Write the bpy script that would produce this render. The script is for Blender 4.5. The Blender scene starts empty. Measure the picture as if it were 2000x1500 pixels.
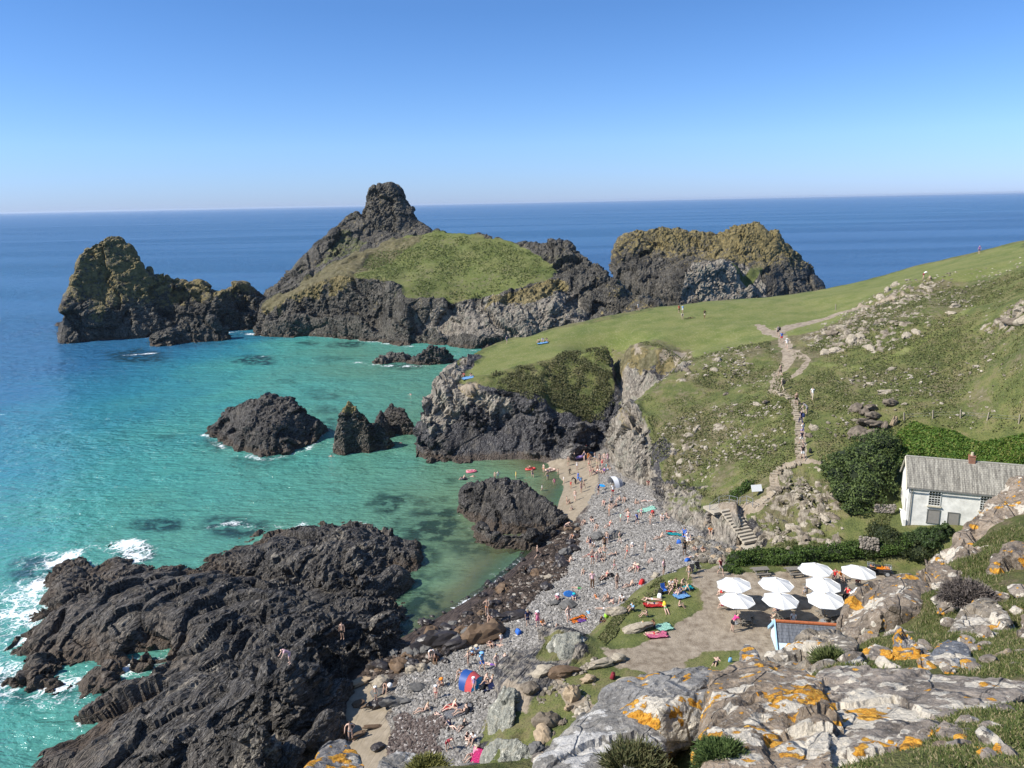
import bpy, bmesh, math, random, time
import numpy as np
from mathutils import Vector, Matrix
from mathutils.geometry import delaunay_2d_cdt
T0 = time.time()
R = math.radians
SC = bpy.context.scene
COL = SC.collection
# ---------------------------------------------------------------- camera, light, exposure
CAM_H, PITCH, ROLL, FPX = 45.0, R(13.3), R(1.15), 1500.0
Fw = np.array([0, math.cos(PITCH), -math.sin(PITCH)])
_U0 = np.array([0, math.sin(PITCH), math.cos(PITCH)]); _R0 = np.array([1.0, 0, 0])
Rt = _R0 * math.cos(ROLL) - _U0 * math.sin(ROLL)
Up = _U0 * math.cos(ROLL) + _R0 * math.sin(ROLL)
CP = np.array([0, 0, CAM_H])
cam = bpy.data.cameras.new('camera'); cam_o = bpy.data.objects.new('camera', cam); COL.objects.link(cam_o)
cam.sensor_width = 36; cam.lens = 36 * FPX / 2000; cam.clip_start = 0.1; cam.clip_end = 90000
cam_o.matrix_world = Matrix([[Rt[0], Up[0], -Fw[0], 0], [Rt[1], Up[1], -Fw[1], 0], [Rt[2], Up[2], -Fw[2], CAM_H], [0, 0, 0, 1]])
SC.camera = cam_o
SUN_EL, SUN_AZ = R(43), math.atan2(-1.0, -0.22)     # direction TO the sun in plan: (-1, -0.22)
w = bpy.data.worlds.new('World'); SC.world = w; w.use_nodes = True
wn = w.node_tree; bg = wn.nodes['Background']
sky = wn.nodes.new('ShaderNodeTexSky'); sky.sky_type = 'NISHITA'; sky.sun_disc = False
sky.sun_elevation = SUN_EL; sky.sun_rotation = SUN_AZ
sky.air_density = 1.0; sky.dust_density = 0.15; sky.ozone_density = 4.5; sky.altitude = 10
_g = wn.nodes.new('ShaderNodeTexCoord'); _x = wn.nodes.new('ShaderNodeSeparateXYZ'); wn.links.new(_g.outputs['Generated'], _x.inputs[0])
_r = wn.nodes.new('ShaderNodeValToRGB'); wn.links.new(_x.outputs[2], _r.inputs[0])          # clear maritime air: blue, paler to the horizon
for _e, (_p, _c) in zip([_r.color_ramp.elements[0], _r.color_ramp.elements[1], _r.color_ramp.elements.new(.06), _r.color_ramp.elements.new(.22)],
                        [(0, (.38, .51, .94)), (.5, (.48, .72, .96)), (.07, (.46, .60, .88)), (.22, (.37, .54, .77))]): _e.position = _p; _e.color = (*_c, 1)
_m = wn.nodes.new('ShaderNodeMix'); _m.data_type = 'RGBA'; _m.blend_type = 'MULTIPLY'; _m.inputs[0].default_value = 1
wn.links.new(sky.outputs[0], _m.inputs[6]); wn.links.new(_r.outputs[0], _m.inputs[7]); wn.links.new(_m.outputs[2], bg.inputs[0]); bg.inputs[1].default_value = 0.11
sl = bpy.data.lights.new('sun', 'SUN'); sl.energy = 4.2; sl.angle = R(0.53); sl.color = (1, 0.95, 0.87)
so = bpy.data.objects.new('sun', sl); COL.objects.link(so)
sd = Vector((-1.0, -0.22, 0)).normalized() * math.cos(SUN_EL) + Vector((0, 0, math.sin(SUN_EL)))
so.rotation_euler = sd.to_track_quat('Z', 'Y').to_euler(); so.location = (-100, 0, 150)
SC.view_settings.view_transform = 'Standard'; SC.view_settings.look = 'None'
SC.view_settings.exposure = 0.82; SC.view_settings.gamma = 1
SC.cycles.max_bounces = 6; SC.cycles.diffuse_bounces = 2; SC.cycles.glossy_bounces = 2
SC.cycles.transparent_max_bounces = 12; SC.cycles.caustics_reflective = False; SC.cycles.caustics_refractive = False

# ---------------------------------------------------------------- pixel rays -> world points
def ray(px, py):
    d = Fw + Rt * ((px - 1000) / FPX) + Up * ((750 - py) / FPX)
    return d / np.linalg.norm(d)
def Z(px, py, z):                       # point of that sight line at height z
    d = ray(px, py); return CP + d * ((z - CAM_H) / d[2])
def D(px, py, dist):                    # ... at horizontal distance dist
    d = ray(px, py); return CP + d * (dist / math.hypot(d[0], d[1]))
def away(p, m, z):                      # move m metres away from the viewpoint, at height z
    h = math.hypot(p[0], p[1]); return np.array([p[0] * (h + m) / h, p[1] * (h + m) / h, z])
# ---------------------------------------------------------------- numpy noise
def _hash(ix, iy, iz, s):
    h = (ix.astype(np.uint32) * np.uint32(374761393) + iy.astype(np.uint32) * np.uint32(668265263)
         + iz.astype(np.uint32) * np.uint32(2147483647) + np.uint32((s * 974711 + 12345) & 0xffffffff))
    h ^= h >> np.uint32(13); h *= np.uint32(1274126177); h ^= h >> np.uint32(16)
    h *= np.uint32(2246822519); h ^= h >> np.uint32(13)
    return h
def _r01(h): return (h & np.uint32(0xffffff)).astype(np.float32) / np.float32(16777215)
def vnoise(P, cell, seed=0):
    Q = np.asarray(P, np.float32) / cell; I = np.floor(Q); f = Q - I; I = I.astype(np.int64)
    f = f * f * f * (f * (f * 6 - 15) + 10)
    out = 0
    for a in (0, 1):
        wa = f[:, 0] if a else 1 - f[:, 0]
        for b in (0, 1):
            wb = f[:, 1] if b else 1 - f[:, 1]
            for c in (0, 1):
                wc = f[:, 2] if c else 1 - f[:, 2]
                out = out + wa * wb * wc * _r01(_hash(I[:, 0] + a, I[:, 1] + b, I[:, 2] + c, seed))
    return out * 2 - 1
def fbm(P, cell, octs=4, seed=0, gain=.5):
    s = 0; a = 1; t = 0
    for o in range(octs):
        s = s + a * vnoise(np.asarray(P) + o * 17.3, cell / 2 ** o, seed + o); t += a; a *= gain
    return s / t
def ridged(P, cell, octs=4, seed=0):
    s = 0; a = 1; t = 0
    for o in range(octs):
        s = s + a * (1 - 2 * np.abs(vnoise(np.asarray(P) + o * 9.1, cell / 2 ** o, seed + o))); t += a; a *= .5
    return s / t
def facet(P, cell, seed=0, tilt=.6, lift=.5):
    """blocky rock: every Voronoi cell is a tilted flat facet; returns height (unit = cell) and crack closeness"""
    Q = np.asarray(P, np.float32) / cell; I = np.floor(Q).astype(np.int64)
    n = len(Q); d1 = np.full(n, 9., np.float32); d2 = d1.copy(); val = np.zeros(n, np.float32)
    for a in (-1, 0, 1):
        for b in (-1, 0, 1):
            for c in (-1, 0, 1):
                h = _hash(I[:, 0] + a, I[:, 1] + b, I[:, 2] + c, seed)
                r1 = (h & np.uint32(1023)).astype(np.float32) / 1023; r2 = ((h >> np.uint32(10)) & np.uint32(1023)).astype(np.float32) / 1023
                r3 = ((h >> np.uint32(20)) & np.uint32(1023)).astype(np.float32) / 1023
                v = np.stack([Q[:, 0] - (I[:, 0] + a + r1), Q[:, 1] - (I[:, 1] + b + r2), Q[:, 2] - (I[:, 2] + c + r3)], 1)
                d = np.einsum('ij,ij->i', v, v)
                vv = (r2 * 7.3 % 1 - .5) * lift + tilt * (v[:, 0] * (r3 - .5) + v[:, 1] * (r1 - .5) + v[:, 2] * (r2 - .5)) * 2
                m = d < d1
                d2 = np.where(m, d1, np.minimum(d2, d)); d1 = np.where(m, d, d1); val = np.where(m, vv, val)
    return val, np.clip(1 - (np.sqrt(d2) - np.sqrt(d1)) * 5, 0, 1)
def sstep(a, b, x): t = np.clip((x - a) / (b - a), 0, 1); return t * t * (3 - 2 * t)
def inside(poly, X, Y):
    c = np.zeros(X.shape, bool); n = len(poly)
    for i in range(n):
        x1, y1 = poly[i][:2]; x2, y2 = poly[(i + 1) % n][:2]
        if y1 == y2: continue
        c ^= ((y1 > Y) != (y2 > Y)) & (X < (x2 - x1) * (Y - y1) / (y2 - y1) + x1)
    return c
def seg_dist(line, X, Y):
    d = np.full(X.shape, 1e9); tt = np.zeros(X.shape)
    for i in range(len(line) - 1):
        ax, ay = line[i][:2]; bx, by = line[i + 1][:2]; ux, uy = bx - ax, by - ay; L = ux * ux + uy * uy + 1e-9
        t = np.clip(((X - ax) * ux + (Y - ay) * uy) / L, 0, 1)
        dd = np.hypot(X - ax - t * ux, Y - ay - t * uy); m = dd < d; d = np.where(m, dd, d); tt = np.where(m, i + t, tt)
    return d, tt
# ---------------------------------------------------------------- terrain from break lines (a triangulated survey)
class HF:
    def __init__(s, lines, pts, step, base=-4.0, pad=6, blur=1, hull=0):
        V = []; E = []
        for L in lines:
            k = len(V); V += [tuple(p) for p in L]; E += [(k + i, k + i + 1) for i in range(len(L) - 1)]
        V += [tuple(p) for p in pts]
        A = np.array(V)
        x0, y0 = A[:, 0].min() - pad, A[:, 1].min() - pad; x1, y1 = A[:, 0].max() + pad, A[:, 1].max() + pad
        if hull:
            q = sorted((round(v[0], 3), round(v[1], 3)) for v in V)
            def half(ps):
                h = []
                for p in ps:
                    while len(h) > 1 and (h[-1][0] - h[-2][0]) * (p[1] - h[-2][1]) - (h[-1][1] - h[-2][1]) * (p[0] - h[-2][0]) <= 0: h.pop()
                    h.append(p)
                return h[:-1]
            H = half(q) + half(q[::-1]); cx = sum(p[0] for p in H) / len(H); cy = sum(p[1] for p in H) / len(H); k = len(V)
            for p in H: r_ = math.hypot(p[0] - cx, p[1] - cy) + 1e-6; V.append((p[0] + (p[0] - cx) / r_ * hull, p[1] + (p[1] - cy) / r_ * hull, base))
            E += [(k + i, k + (i + 1) % len(H)) for i in range(len(H))]
        for (x, y) in ((x0, y0), (x1, y0), (x0, y1), (x1, y1)): V.append((x, y, base))
        r = delaunay_2d_cdt([Vector(v[:2]) for v in V], E, [], 0, 1e-4)
        VO = []
        for v, o in zip(r[0], r[3]):
            if o: VO.append((v.x, v.y, V[o[0]][2]))
            else:
                d = np.hypot(A[:, 0] - v.x, A[:, 1] - v.y); i = np.argsort(d)[:3]; ww = 1 / (d[i] + .01)
                VO.append((v.x, v.y, float((A[i, 2] * ww).sum() / ww.sum())))
        s.x0, s.y0, s.st = x0, y0, step
        s.nx = int((x1 - x0) / step) + 1; s.ny = int((y1 - y0) / step) + 1
        s.Z = np.full((s.ny, s.nx), base, np.float64)
        for f in r[2]:
            a, b, c = [VO[i] for i in f[:3]]
            i0 = max(0, int((min(a[0], b[0], c[0]) - x0) / step)); i1 = min(s.nx - 1, int((max(a[0], b[0], c[0]) - x0) / step) + 1)
            j0 = max(0, int((min(a[1], b[1], c[1]) - y0) / step)); j1 = min(s.ny - 1, int((max(a[1], b[1], c[1]) - y0) / step) + 1)
            gx, gy = np.meshgrid(x0 + np.arange(i0, i1 + 1) * step, y0 + np.arange(j0, j1 + 1) * step)
            dt = (b[1] - c[1]) * (a[0] - c[0]) + (c[0] - b[0]) * (a[1] - c[1])
            if abs(dt) < 1e-9: continue
            l1 = ((b[1] - c[1]) * (gx - c[0]) + (c[0] - b[0]) * (gy - c[1])) / dt
            l2 = ((c[1] - a[1]) * (gx - c[0]) + (a[0] - c[0]) * (gy - c[1])) / dt
            l3 = 1 - l1 - l2; m = (l1 >= -1e-6) & (l2 >= -1e-6) & (l3 >= -1e-6)
            sub = s.Z[j0:j1 + 1, i0:i1 + 1]; sub[m] = (l1 * a[2] + l2 * b[2] + l3 * c[2])[m]
        for _ in range(blur): s.blur()
    def blur(s):
        Zp = np.pad(s.Z, 1, mode='edge'); s.Z = (Zp[:-2, 1:-1] + Zp[2:, 1:-1] + Zp[1:-1, :-2] + Zp[1:-1, 2:] + 2 * s.Z) / 6
    def soften(s, keep, it=60, r0=2., r1=7.):
        X, Y = s.XY(); d = np.full(X.shape, 1e9)
        for L in keep: d = np.minimum(d, seg_dist(L, X, Y)[0])
        w = sstep(r0, r1, d); Z0 = s.Z.copy()
        for _ in range(it): s.blur()
        s.Z = Z0 * (1 - w) + s.Z * w
    def XY(s): return np.meshgrid(s.x0 + np.arange(s.nx) * s.st, s.y0 + np.arange(s.ny) * s.st)
    def at(s, x, y):
        u = np.clip((np.asarray(x, float) - s.x0) / s.st, 0, s.nx - 1.001); v = np.clip((np.asarray(y, float) - s.y0) / s.st, 0, s.ny - 1.001)
        i = u.astype(int); j = v.astype(int); fu = u - i; fv = v - j; Zz = s.Z
        return (Zz[j, i] * (1 - fu) + Zz[j, i + 1] * fu) * (1 - fv) + (Zz[j + 1, i] * (1 - fu) + Zz[j + 1, i + 1] * fu) * fv
    def has(s, x, y): return (x > s.x0) & (x < s.x0 + (s.nx - 1) * s.st) & (y > s.y0) & (y < s.y0 + (s.ny - 1) * s.st)
    def hit(s, px, py, t0=20., t1=520.):
        d = ray(px, py); t = np.arange(t0, t1, .25); X = CP[0] + d[0] * t; Y = CP[1] + d[1] * t; Zr = CP[2] + d[2] * t
        g = np.where(s.has(X, Y), s.at(X, Y), -99)
        k = np.nonzero(Zr < g)[0]
        if len(k) == 0: return None
        k = k[0]; a = t[max(k - 1, 0)]; b = t[k]
        for _ in range(12):
            m = (a + b) / 2; q = CP + d * m
            if q[2] < s.at(q[0], q[1]): b = m
            else: a = m
        return CP + d * b
    def poly(s, pix): return [q for q in (s.hit(*p) for p in pix) if q is not None]
# ---------------------------------------------------------------- meshes
def mesh_from(name, V, F, smooth=True):
    me = bpy.data.meshes.new(name)
    V = np.asarray(V, np.float32); F = np.asarray(F, np.int32); k = F.shape[1]
    me.vertices.add(len(V)); me.vertices.foreach_set('co', V.ravel())
    me.loops.add(F.size); me.loops.foreach_set('vertex_index', F.ravel())
    me.polygons.add(len(F)); me.polygons.foreach_set('loop_start', np.arange(0, F.size, k, dtype=np.int32))
    me.polygons.foreach_set('loop_total', np.full(len(F), k, np.int32))
    me.polygons.foreach_set('use_smooth', np.full(len(F), smooth, bool))
    me.update(calc_edges=True); return me
def link(name, me, mat=None, parent=None):
    o = bpy.data.objects.new(name, me); COL.objects.link(o)
    if mat is not None: me.materials.append(mat)
    if parent is not None: o.parent = parent
    return o
def tag(o, label=None, cat=None, group=None, kind=None):
    if label: o['label'] = label
    if cat: o['category'] = cat
    if group: o['group'] = group
    if kind: o['kind'] = kind
    return o
def grid_faces(nx, ny):
    i = np.arange(nx - 1)[None, :] + np.arange(ny - 1)[:, None] * nx
    return np.stack([i, i + 1, i + 1 + nx, i + nx], -1).reshape(-1, 4)
def remesh(V, F, vox):
    me = mesh_from('tmp', V, F) if isinstance(F, np.ndarray) else None
    if me is None:
        me = bpy.data.meshes.new('tmp'); me.from_pydata(V, [], F)
    o = bpy.data.objects.new('tmp', me); COL.objects.link(o)
    m = o.modifiers.new('r', 'REMESH'); m.mode = 'VOXEL'; m.voxel_size = vox
    dg = bpy.context.evaluated_depsgraph_get(); em = o.evaluated_get(dg).data
    n = len(em.vertices); V2 = np.empty(n * 3, np.float32); em.vertices.foreach_get('co', V2)
    F2 = np.empty(len(em.loops), np.int32); em.loops.foreach_get('vertex_index', F2)
    lt = np.empty(len(em.polygons), np.int32); em.polygons.foreach_get('loop_total', lt)
    assert (lt == 4).all()
    bpy.data.objects.remove(o); bpy.data.meshes.remove(me)
    return V2.reshape(-1, 3), F2.reshape(-1, 4)
def cut_below(V, F, z):
    keep = V[F][:, :, 2].max(1) > z; F = F[keep]
    u = np.unique(F); mp = np.full(len(V), -1); mp[u] = np.arange(len(u)); return V[u], mp[F]
def normals(V, F):
    a = V[F[:, 2]] - V[F[:, 0]]; b = V[F[:, 3]] - V[F[:, 1]]; n = np.cross(a, b); N = np.zeros_like(V)
    for k in range(4): np.add.at(N, F[:, k], n)
    return N / (np.linalg.norm(N, axis=1)[:, None] + 1e-9)
def solid(hf, floor=-4.0, mask=None):
    X, Y = hf.XY(); n = hf.nx * hf.ny
    top = np.stack([X.ravel(), Y.ravel(), np.maximum(hf.Z, floor + .4).ravel()], 1); bot = top.copy(); bot[:, 2] = floor
    G = grid_faces(hf.nx, hf.ny); F = [G, G[:, ::-1] + n]
    def strip(idx):
        a, b = idx[:-1], idx[1:]; F.append(np.stack([a, a + n, b + n, b], 1))
    r = np.arange(n).reshape(hf.ny, hf.nx)
    strip(r[0, ::-1]); strip(r[:, -1][::-1]); strip(r[-1]); strip(r[:, 0])
    return np.concatenate([top, bot]), np.concatenate(F)
SN = np.array([.74, -.38, .56]); SN /= np.linalg.norm(SN)            # bedding: steep slabs striking away to the right
SA = np.cross(SN, [0, 0, 1]); SA /= np.linalg.norm(SA); SB = np.cross(SN, SA); STRATA = np.stack([SA, SB, SN])
def rock_disp(P, N, big=6., amp=1., seed=0, mid=1., fine=1., slab=1., huge=0.):
    P = np.asarray(P, float); Q = P @ STRATA.T / np.array([1.9, 1., .8])
    Wp = Q + .3 * big * np.stack([fbm(P, big * 1.3, 3, seed + k) for k in (1, 2, 3)], 1)
    f1, c1 = facet(Wp, big, seed + 4, 1., .5); f2, c2 = facet(Wp, big * .36, seed + 5, 1.1, .5); f3, c3 = facet(Wp, big * .13, seed + 6, 1.1, .6)
    u = P @ SN + .36 * big * fbm(P, big * .9, 4, seed + 11); a1 = .55 + .45 * fbm(P, big * 1.6, 2, seed + 12)
    def saw(x): fr = x - np.floor(x); return np.minimum(fr / .78, (1 - fr) / .22)
    s1 = saw(u / (big * .42)) - .5; s2 = saw(u / (big * .17) + 1.6 * fbm(P, big * .55, 3, seed + 13)) - .5; s2 = s2 * (.15 + 1.1 * sstep(-.25, .45, vnoise(P, big * .8, seed + 15)))
    rg_ = .35 + 1.1 * sstep(-.35, .35, fbm(P, big * 2.2, 2, seed + 14))      # smooth slabs here, broken ground there
    d = big * (.30 * f1 - .05 * c1 + slab * .17 * a1 * s1 + rg_ * mid * (.13 * f2 - .02 * c2 + slab * .055 * s2) + rg_ * fine * .055 * f3) + ridged(P, big * .5, 3, seed + 8) * big * .05
    if huge:
        fh, ch = facet((P + 1.2 * big * np.stack([fbm(P, big * 2, 2, seed + k) for k in (21, 22, 23)], 1)) * [1, 1, .6], big * 2.2, seed + 20, .9, .8)
        d = d + huge * big * (.6 * fh - .16 * ch ** 2 + .22 * ridged(P * [1, 1, .35], big * 1.5, 2, seed + 24))
    return d * amp, c1, c2
def attrs(me, M1, M2):
    for nme, M in (('m1', M1), ('m2', M2)):
        a = me.color_attributes.new(nme, 'FLOAT_COLOR', 'POINT'); a.data.foreach_set('color', np.ascontiguousarray(M, np.float32).ravel())
# ---------------------------------------------------------------- node helpers
class NT:
    def __init__(s, name):
        s.m = bpy.data.materials.new(name); s.m.use_nodes = True; s.t = s.m.node_tree; s.t.nodes.clear()
        s.out = s.n('ShaderNodeOutputMaterial')
    def n(s, kind, **kw):
        x = s.t.nodes.new(kind)
        for k, v in kw.items(): setattr(x, k, v)
        return x
    def set(s, sock, v):
        if isinstance(v, bpy.types.NodeSocket): s.t.links.new(v, sock)
        elif isinstance(v, (tuple, list)) and len(v) == 3 and sock.type == 'RGBA': sock.default_value = (*v, 1)
        else: sock.default_value = v
    def mix(s, f, a, b, mode='MIX'):
        x = s.n('ShaderNodeMix', data_type='RGBA', blend_type=mode); s.set(x.inputs[0], f); s.set(x.inputs[6], a); s.set(x.inputs[7], b); return x.outputs[2]
    def math(s, op, a, b=0., c=0., clamp=False):
        x = s.n('ShaderNodeMath', operation=op, use_clamp=clamp); s.set(x.inputs[0], a); s.set(x.inputs[1], b)
        if op in ('MULTIPLY_ADD', 'SMOOTH_MIN'): s.set(x.inputs[2], c)
        return x.outputs[0]
    def noise(s, scale, detail=3, rough=.55, vec=None, dist=0.):
        x = s.n('ShaderNodeTexNoise'); x.inputs['Scale'].default_value = scale; x.inputs['Detail'].default_value = detail
        x.inputs['Roughness'].default_value = rough; x.inputs['Distortion'].default_value = dist
        if vec is not None: s.t.links.new(vec, x.inputs['Vector'])
        return x.outputs[0]
    def vor(s, scale, vec=None, feature='F1', out='Distance', rnd=1.):
        x = s.n('ShaderNodeTexVoronoi', feature=feature); x.inputs['Scale'].default_value = scale; x.inputs['Randomness'].default_value = rnd
        if vec is not None: s.t.links.new(vec, x.inputs['Vector'])
        return x.outputs[out]
    def ss(s, v, a, b):
        x = s.n('ShaderNodeMapRange', interpolation_type='SMOOTHSTEP'); s.set(x.inputs[0], v); x.inputs[1].default_value = a; x.inputs[2].default_value = b; return x.outputs[0]
    def ramp(s, v, stops):
        x = s.n('ShaderNodeValToRGB'); s.set(x.inputs[0], v); e = x.color_ramp.elements
        while len(e) < len(stops): e.new(.5)
        for el, (p, c) in zip(e, stops): el.position = p; el.color = (*c, 1)
        return x.outputs[0]
    def pos(s): return s.n('ShaderNodeNewGeometry').outputs['Position']
    def attr(s, name):
        x = s.n('ShaderNodeAttribute', attribute_name=name); sp = s.n('ShaderNodeSeparateColor'); s.t.links.new(x.outputs['Color'], sp.inputs[0])
        return sp.outputs[0], sp.outputs[1], sp.outputs[2], x.outputs['Alpha']
    def bump(s, h, dist, strength=1., normal=None):
        x = s.n('ShaderNodeBump'); s.set(x.inputs['Height'], h); x.inputs['Distance'].default_value = dist; x.inputs['Strength'].default_value = strength
        if normal is not None: s.t.links.new(normal, x.inputs['Normal'])
        return x.outputs[0]
    def principled(s, col, rough=.8, normal=None, spec=.3, **kw):
        b = s.n('ShaderNodeBsdfPrincipled'); s.set(b.inputs['Base Color'], col); s.set(b.inputs['Roughness'], rough)
        s.set(b.inputs['Specular IOR Level'], spec)
        if normal is not None: s.t.links.new(normal, b.inputs['Normal'])
        for k, v in kw.items(): s.set(b.inputs[k.replace('_', ' ')], v)
        return b.outputs[0]
    def done(s, sh): s.t.links.new(sh, s.out.inputs[0]); return s.m
def stretch(nt, vec, scale, rot):
    x = nt.n('ShaderNodeMapping'); nt.t.links.new(vec, x.inputs['Vector']); x.inputs['Scale'].default_value = scale; x.inputs['Rotation'].default_value = rot
    return x.outputs[0]
def bedding(n, p, k=(.3, 1., 1.7)):
    c = n.n('ShaderNodeCombineXYZ')
    for i, (ax, sc_) in enumerate(zip(STRATA, k)):
        v = n.n('ShaderNodeVectorMath', operation='DOT_PRODUCT'); n.t.links.new(p, v.inputs[0]); v.inputs[1].default_value = [float(q) * sc_ for q in ax]; n.t.links.new(v.outputs['Value'], c.inputs[i])
    return c.outputs[0]
def land_material(name, dark=((.018, .017, .018), (.05, .047, .048), (.12, .115, .11)), fs=1.0, bump=.25, wet=True, ochre=((.07, .062, .026), (.17, .135, .05), (.29, .22, .09))):
    """rock, turf, soil, sand and shingle; which of them lies where comes from two surveyed attributes
    m1: turf, pale rock, ochre lichen / earth, bare path     m2: short bright turf, sand, shingle, cream boulders"""
    n = NT(name); p = n.pos()
    g, pale, och, path = n.attr('m1'); lawn, sand, shing, cream = n.attr('m2')
    nf = n.noise(1.3 * fs, 6, .62, p); nb = n.noise(.22 * fs, 4, .5, p); nm = n.noise(.55 * fs, 5, .6, p)
    ps = bedding(n, p)
    st = n.noise(1.6 * fs, 6, .65, ps, .6); st2 = n.noise(5 * fs, 4, .6, ps, .3)
    def thr(m, k=.9, a=.42, b=.58, nz=None):
        return n.ss(n.math('ADD', m, n.math('MULTIPLY', n.math('SUBTRACT', nz or nf, .5), k)), a, b)
    rk = n.ramp(st, [(.3, dark[0]), (.52, dark[1]), (.74, dark[2])])
    rk = n.mix(n.math('MULTIPLY', n.ss(st2, .57, .68), .85), rk, (.30, .285, .26)); rk = n.mix(n.math('MULTIPLY', n.ss(nf, .6, .75), .5), rk, (.16, .15, .14)); rk = n.mix(n.ss(st2, .44, .34), rk, (.009, .009, .01))
    pr = n.ramp(st, [(.3, (.085, .075, .06)), (.5, (.22, .19, .15)), (.72, (.40, .36, .29))])
    pr = n.mix(n.ss(nm, .5, .7), pr, n.ramp(st2, [(.3, (.10, .10, .075)), (.7, (.29, .28, .22))]))
    lo = n.noise(.16 * fs, 4, .6, ps); rk = n.mix(1., rk, n.ramp(lo, [(.34, (.42, .42, .42)), (.48, (.9, .9, .9)), (.62, (1.0, 1.0, 1.0))]), 'MULTIPLY'); rk = n.mix(n.math('MULTIPLY', n.ss(n.noise(.35 * fs, 5, .65, p), .54, .66), .45), rk, (.155, .135, .105))
    c = n.mix(thr(pale, 1.0), rk, pr)
    oc = n.ramp(nf, [(.3, ochre[0]), (.5, ochre[1]), (.7, ochre[2])])
    c = n.mix(n.math('MULTIPLY', thr(och, 1.3, .42, .62), .85), c, oc)
    if wet:
        z = n.n('ShaderNodeSeparateXYZ'); n.t.links.new(p, z.inputs[0]); zz = n.math('ADD', z.outputs[2], n.math('MULTIPLY', n.math('SUBTRACT', nf, .5), 1.6))
        band = n.math('MULTIPLY', n.ss(zz, 1.3, .7), n.math('SUBTRACT', 1., n.math('MAXIMUM', sand, shing), clamp=True))
        c = n.mix(n.math('MULTIPLY', band, .7), c, n.ramp(st2, [(.35, (.03, .022, .016)), (.65, (.12, .085, .055))]))
    # cream weathered boulders
    cr = n.ramp(nf, [(.34, (.08, .065, .045)), (.47, (.18, .15, .11)), (.6, (.30, .26, .195)), (.74, (.45, .40, .31))])
    # turf
    nq = n.math('ADD', n.math('MULTIPLY', nm, .55), n.math('MULTIPLY', nb, .45)); rough_t = n.ramp(nq, [(.36, (.042, .056, .016)), (.45, (.078, .094, .027)), (.52, (.112, .118, .038)), (.58, (.155, .135, .062)), (.66, (.11, .088, .05))])
    fine = n.noise(7 * fs, 3, .7, p)
    rough_t = n.mix(n.ss(fine, .38, .7), rough_t, n.mix(.5, rough_t, (.15, .16, .05)), 'MIX')
    rough_t = n.mix(n.math('MULTIPLY', n.ss(fine, .5, .36), .55), rough_t, (.02, .03, .01))
    lw = n.ramp(nb, [(.3, (.10, .124, .028)), (.5, (.14, .154, .042)), (.7, (.182, .180, .062))])
    lw = n.mix(n.math('MULTIPLY', n.ss(nm, .45, .75), .5), lw, (.21, .20, .085)); lw = n.mix(n.math('MULTIPLY', n.ss(fine, .56, .4), .5), lw, (.055, .085, .02)); lw = n.mix(n.math('MULTIPLY', n.ss(n.noise(2.6 * fs, 5, .7, stretch(n, p, (1, .4, 1), (0, 0, .5))), .52, .68), .5), lw, (.24, .23, .12))
    tf = n.mix(n.ss(n.math('ADD', lawn, n.math('MULTIPLY', n.math('SUBTRACT', nm, .5), .8)), .25, .75), rough_t, lw)
    hb = n.ramp(nf, [(.3, (.05, .04, .022)), (.5, (.11, .092, .05)), (.7, (.19, .165, .10))]); tf = n.mix(n.math('MULTIPLY', thr(och, 1.3, .3, .6), .85), tf, hb)
    c = n.mix(thr(g, .75), c, tf)
    c = n.mix(thr(cream, 1.2, .45, .55), c, cr)
    pa = n.ramp(nf, [(.3, (.15, .115, .08)), (.5, (.25, .205, .15)), (.72, (.34, .285, .215))])
    c = n.mix(thr(path, .7), c, pa)
    sa = n.ramp(nf, [(.3, (.20, .165, .115)), (.6, (.27, .225, .165)), (.8, (.33, .28, .205))])
    c = n.mix(thr(sand, .4), c, sa)
    vd = n.vor(5.5 * fs, p, out='Color'); sv = n.n('ShaderNodeSeparateColor'); n.t.links.new(vd, sv.inputs[0])
    vdist = n.vor(5.5 * fs, p); peb = n.ramp(sv.outputs[0], [(0, (.16, .144, .125)), (.5, (.25, .225, .19)), (.93, (.33, .30, .26)), (1, (.45, .42, .36))])
    peb = n.mix(n.math('MULTIPLY', n.ss(vdist, .4, .62), .7), peb, (.05, .048, .048)); peb = n.mix(n.ss(nb, .35, .65), peb, n.mix(.5, peb, (.13, .12, .11)))
    zp = n.n('ShaderNodeSeparateXYZ'); n.t.links.new(p, zp.inputs[0]); zq = n.math('ADD', zp.outputs[2], n.math('MULTIPLY', n.math('SUBTRACT', nm, .5), 1.8))
    peb = n.mix(n.ss(zq, 1.2, .8), peb, n.ramp(nf, [(.35, (.03, .022, .018)), (.7, (.10, .075, .06))]))
    c = n.mix(thr(shing, .5), c, peb)
    rough = n.mix(n.math('MAXIMUM', g, sand), (.62,) * 3, (.95,) * 3)
    h = n.math('ADD', n.math('MULTIPLY', st, .8), n.math('MULTIPLY', n.noise(6 * fs, 5, .7, p), .35))
    vb = n.vor(1.1 * fs, ps, feature='DISTANCE_TO_EDGE'); h = n.math('ADD', h, n.math('MULTIPLY', n.ss(vb, 0, .12), .35))
    soft = n.math('SUBTRACT', 1., n.math('MULTIPLY', n.math('MAXIMUM', n.math('MAXIMUM', lawn, sand), path), .8), clamp=True)
    soft = n.math('MULTIPLY', soft, n.math('SUBTRACT', 1., n.math('MULTIPLY', g, .85)))
    h = n.math('ADD', n.math('MULTIPLY', h, soft), n.math('MULTIPLY', fine, n.math('MULTIPLY', g, .35)))
    return n.done(n.principled(c, rough, n.bump(h, bump, .9), .25))
print('helpers', time.time() - T0)
#PART2
# ================================================================ THE LAND
def zl(*a): return [Z(*q) for q in a]
def dl(*a): return [D(*q) for q in a]
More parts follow.
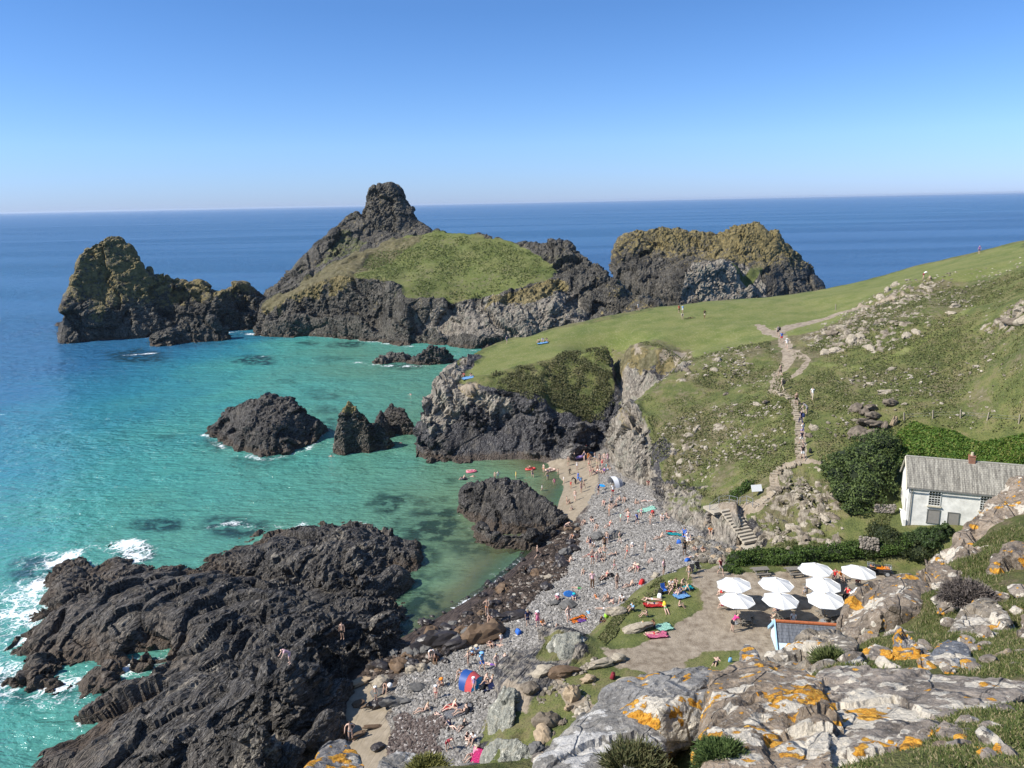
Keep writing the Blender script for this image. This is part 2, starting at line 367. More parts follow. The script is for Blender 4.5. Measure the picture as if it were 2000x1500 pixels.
# ---- mainland: beach, terrace, hillside and the flat-topped headland, surveyed along break lines (px, py, height)
ridge = zl((985, 664, 14.2), (1050, 642, 16.2), (1130, 625, 17.4), (1190, 610, 18.6), (1250, 600, 19.3), (1300, 594, 19.7), (1400, 585, 20.2), (1500, 577, 21.2),
           (1600, 565, 22.5), (1700, 543, 25), (1800, 514, 28.5), (1900, 492, 31.5), (2000, 467, 34.5), (2100, 446, 37.5), (2250, 420, 41))
edge_l = zl((805, 884, .3), (808, 862, 3), (826, 815, 7), (829, 775, 10), (848, 748, 11), (870, 727, 12), (900, 702, 12.8), (940, 682, 13.4), (985, 664, 14.2))
edge_back = [away(edge_l[0], 5, -2)] + [away(p, 6, -3) for p in edge_l[1:]] 
ridge_b1 = [away(p, 14, p[2] - 9) for p in ridge[1:]]; ridge_b2 = [away(p, 30, -3) for p in ridge[1:]]
foot = zl((800, 884, -1), (808, 914, -.5), (850, 914, -.5), (905, 908, -.5), (960, 905, -.5), (1040, 896, 0), (1100, 887, .6), (1140, 876, 1.2), (1160, 864, 2))
foot_out = zl((790, 890, -3), (806, 924, -2.5), (850, 926, -2), (905, 920, -1.6), (960, 916, -1.2), (1030, 910, -.7), (1070, 905, -.2))
clm = zl((835, 850, 4), (870, 835, 5), (900, 830, 5.2), (950, 828, 5.2), (1000, 828, 5.2), (1050, 830, 5.6), (1090, 828, 5.8), (1130, 835, 5), (1165, 835, 4.6))
clt = zl((850, 775, 9.6), (880, 766, 10.3), (930, 763, 11), (1000, 768, 10.8), (1050, 788, 9.6), (1090, 808, 8.2), (1130, 812, 8), (1180, 803, 7.8))
lip = zl((870, 745, 11.6), (892, 740, 12.2), (940, 738, 12.6), (1000, 722, 13.5), (1060, 705, 14.5), (1110, 690, 15.3), (1185, 677, 16.5))
lip2 = zl((1185, 677, 16.5), (1230, 675, 17), (1290, 679, 17.2), (1345, 687, 17))
eastw = zl((1185, 677, 16.5), (1190, 705, 14), (1197, 740, 11.5), (1206, 775, 9.2), (1190, 812, 6.3), (1168, 850, 3))
gul_far = zl((1190, 720, 11), (1203, 745, 9.5), (1216, 785, 7.5), (1226, 795, 7.2), (1262, 766, 9.2), (1302, 737, 11.8), (1338, 703, 15.2))
gul_floor = zl((1214, 796, 6.6), (1205, 815, 5.2), (1185, 840, 3.6), (1170, 862, 2.2))
gul_near = zl((1345, 699, 16.6), (1302, 741, 14.6), (1262, 771, 12.8), (1228, 799, 10.9), (1212, 812, 10.4), (1222, 832, 10.2), (1250, 845, 9.8), (1268, 870, 8), (1272, 895, 6.2))
clf2 = zl((1190, 830, 5), (1186, 868, 3), (1194, 905, 2.2), (1230, 940, 2.6), (1275, 948, 3.2), (1290, 1000, 3.4), (1340, 1026, 4.0), (1372, 1045, 4.6))
clf3 = zl((1272, 895, 6.2), (1290, 935, 5.4), (1320, 975, 5.2), (1352, 1000, 5.6), (1376, 1010, 6.2))
wallt = zl((1376, 1003, 6.9), (1410, 987, 7.4), (1440, 985, 7.6), (1452, 1000, 7.5), (1470, 1030, 6.4), (1492, 1060, 5.6))
wallb = zl((1376, 1047, 4.7), (1405, 1062, 4.9), (1440, 1080, 5.1), (1462, 1084, 5.1))
wline = zl((1092, 892, .1), (1102, 915, .1), (1122, 950, .1), (1108, 975, .1), (1104, 1005, .1), (1085, 1045, .1), (1045, 1085, .1), (1010, 1118, .1), (960, 1155, .1),
           (905, 1190, .1), (860, 1215, .1), (820, 1235, .1), (790, 1262, .1), (740, 1290, .2), (690, 1310, .4), (662, 1350, .6), (655, 1400, .4), (640, 1440, .2), (600, 1480, 0), (560, 1540, -.2), (500, 1650, -.5))
wl_out = [p + np.array([-9 * 1.0, 4., -1.3]) for p in wline[3:10]]
berm = zl((1160, 880, 1.3), (1165, 930, 1.4), (1150, 980, 1.4), (1135, 1020, 1.2), (1110, 1080, 1.2), (1060, 1135, 1.2), (1000, 1185, 1.4), (930, 1230, 1.5), (860, 1270, 1.5), (780, 1310, 1.2), (770, 1370, 1.1), (780, 1430, 1.1), (770, 1500, 1.2))
beach = zl((1200, 960, 2.2), (1230, 1000, 2.6), (1240, 1050, 3.2), (1300, 1060, 4.0), (1200, 1080, 3.0), (1160, 1140, 2.8), (1230, 1130, 3.9), (1100, 1200, 2.7), (1000, 1260, 2.3), (900, 1330, 2.1), (880, 1420, 2.1), (860, 1500, 2.3))
bank_b = zl((1372, 1090, 4.9), (1330, 1108, 4.8), (1285, 1128, 4.5), (1235, 1160, 4.0), (1180, 1205, 3.6), (1150, 1240, 3.4), (1075, 1240, 3.2), (1050, 1275, 3.0), (985, 1320, 2.9), (965, 1370, 2.8), (940, 1420, 2.7), (930, 1470, 2.7), (925, 1540, 2.8))
bank_t = zl((1395, 1100, 5.4), (1345, 1112, 5.5), (1300, 1125, 5.5), (1250, 1158, 5.4), (1195, 1200, 5.4), (1165, 1250, 5.4), (1140, 1240, 5.6), (1090, 1232, 5.4), (1062, 1262, 4.6), (1000, 1305, 4.6), (1010, 1345, 5.0), (1000, 1400, 4.4), (970, 1450, 4.4), (960, 1520, 4.6))
hedge_l = zl((1430, 1122, 5.5), (1500, 1118, 5.6), (1560, 1116, 5.7), (1650, 1112, 5.8), (1740, 1108, 6.0), (1850, 1110, 6.5))
pts = zl((1520, 645, 20.3), (1540, 700, 18.9), (1510, 760, 16.6), (1560, 800, 15.8), (1565, 860, 14.0), (1568, 898, 12.8), (1515, 925, 11.2), (1510, 958, 9.7), (1480, 985, 8.5),
         (1450, 1000, 7.7), (1400, 640, 19), (1400, 700, 17.6), (1300, 650, 18.2), (1200, 645, 16.9), (1100, 665, 15.6), (1000, 700, 13.6), (1450, 760, 14.8), (1400, 800, 12.9), (1300, 800, 11.9), (1300, 850, 9.9),
         (1300, 900, 7), (1400, 880, 9.7), (1500, 850, 13), (1400, 950, 7.1), (1340, 975, 5.9), (1500, 900, 11.6), (1440, 930, 8.8), (1600, 900, 13), (1600, 950, 10.8), (1600, 1000, 8.8),
         (1550, 1050, 7), (1650, 1060, 7.3), (1700, 900, 13.6), (1700, 960, 11.2), (1700, 1020, 9.2), (1900, 850, 15.8), (1900, 800, 18), (1900, 700, 22), (1900, 620, 26), (1900, 560, 28.5),
         (2000, 600, 29), (2000, 500, 33), (1800, 700, 21.3), (1800, 600, 26.5), (1790, 541, 29.6), (1700, 600, 24.5), (1640, 640, 22.2), (1600, 640, 21), (1600, 700, 19.3), (1700, 700, 20.3),
         (1700, 800, 17), (1800, 800, 18), (1700, 640, 23.6), (2050, 750, 23), (2050, 850, 18), (2100, 650, 29), (1800, 860, 15.2), (1750, 870, 14.3),
         (1560, 570 + 20, 21.8), (1700, 570, 25.2), (1600, 600, 21.8),
         (1400, 1200, 5.5), (1300, 1200, 5.45), (1250, 1250, 5.5), (1400, 1280, 5.6), (1600, 1200, 5.6), (1200, 1290, 5.7), (1100, 1330, 5.6), (1180, 1400, 6.4), (1250, 1500, 8), (1100, 1480, 5.6), (1350, 1400, 6.2), (1500, 1300, 6), (1720, 1170, 5.8),
         (1100, 1400, 5.4), (1050, 1440, 5.0), (2000, 1250, 8), (1800, 1400, 10), (1500, 1500, 8.5), (1000, 1650, 6), (1300, 1800, 12), (1800, 1800, 18), (930, 1800, 4), (2400, 1100, 16), (2600, 800, 30), (2500, 600, 36))
house_pad = zl((1748, 1000, 9.7), (1766, 1040, 9.0), (1900, 1068, 9.0), (2080, 1075, 10)) 
house_bk = zl((1742, 955, 10.6), (1790, 925, 12.6), (1950, 940, 12.4), (2100, 950, 13))
T1 = time.time()
LAND = HF([ridge, ridge_b1, ridge_b2, edge_l, edge_back, foot, foot_out, clm, clt, lip + lip2[1:], eastw[1:], gul_far, gul_floor, gul_near, clf2, clf3, wallt, wallb, wline, wl_out, berm, bank_b, bank_t, hedge_l, house_pad, house_bk],
          pts + beach, .4, base=-3.2, pad=4, blur=1)
LAND.soften([edge_l, foot, clm, clt, lip, lip2, eastw, gul_far, gul_floor, gul_near, clf2, clf3, wallt, wallb, bank_b, bank_t, house_pad, house_bk], 80)
print('LAND', LAND.nx, LAND.ny, time.time() - T1)
MAT = {}
MAT['land'] = land_material('turf_rock_and_beach')
MAT['reef'] = land_material('black_reef_rock', dark=((.017, .015, .0125), (.066, .058, .049), (.235, .212, .182)), fs=1.5, bump=.3, ochre=((.04, .032, .025), (.095, .078, .06), (.19, .16, .125)))
MAT['stack'] = land_material('lichened_cliff_rock', dark=((.028, .025, .018), (.080, .071, .054), (.18, .163, .128)), fs=.6, bump=.7)

def zone(hf, pix, X, Y, warp=1.2, cell=4., seed=0):
    pl = hf.poly(pix); P = np.stack([X, Y, X * 0], 1)
    if len(pl) < 3: return np.zeros(len(X))
    Xw = X + warp * fbm(P, cell, 3, seed); Yw = Y + warp * 1.4 * fbm(P, cell, 3, seed + 9); i = inside(pl, Xw, Yw); d = seg_dist(list(pl) + [pl[0]], Xw, Yw)[0]
    return np.clip(.5 + np.where(i, d, -d) / 1.5, 0, 1)
def strip(hf, pix, X, Y, w0, w1=None, seed=0):
    ln = hf.poly(pix); d, t = seg_dist(ln, X, Y); P = np.stack([X, Y, X * 0], 1)
    wd = w0 if w1 is None else w0 + (w1 - w0) * t / max(1, len(ln) - 1)
    return 1 - sstep(.75, 1.25, d / wd + .8 * fbm(P, 2.2, 3, seed))

def build_mainland():
    V, F = solid(LAND); V, F = remesh(V, F, .42); V, F = cut_below(V, F, -3.0); N = normals(V, F)
    X, Y, Zz = V.T.astype(float); up = N[:, 2]; steep = sstep(.80, .55, up)
    L = LAND
    lawn = zone(L, [(905, 738), (900, 712), (935, 690), (990, 668), (1250, 603), (1400, 588), (1600, 569), (1800, 518), (2000, 472), (2060, 500), (1900, 545), (1800, 545), (1700, 580), (1610, 640), (1500, 670), (1350, 700), (1240, 677), (1110, 692), (1000, 718), (960, 730)], X, Y, 2., 6., 1)
    terr = zone(L, [(1165, 1250), (1200, 1195), (1255, 1150), (1300, 1125), (1400, 1105), (1440, 1120), (1740, 1112), (1850, 1200), (1700, 1300), (1450, 1350), (1200, 1300)], X, Y, .4, 2., 2)
    tgrass = np.maximum(zone(L, [(1165, 1250), (1190, 1200), (1250, 1152), (1310, 1118), (1350, 1115), (1345, 1140), (1372, 1150), (1368, 1190), (1340, 1205), (1310, 1225), (1290, 1245), (1240, 1265), (1190, 1270)], X, Y, .5, 2., 3),
                        zone(L, [(1340, 1290), (1370, 1272), (1450, 1270), (1500, 1300), (1460, 1320), (1340, 1310)], X, Y, .3, 2., 4))
    beachz = zone(L, [(1092, 893), (1100, 880), (1150, 868), (1190, 870), (1200, 905), (1232, 940), (1278, 948), (1292, 1000), (1345, 1028), (1378, 1048), (1445, 1082), (1470, 1084), (1420, 1108), (1395, 1098), (1372, 1090), (1330, 1108), (1285, 1128), (1235, 1160), (1180, 1205), (1150, 1240), (1075, 1240), (1050, 1275), (985, 1320), (965, 1370), (940, 1420), (930, 1470), (930, 1560), (450, 1560), (655, 1400), (662, 1345), (690, 1305), (790, 1262), (905, 1195), (1010, 1118), (1085, 1045), (1104, 1000), (1108, 975), (1125, 950)], X, Y, .5, 3., 5)
    beachz = np.maximum(beachz, (Zz < .7) & (X > -30) & (Y < 118)).astype(float) * sstep(6.2, 5.4, Zz) * sstep(.45, .6, up)
    sandz = np.maximum(zone(L, [(1085, 893), (1095, 880), (1150, 872), (1172, 900), (1170, 925), (1165, 975), (1135, 1000), (1120, 1040), (1100, 1040), (1100, 1000), (1060, 980), (1020, 930), (1000, 905)], X, Y, .6, 3., 6),
                       zone(L, [(640, 1500), (655, 1400), (662, 1345), (690, 1325), (740, 1335), (780, 1370), (755, 1400), (770, 1440), (765, 1500), (700, 1560)], X, Y, .5, 2., 7))
    sandz = np.maximum(sandz, ((Zz < -.15) & (Y < 122)).astype(float)) * sstep(2.6, 1.9, Zz) * sstep(.6, .8, up)
    soil = np.maximum.reduce([zone(L, [(895, 752), (930, 748), (940, 760), (925, 772), (897, 766)], X, Y, .6, 2, 8), zone(L, [(1228, 676), (1250, 680), (1262, 694), (1240, 690)], X, Y, .6, 2, 9),
                              zone(L, [(1285, 686), (1345, 684), (1350, 705), (1320, 712), (1290, 705)], X, Y, 1., 2, 10), zone(L, [(1205, 812), (1232, 818), (1258, 840), (1250, 850), (1220, 835)], X, Y, .5, 2, 11)])
    veg = zone(L, [(1000, 722), (1110, 690), (1185, 680), (1192, 720), (1205, 770), (1190, 800), (1150, 812), (1090, 805), (1050, 785), (1000, 762), (960, 755), (940, 745)], X, Y, .8, 3., 12)
    palez = np.maximum.reduce([zone(L, [(1206, 745), (1250, 728), (1300, 722), (1345, 704), (1345, 722), (1216, 802), (1204, 775)], X, Y, .6, 3, 13),
                               zone(L, [(1186, 812), (1215, 808), (1270, 850), (1290, 950), (1200, 950), (1180, 860)], X, Y, .8, 3, 14),
                               zone(L, [(826, 815), (830, 760), (890, 715), (930, 690), (940, 700), (895, 745), (935, 765), (1000, 770), (1000, 795), (900, 800), (870, 850), (840, 850)], X, Y, .8, 3, 15),
                               zone(L, [(940, 768), (1060, 792), (1130, 815), (1080, 850), (900, 830)], X, Y, 1.2, 3, 20) * .3, zone(L, [(1280, 940), (1380, 960), (1380, 1050), (1290, 1010)], X, Y, 1, 3, 16) * .6])
    grass = (1 - steep) * (1 - beachz); grass = np.maximum(grass * sstep(1.5, 3.0, Zz), veg)
    gveg = zone(L, [(1190, 676), (1345, 684), (1345, 706), (1300, 728), (1250, 735), (1206, 752), (1196, 720)], X, Y, .6, 3, 92) * (1 - soil); veg = np.maximum(veg, gveg * .9); grass = np.maximum(grass, gveg * (.75 + .5 * fbm(V.astype(float), 3, 3, 93)))
    face = zone(L, [(800, 900), (826, 815), (829, 770), (870, 760), (1000, 762), (1090, 806), (1130, 812), (1180, 804), (1206, 790), (1200, 850), (1160, 866), (1100, 890), (905, 912), (808, 918)], X, Y, .3, 3., 17)
    bankr = zone(L, [(1150, 1245), (1085, 1232), (1060, 1262), (985, 1318), (965, 1370), (930, 1470), (930, 1600), (1100, 1600), (1120, 1500), (1060, 1440), (1010, 1400), (1080, 1330), (1150, 1290)], X, Y, .4, 3., 18)
    grass = grass * (1 - palez * .85) * (1 - soil) * (1 - face) * (1 - bankr * sstep(-.25, .15, fbm(V.astype(float), 3.5, 4, 19)))
    steep = steep * (1 - sstep(1150, 1400, 1000 + 1500 * X / np.maximum(Y, 1)) * sstep(4, 8, Zz) * .9); grass = np.where((X > 30) & (Zz > 6.5) & (Y < 140), np.maximum(grass, (1 - steep) * (1 - palez * .85) * (1 - soil)), grass)
    wallz = zone(L, [(1370, 1003), (1440, 985), (1470, 1030), (1492, 1062), (1462, 1092), (1376, 1052)], X, Y, .2, 2., 77); grass = grass * (1 - wallz); palez = np.maximum(palez, np.maximum(bankr * .5, wallz * .7))
    # stony, heathery ground on the slopes
    P = V.astype(float); stony = np.zeros(len(V))
    for cx, cy, rr, a in ((1680, 640, 15, 1.), (1740, 590, 13, 1.), (1420, 690, 9, .8), (1330, 720, 9, .8), (1640, 660, 8, 1.), (1350, 860, 12, .75), (1450, 830, 9, .6), (1340, 940, 9, .8), (1430, 900, 6, .6), (1480, 660, 5, .9), (1270, 880, 5, .6),
                          (1700, 800, 7, .8), (1720, 830, 5, .8), (1560, 950, 6, 1.), (1590, 985, 5, 1.), (1540, 1040, 6, 1.), (1600, 1040, 5, .9), (1480, 800, 6, .5), (1990, 610, 7, 1.), (1920, 520, 12, .35), (1400, 760, 8, .6), (1480, 1060, 3.5, 1), (1650, 890, 6, .2)):
        h = L.hit(cx, cy)
        if h is None: continue
        stony = np.maximum(stony, a * np.exp(-((X - h[0]) ** 2 + ((Y - h[1]) * .8) ** 2) / rr ** 2 * 1.2))
    onland = (1 - beachz) * (1 - terr) * (1 - lawn)
    so_ = stony * onland
    heathb = np.zeros(len(V))
    for cx, cy, rr, a in ((1330, 900, 9, 1), (1300, 860, 6, .8), (1390, 930, 6, .8), (1350, 830, 9, .7), (1420, 700, 12, .5), (1350, 760, 9, .5), (1450, 860, 6, .5), (1560, 690, 5, 1), (1580, 650, 6, 1), (1900, 740, 14, .6), (1960, 700, 10, .6), (1700, 620, 14, .5), (1800, 560, 12, .4), (1340, 690, 8, .4), (1600, 960, 6, .6), (1560, 1010, 6, .7), (1500, 1060, 4, .5), (1620, 850, 6, .3), (1830, 760, 9, .5), (1290, 920, 5, 1), (1380, 1000, 5, .9)):
        h = L.hit(cx, cy); heathb = np.maximum(heathb, a * np.exp(-((X - h[0]) ** 2 + (Y - h[1]) ** 2) / rr ** 2))
    heathb = np.clip(heathb * (.7 + .8 * fbm(P, 3.5, 4, 61)) + .3 * sstep(-.1, .5, fbm(P, 10, 4, 62)), 0, 1)
    d, c1, c2 = rock_disp(P, N, 5., .85, 21, huge=.35)
    rocky = np.clip(steep * (1 - veg * .85) + palez, 0, 1) * sstep(-.6, .6, Zz + 1.0)
    rocky = rocky * (1 - np.clip(beachz * (Zz < 3.5), 0, 1) * .9)
    fa, ca = facet(P * np.array([1, 1, 1.3]), 1.25, 31, 1.3, 1.)
    bumpy = sstep(.5, .95, so_ + .55 * fbm(P, 2.4, 4, 33)) * so_
    gz = zone(L, [(1188, 672), (1350, 680), (1350, 712), (1216, 806), (1200, 770)], X, Y, .5, 3, 91); amp = rocky * (1 - .75 * gz)
    disp = d * amp + bumpy * (.12 + .7 * fa - .3 * ca) + (1 - rocky) * onland * (.35 * fbm(P, 7, 4, 35) + .07 * fbm(P, 1.2, 2, 36)) + veg * .5 * fbm(P, 1.6, 4, 38)
    disp += lawn * .15 * fbm(P, 9, 3, 37) + beachz * (1 - sandz) * sstep(0, .6, Zz) * .12 * fbm(P, 1.5, 3, 39)
    V = V + N * disp[:, None]
    path = np.maximum.reduce([strip(L, [(1480, 634), (1500, 648), (1520, 652)], X, Y, .6, 1.4, 41), strip(L, [(1515, 648), (1570, 632), (1640, 612), (1720, 590), (1760, 575)], X, Y, 2.0, .8, 42),
                              strip(L, [(1520, 650), (1545, 690), (1530, 720), (1512, 745), (1510, 762)], X, Y, 1.2, .8, 43), strip(L, [(1555, 690), (1580, 705), (1560, 730), (1530, 745)], X, Y, .8, .6, 44),
                              strip(L, [(1510, 762), (1548, 775), (1560, 800), (1562, 850), (1566, 898)], X, Y, .55, .65, 45), strip(L, [(1566, 900), (1530, 908), (1512, 925), (1512, 950), (1500, 968), (1478, 988), (1450, 992)], X, Y, .55, .7, 46),
                              strip(L, [(1566, 899), (1600, 903)], X, Y, .7, .4, 47), strip(L, [(1440, 1000), (1400, 998), (1380, 1008)], X, Y, 1.3, .8, 48), strip(L, [(1455, 1062), (1470, 1080), (1440, 1100), (1400, 1108)], X, Y, .8, .9, 49),
                              strip(L, [(1090, 1335), (1120, 1365), (1150, 1400), (1160, 1450), (1150, 1500)], X, Y, .7, 1.1, 50), zone(L, [(985, 1345), (1010, 1335), (1040, 1365), (1030, 1400), (1000, 1390)], X, Y, .3, 2, 51) * .9])
    trail = strip(L, [(1590, 712), (1660, 720), (1740, 700), (1830, 650), (1900, 600), (1960, 560)], X, Y, .8, .6, 52)
    path = np.maximum(path, terr * (1 - tgrass))
    path = path * (1 - np.clip(so_ * .3, 0, 1))
    palez = palez - .5 * face * sstep(7.5, 4.5, Zz + 2 * fbm(P, 4, 3, 72))
    M1 = np.stack([np.clip(np.maximum(grass, tgrass * (1 - .8 * sstep(.1, .45, fbm(P, 3, 4, 71)))) - .45 * so_ * (bumpy > .25), 0, 1), palez * (1 - lawn), np.clip(soil + .35 * steep * veg + .5 * gveg + heathb * onland * (1 - palez) * grass * (1 - steep), 0, 1), np.maximum(path, soil * .8)], 1)
    cream = np.clip(bumpy * 1.35 * sstep(-.2, .3, fa - .3 * ca), 0, .85) * (1 - path)
    heath = sstep(-.1, .5, fbm(P, 6, 3, 60)) * onland * .2
    lawn = np.maximum(lawn, np.maximum(trail * .8, tgrass * .5)) * (1 - heath)
    M2 = np.stack([lawn, sandz, beachz * (1 - sandz), cream], 1)
    M1[:, 0] = np.clip(M1[:, 0], 0, 1)
    me = mesh_from('headland', V, F); fl = (M1[:, 0] > .5) | (M2[:, 1] > .4) | (M1[:, 3] > .5); me.polygons.foreach_set('use_smooth', fl[F].all(1)); attrs(me, M1, M2)
    o = link('headland', me, MAT['land']); tag(o, kind='structure'); return o
T1 = time.time(); build_mainland(); print('mainland', time.time() - T1)

# ---- offshore islands and stacks
def fringe(line, out=8, z=-3): return [away(p, -out, z) for p in line]
def build_rock(name, label, cat, lines, pts, step, vox, big, amp, mat, seed, masks, mid=1., fine=1., huge=.35, base=-3.2, cut=-2.4, group=None, blur=1):
    hf = HF(lines, pts, step, base=base, pad=6, blur=blur, hull=2.5)
    V, F = solid(hf, floor=base - .6); V, F = remesh(V, F, vox); V, F = cut_below(V, F, cut); N = normals(V, F)
    P = V.astype(float); d, c1, c2 = rock_disp(P, N, big, amp, seed, mid=mid, fine=fine, huge=huge)
    M1, M2, k = masks(hf, P, N, c1, c2)
    V = V + N * (d * k)[:, None]
    c = V[:, :2].mean(0); V = V - np.array([c[0], c[1], 0])
    me = mesh_from(name, V, F); me.polygons.foreach_set('use_smooth', (M1[:, 0] > .5)[F].all(1)); attrs(me, M1, M2); o = link(name, me, MAT[mat]); o.location = (c[0], c[1], 0)
    tag(o, label, cat, group); return o, hf
ROCKS = []
def mA(hf, P, N, c1, c2):
    hz = P[:, 2] + 7 * fbm(P, 7, 4, 3); oc = sstep(4, 19, hz) * .62; gr = sstep(12, 26, hz) * sstep(.35, .8, N[:, 2]) * .45
    z = np.zeros(len(P)); return np.stack([gr + .2 * sstep(0, .4, fbm(P, 8, 3, 8)) * sstep(6, 12, hz), z + .12 + .3 * sstep(.1, .5, fbm(P, 7, 3, 9)), oc + .22 * sstep(-.1, .4, fbm(P, 9, 3, 10)), z], 1), np.stack([z, z, z, z], 1), 1
ridgeA = dl((118, 622, 309), (135, 562, 314), (150, 502, 318), (165, 482, 320), (185, 470, 320), (205, 461, 320), (232, 461, 320), (246, 474, 319), (263, 488, 318), (280, 515, 317), (300, 520, 316), (322, 521, 316), (345, 546, 314), (370, 553, 312), (388, 546, 312), (412, 560, 310), (435, 563, 310), (452, 556, 312), (480, 556, 314), (498, 570, 314), (520, 578, 314))
footA = zl((116, 634, 0), (150, 638, 0), (200, 641, 0), (250, 641, 0), (290, 640, 0), (320, 645, 0), (370, 647, 0), (430, 643, 0), (470, 640, 0), (515, 634, 0))
midA = dl((150, 590, 311), (200, 590, 312), (250, 590, 312), (300, 595, 311), (350, 600, 309), (400, 605, 306), (450, 600, 307), (500, 605, 308))
oA, hA = build_rock('sea_stack', 'tall ochre-topped sea stack standing farthest out, at the end of the island chain', 'sea stack', [ridgeA, footA, midA, fringe(footA), [away(p, 5, p[2] - .6) for p in ridgeA], [away(p, 14, p[2] * .45) for p in ridgeA], [away(p, 26, -3) for p in ridgeA]], [], .8, .55, 6, .6, 'stack', 101, mA, huge=.9)
rl = dl((300, 655, 284), (330, 640, 286), (370, 622, 288), (410, 622, 288), (430, 640, 287), (445, 655, 284))
build_rock('sea_rock', 'low black wave-washed rock in front of the farthest sea stack', 'rock', [rl, fringe(zl((298, 657, 0), (370, 660, 0), (447, 657, 0)), 1, -.5), [away(p, 8, p[2] * .5) for p in rl], [away(p, 14, -3) for p in rl], fringe(zl((290, 658, 0), (370, 664, 0), (455, 658, 0)), 8)], [], .6, .5, 6, 1., 'stack', 107, lambda hf, P, N, a, b: (np.zeros((len(P), 4)) + [0, .05, 0, 0], np.zeros((len(P), 4)), 1))
# the big island: peak, tilted green field, front cliffs, right-hand ridge
pk = dl((520, 577, 322), (545, 556, 326), (570, 531, 330), (600, 502, 334), (630, 481, 337), (655, 450, 340), (670, 430, 341), (682, 416, 342), (698, 411, 342), (709, 420, 342), (714, 428, 343), (716, 400, 345), (719, 378, 345), (727, 362, 345), (745, 359, 345), (760, 357, 345), (770, 357, 345), (782, 368, 345), (796, 390, 344), (806, 408, 343), (816, 425, 340), (838, 449, 334))
crest = dl((838, 451, 318), (880, 452, 315), (940, 459, 309), (1000, 468, 303), (1040, 476, 300), (1075, 469, 298), (1112, 480, 294), (1150, 505, 285), (1200, 541, 272), (1250, 574, 258), (1292, 592, 246))
sprt = dl((512, 600, 300), (535, 580, 304), (580, 557, 308), (640, 522, 312), (700, 492, 316), (760, 463, 318), (838, 451, 318))
fieldR = dl((1000, 470, 302), (1040, 490, 294), (1075, 512, 286), (1092, 527, 280))
fieldB = dl((1092, 527, 280), (1075, 545, 272), (1010, 565, 266), (950, 582, 263), (900, 592, 262), (830, 592, 262), (792, 588, 263), (782, 565, 268), (745, 548, 274), (700, 540, 280), (660, 535, 288), (600, 560, 292), (560, 580, 292), (520, 600, 292))
footB = zl((507, 650, 0), (560, 653, 0), (620, 651, 0), (660, 654, 0), (710, 659, 0), (760, 668, 0), (800, 671, 0), (835, 664, 0), (870, 668, 0), (900, 681, 0), (960, 685, 0), (1010, 675, 0), (1080, 668, 0), (1180, 655, 0), (1290, 632, 0))
midB = dl((515, 625, 286), (600, 610, 282), (700, 610, 268), (790, 625, 257), (850, 625, 254), (930, 630, 250), (1010, 620, 250), (1100, 600, 254), (1180, 598, 250), (1250, 600, 246))
gul = dl((650, 500, 322), (640, 470, 330), (720, 455, 334), (780, 452, 332))
def mB(hf, P, N, c1, c2):
    X, Y = P[:, 0], P[:, 1]; up = N[:, 2]
    fld = zone(hf, [(690, 538), (720, 500), (790, 462), (838, 453), (880, 454), (940, 461), (1000, 472), (1040, 492), (1073, 512), (1088, 527), (1072, 543), (1008, 562), (950, 578), (900, 588), (830, 588), (792, 584), (784, 562), (745, 545)], X, Y, 1.5, 6, 5)
    spur = zone(hf, [(512, 605), (535, 582), (580, 558), (640, 524), (700, 494), (790, 462), (830, 455), (750, 520), (690, 545), (600, 570), (540, 610)], X, Y, 2, 6, 6)
    pkg = zone(hf, [(640, 480), (680, 440), (700, 470), (720, 470), (700, 490), (640, 520), (600, 530)], X, Y, 2, 6, 7)
    gr = np.maximum.reduce([fld, spur * .75 * sstep(.35, .75, up) + spur * .2, pkg * .5 * sstep(.3, .7, up)])
    hz = P[:, 2] + 3 * fbm(P, 7, 3, 3)
    dk = sstep(16, 8, hz); och = np.maximum(spur * .7, sstep(20, 36, hz) * .33 * (1 - fld)); z = np.zeros(len(P))
    rightridge = sstep(15, 45, X) * (.42 + .4 * fbm(P, 7, 3, 35)) * sstep(1, 8, P[:, 2])
    pale = np.maximum(zone(hf, [(800, 600), (1000, 575), (1130, 560), (1180, 610), (1100, 650), (930, 660), (850, 640)], X, Y, 3, 6, 8) * .58, zone(hf, [(730, 455), (790, 450), (800, 400), (770, 380), (740, 400)], X, Y, 3, 6, 9) * .3)
    soil = zone(hf, [(960, 585), (1090, 540), (1110, 560), (1040, 590), (940, 605)], X, Y, 2, 5, 9) * .95 
    var = fbm(P, 9, 4, 31); mossy = .42 * sstep(-.05, .4, fbm(P, 11, 4, 32)) * sstep(5, 14, hz) * sstep(.1, .5, up) * (1 - fld); pale = np.maximum(pale, .42 * sstep(.12, .5, var)); och = np.maximum(och, .36 * sstep(-.1, .35, fbm(P, 8, 4, 33)) * sstep(3, 9, hz))
    return np.stack([np.maximum(gr, mossy), pale, np.maximum(och, np.maximum(soil, rightridge)), z], 1), np.stack([fld * (.62 + .3 * fbm(P, 12, 3, 11)), z, z, z], 1), 1 - .93 * fld - .5 * spur * sstep(.3, .8, up)
oB, hB = build_rock('rocky_island', 'big rocky island with a tall craggy peak and a tilted bright green field on top', 'island',
    [pk, crest, sprt, fieldR, fieldB, footB, midB, gul, fringe(footB, 9), [away(p, 5, p[2] - .8) for p in pk], [away(p, 13, p[2] * .6) for p in pk], [away(p, 30, -3) for p in pk], [away(p, 14, p[2] * .6) for p in crest[1:]], [away(p, 30, -3) for p in crest[3:]]],
    dl((900, 520, 287), (800, 520, 290), (1000, 520, 283)), .8, .58, 6, .6, 'stack', 111, mB, huge=.9)
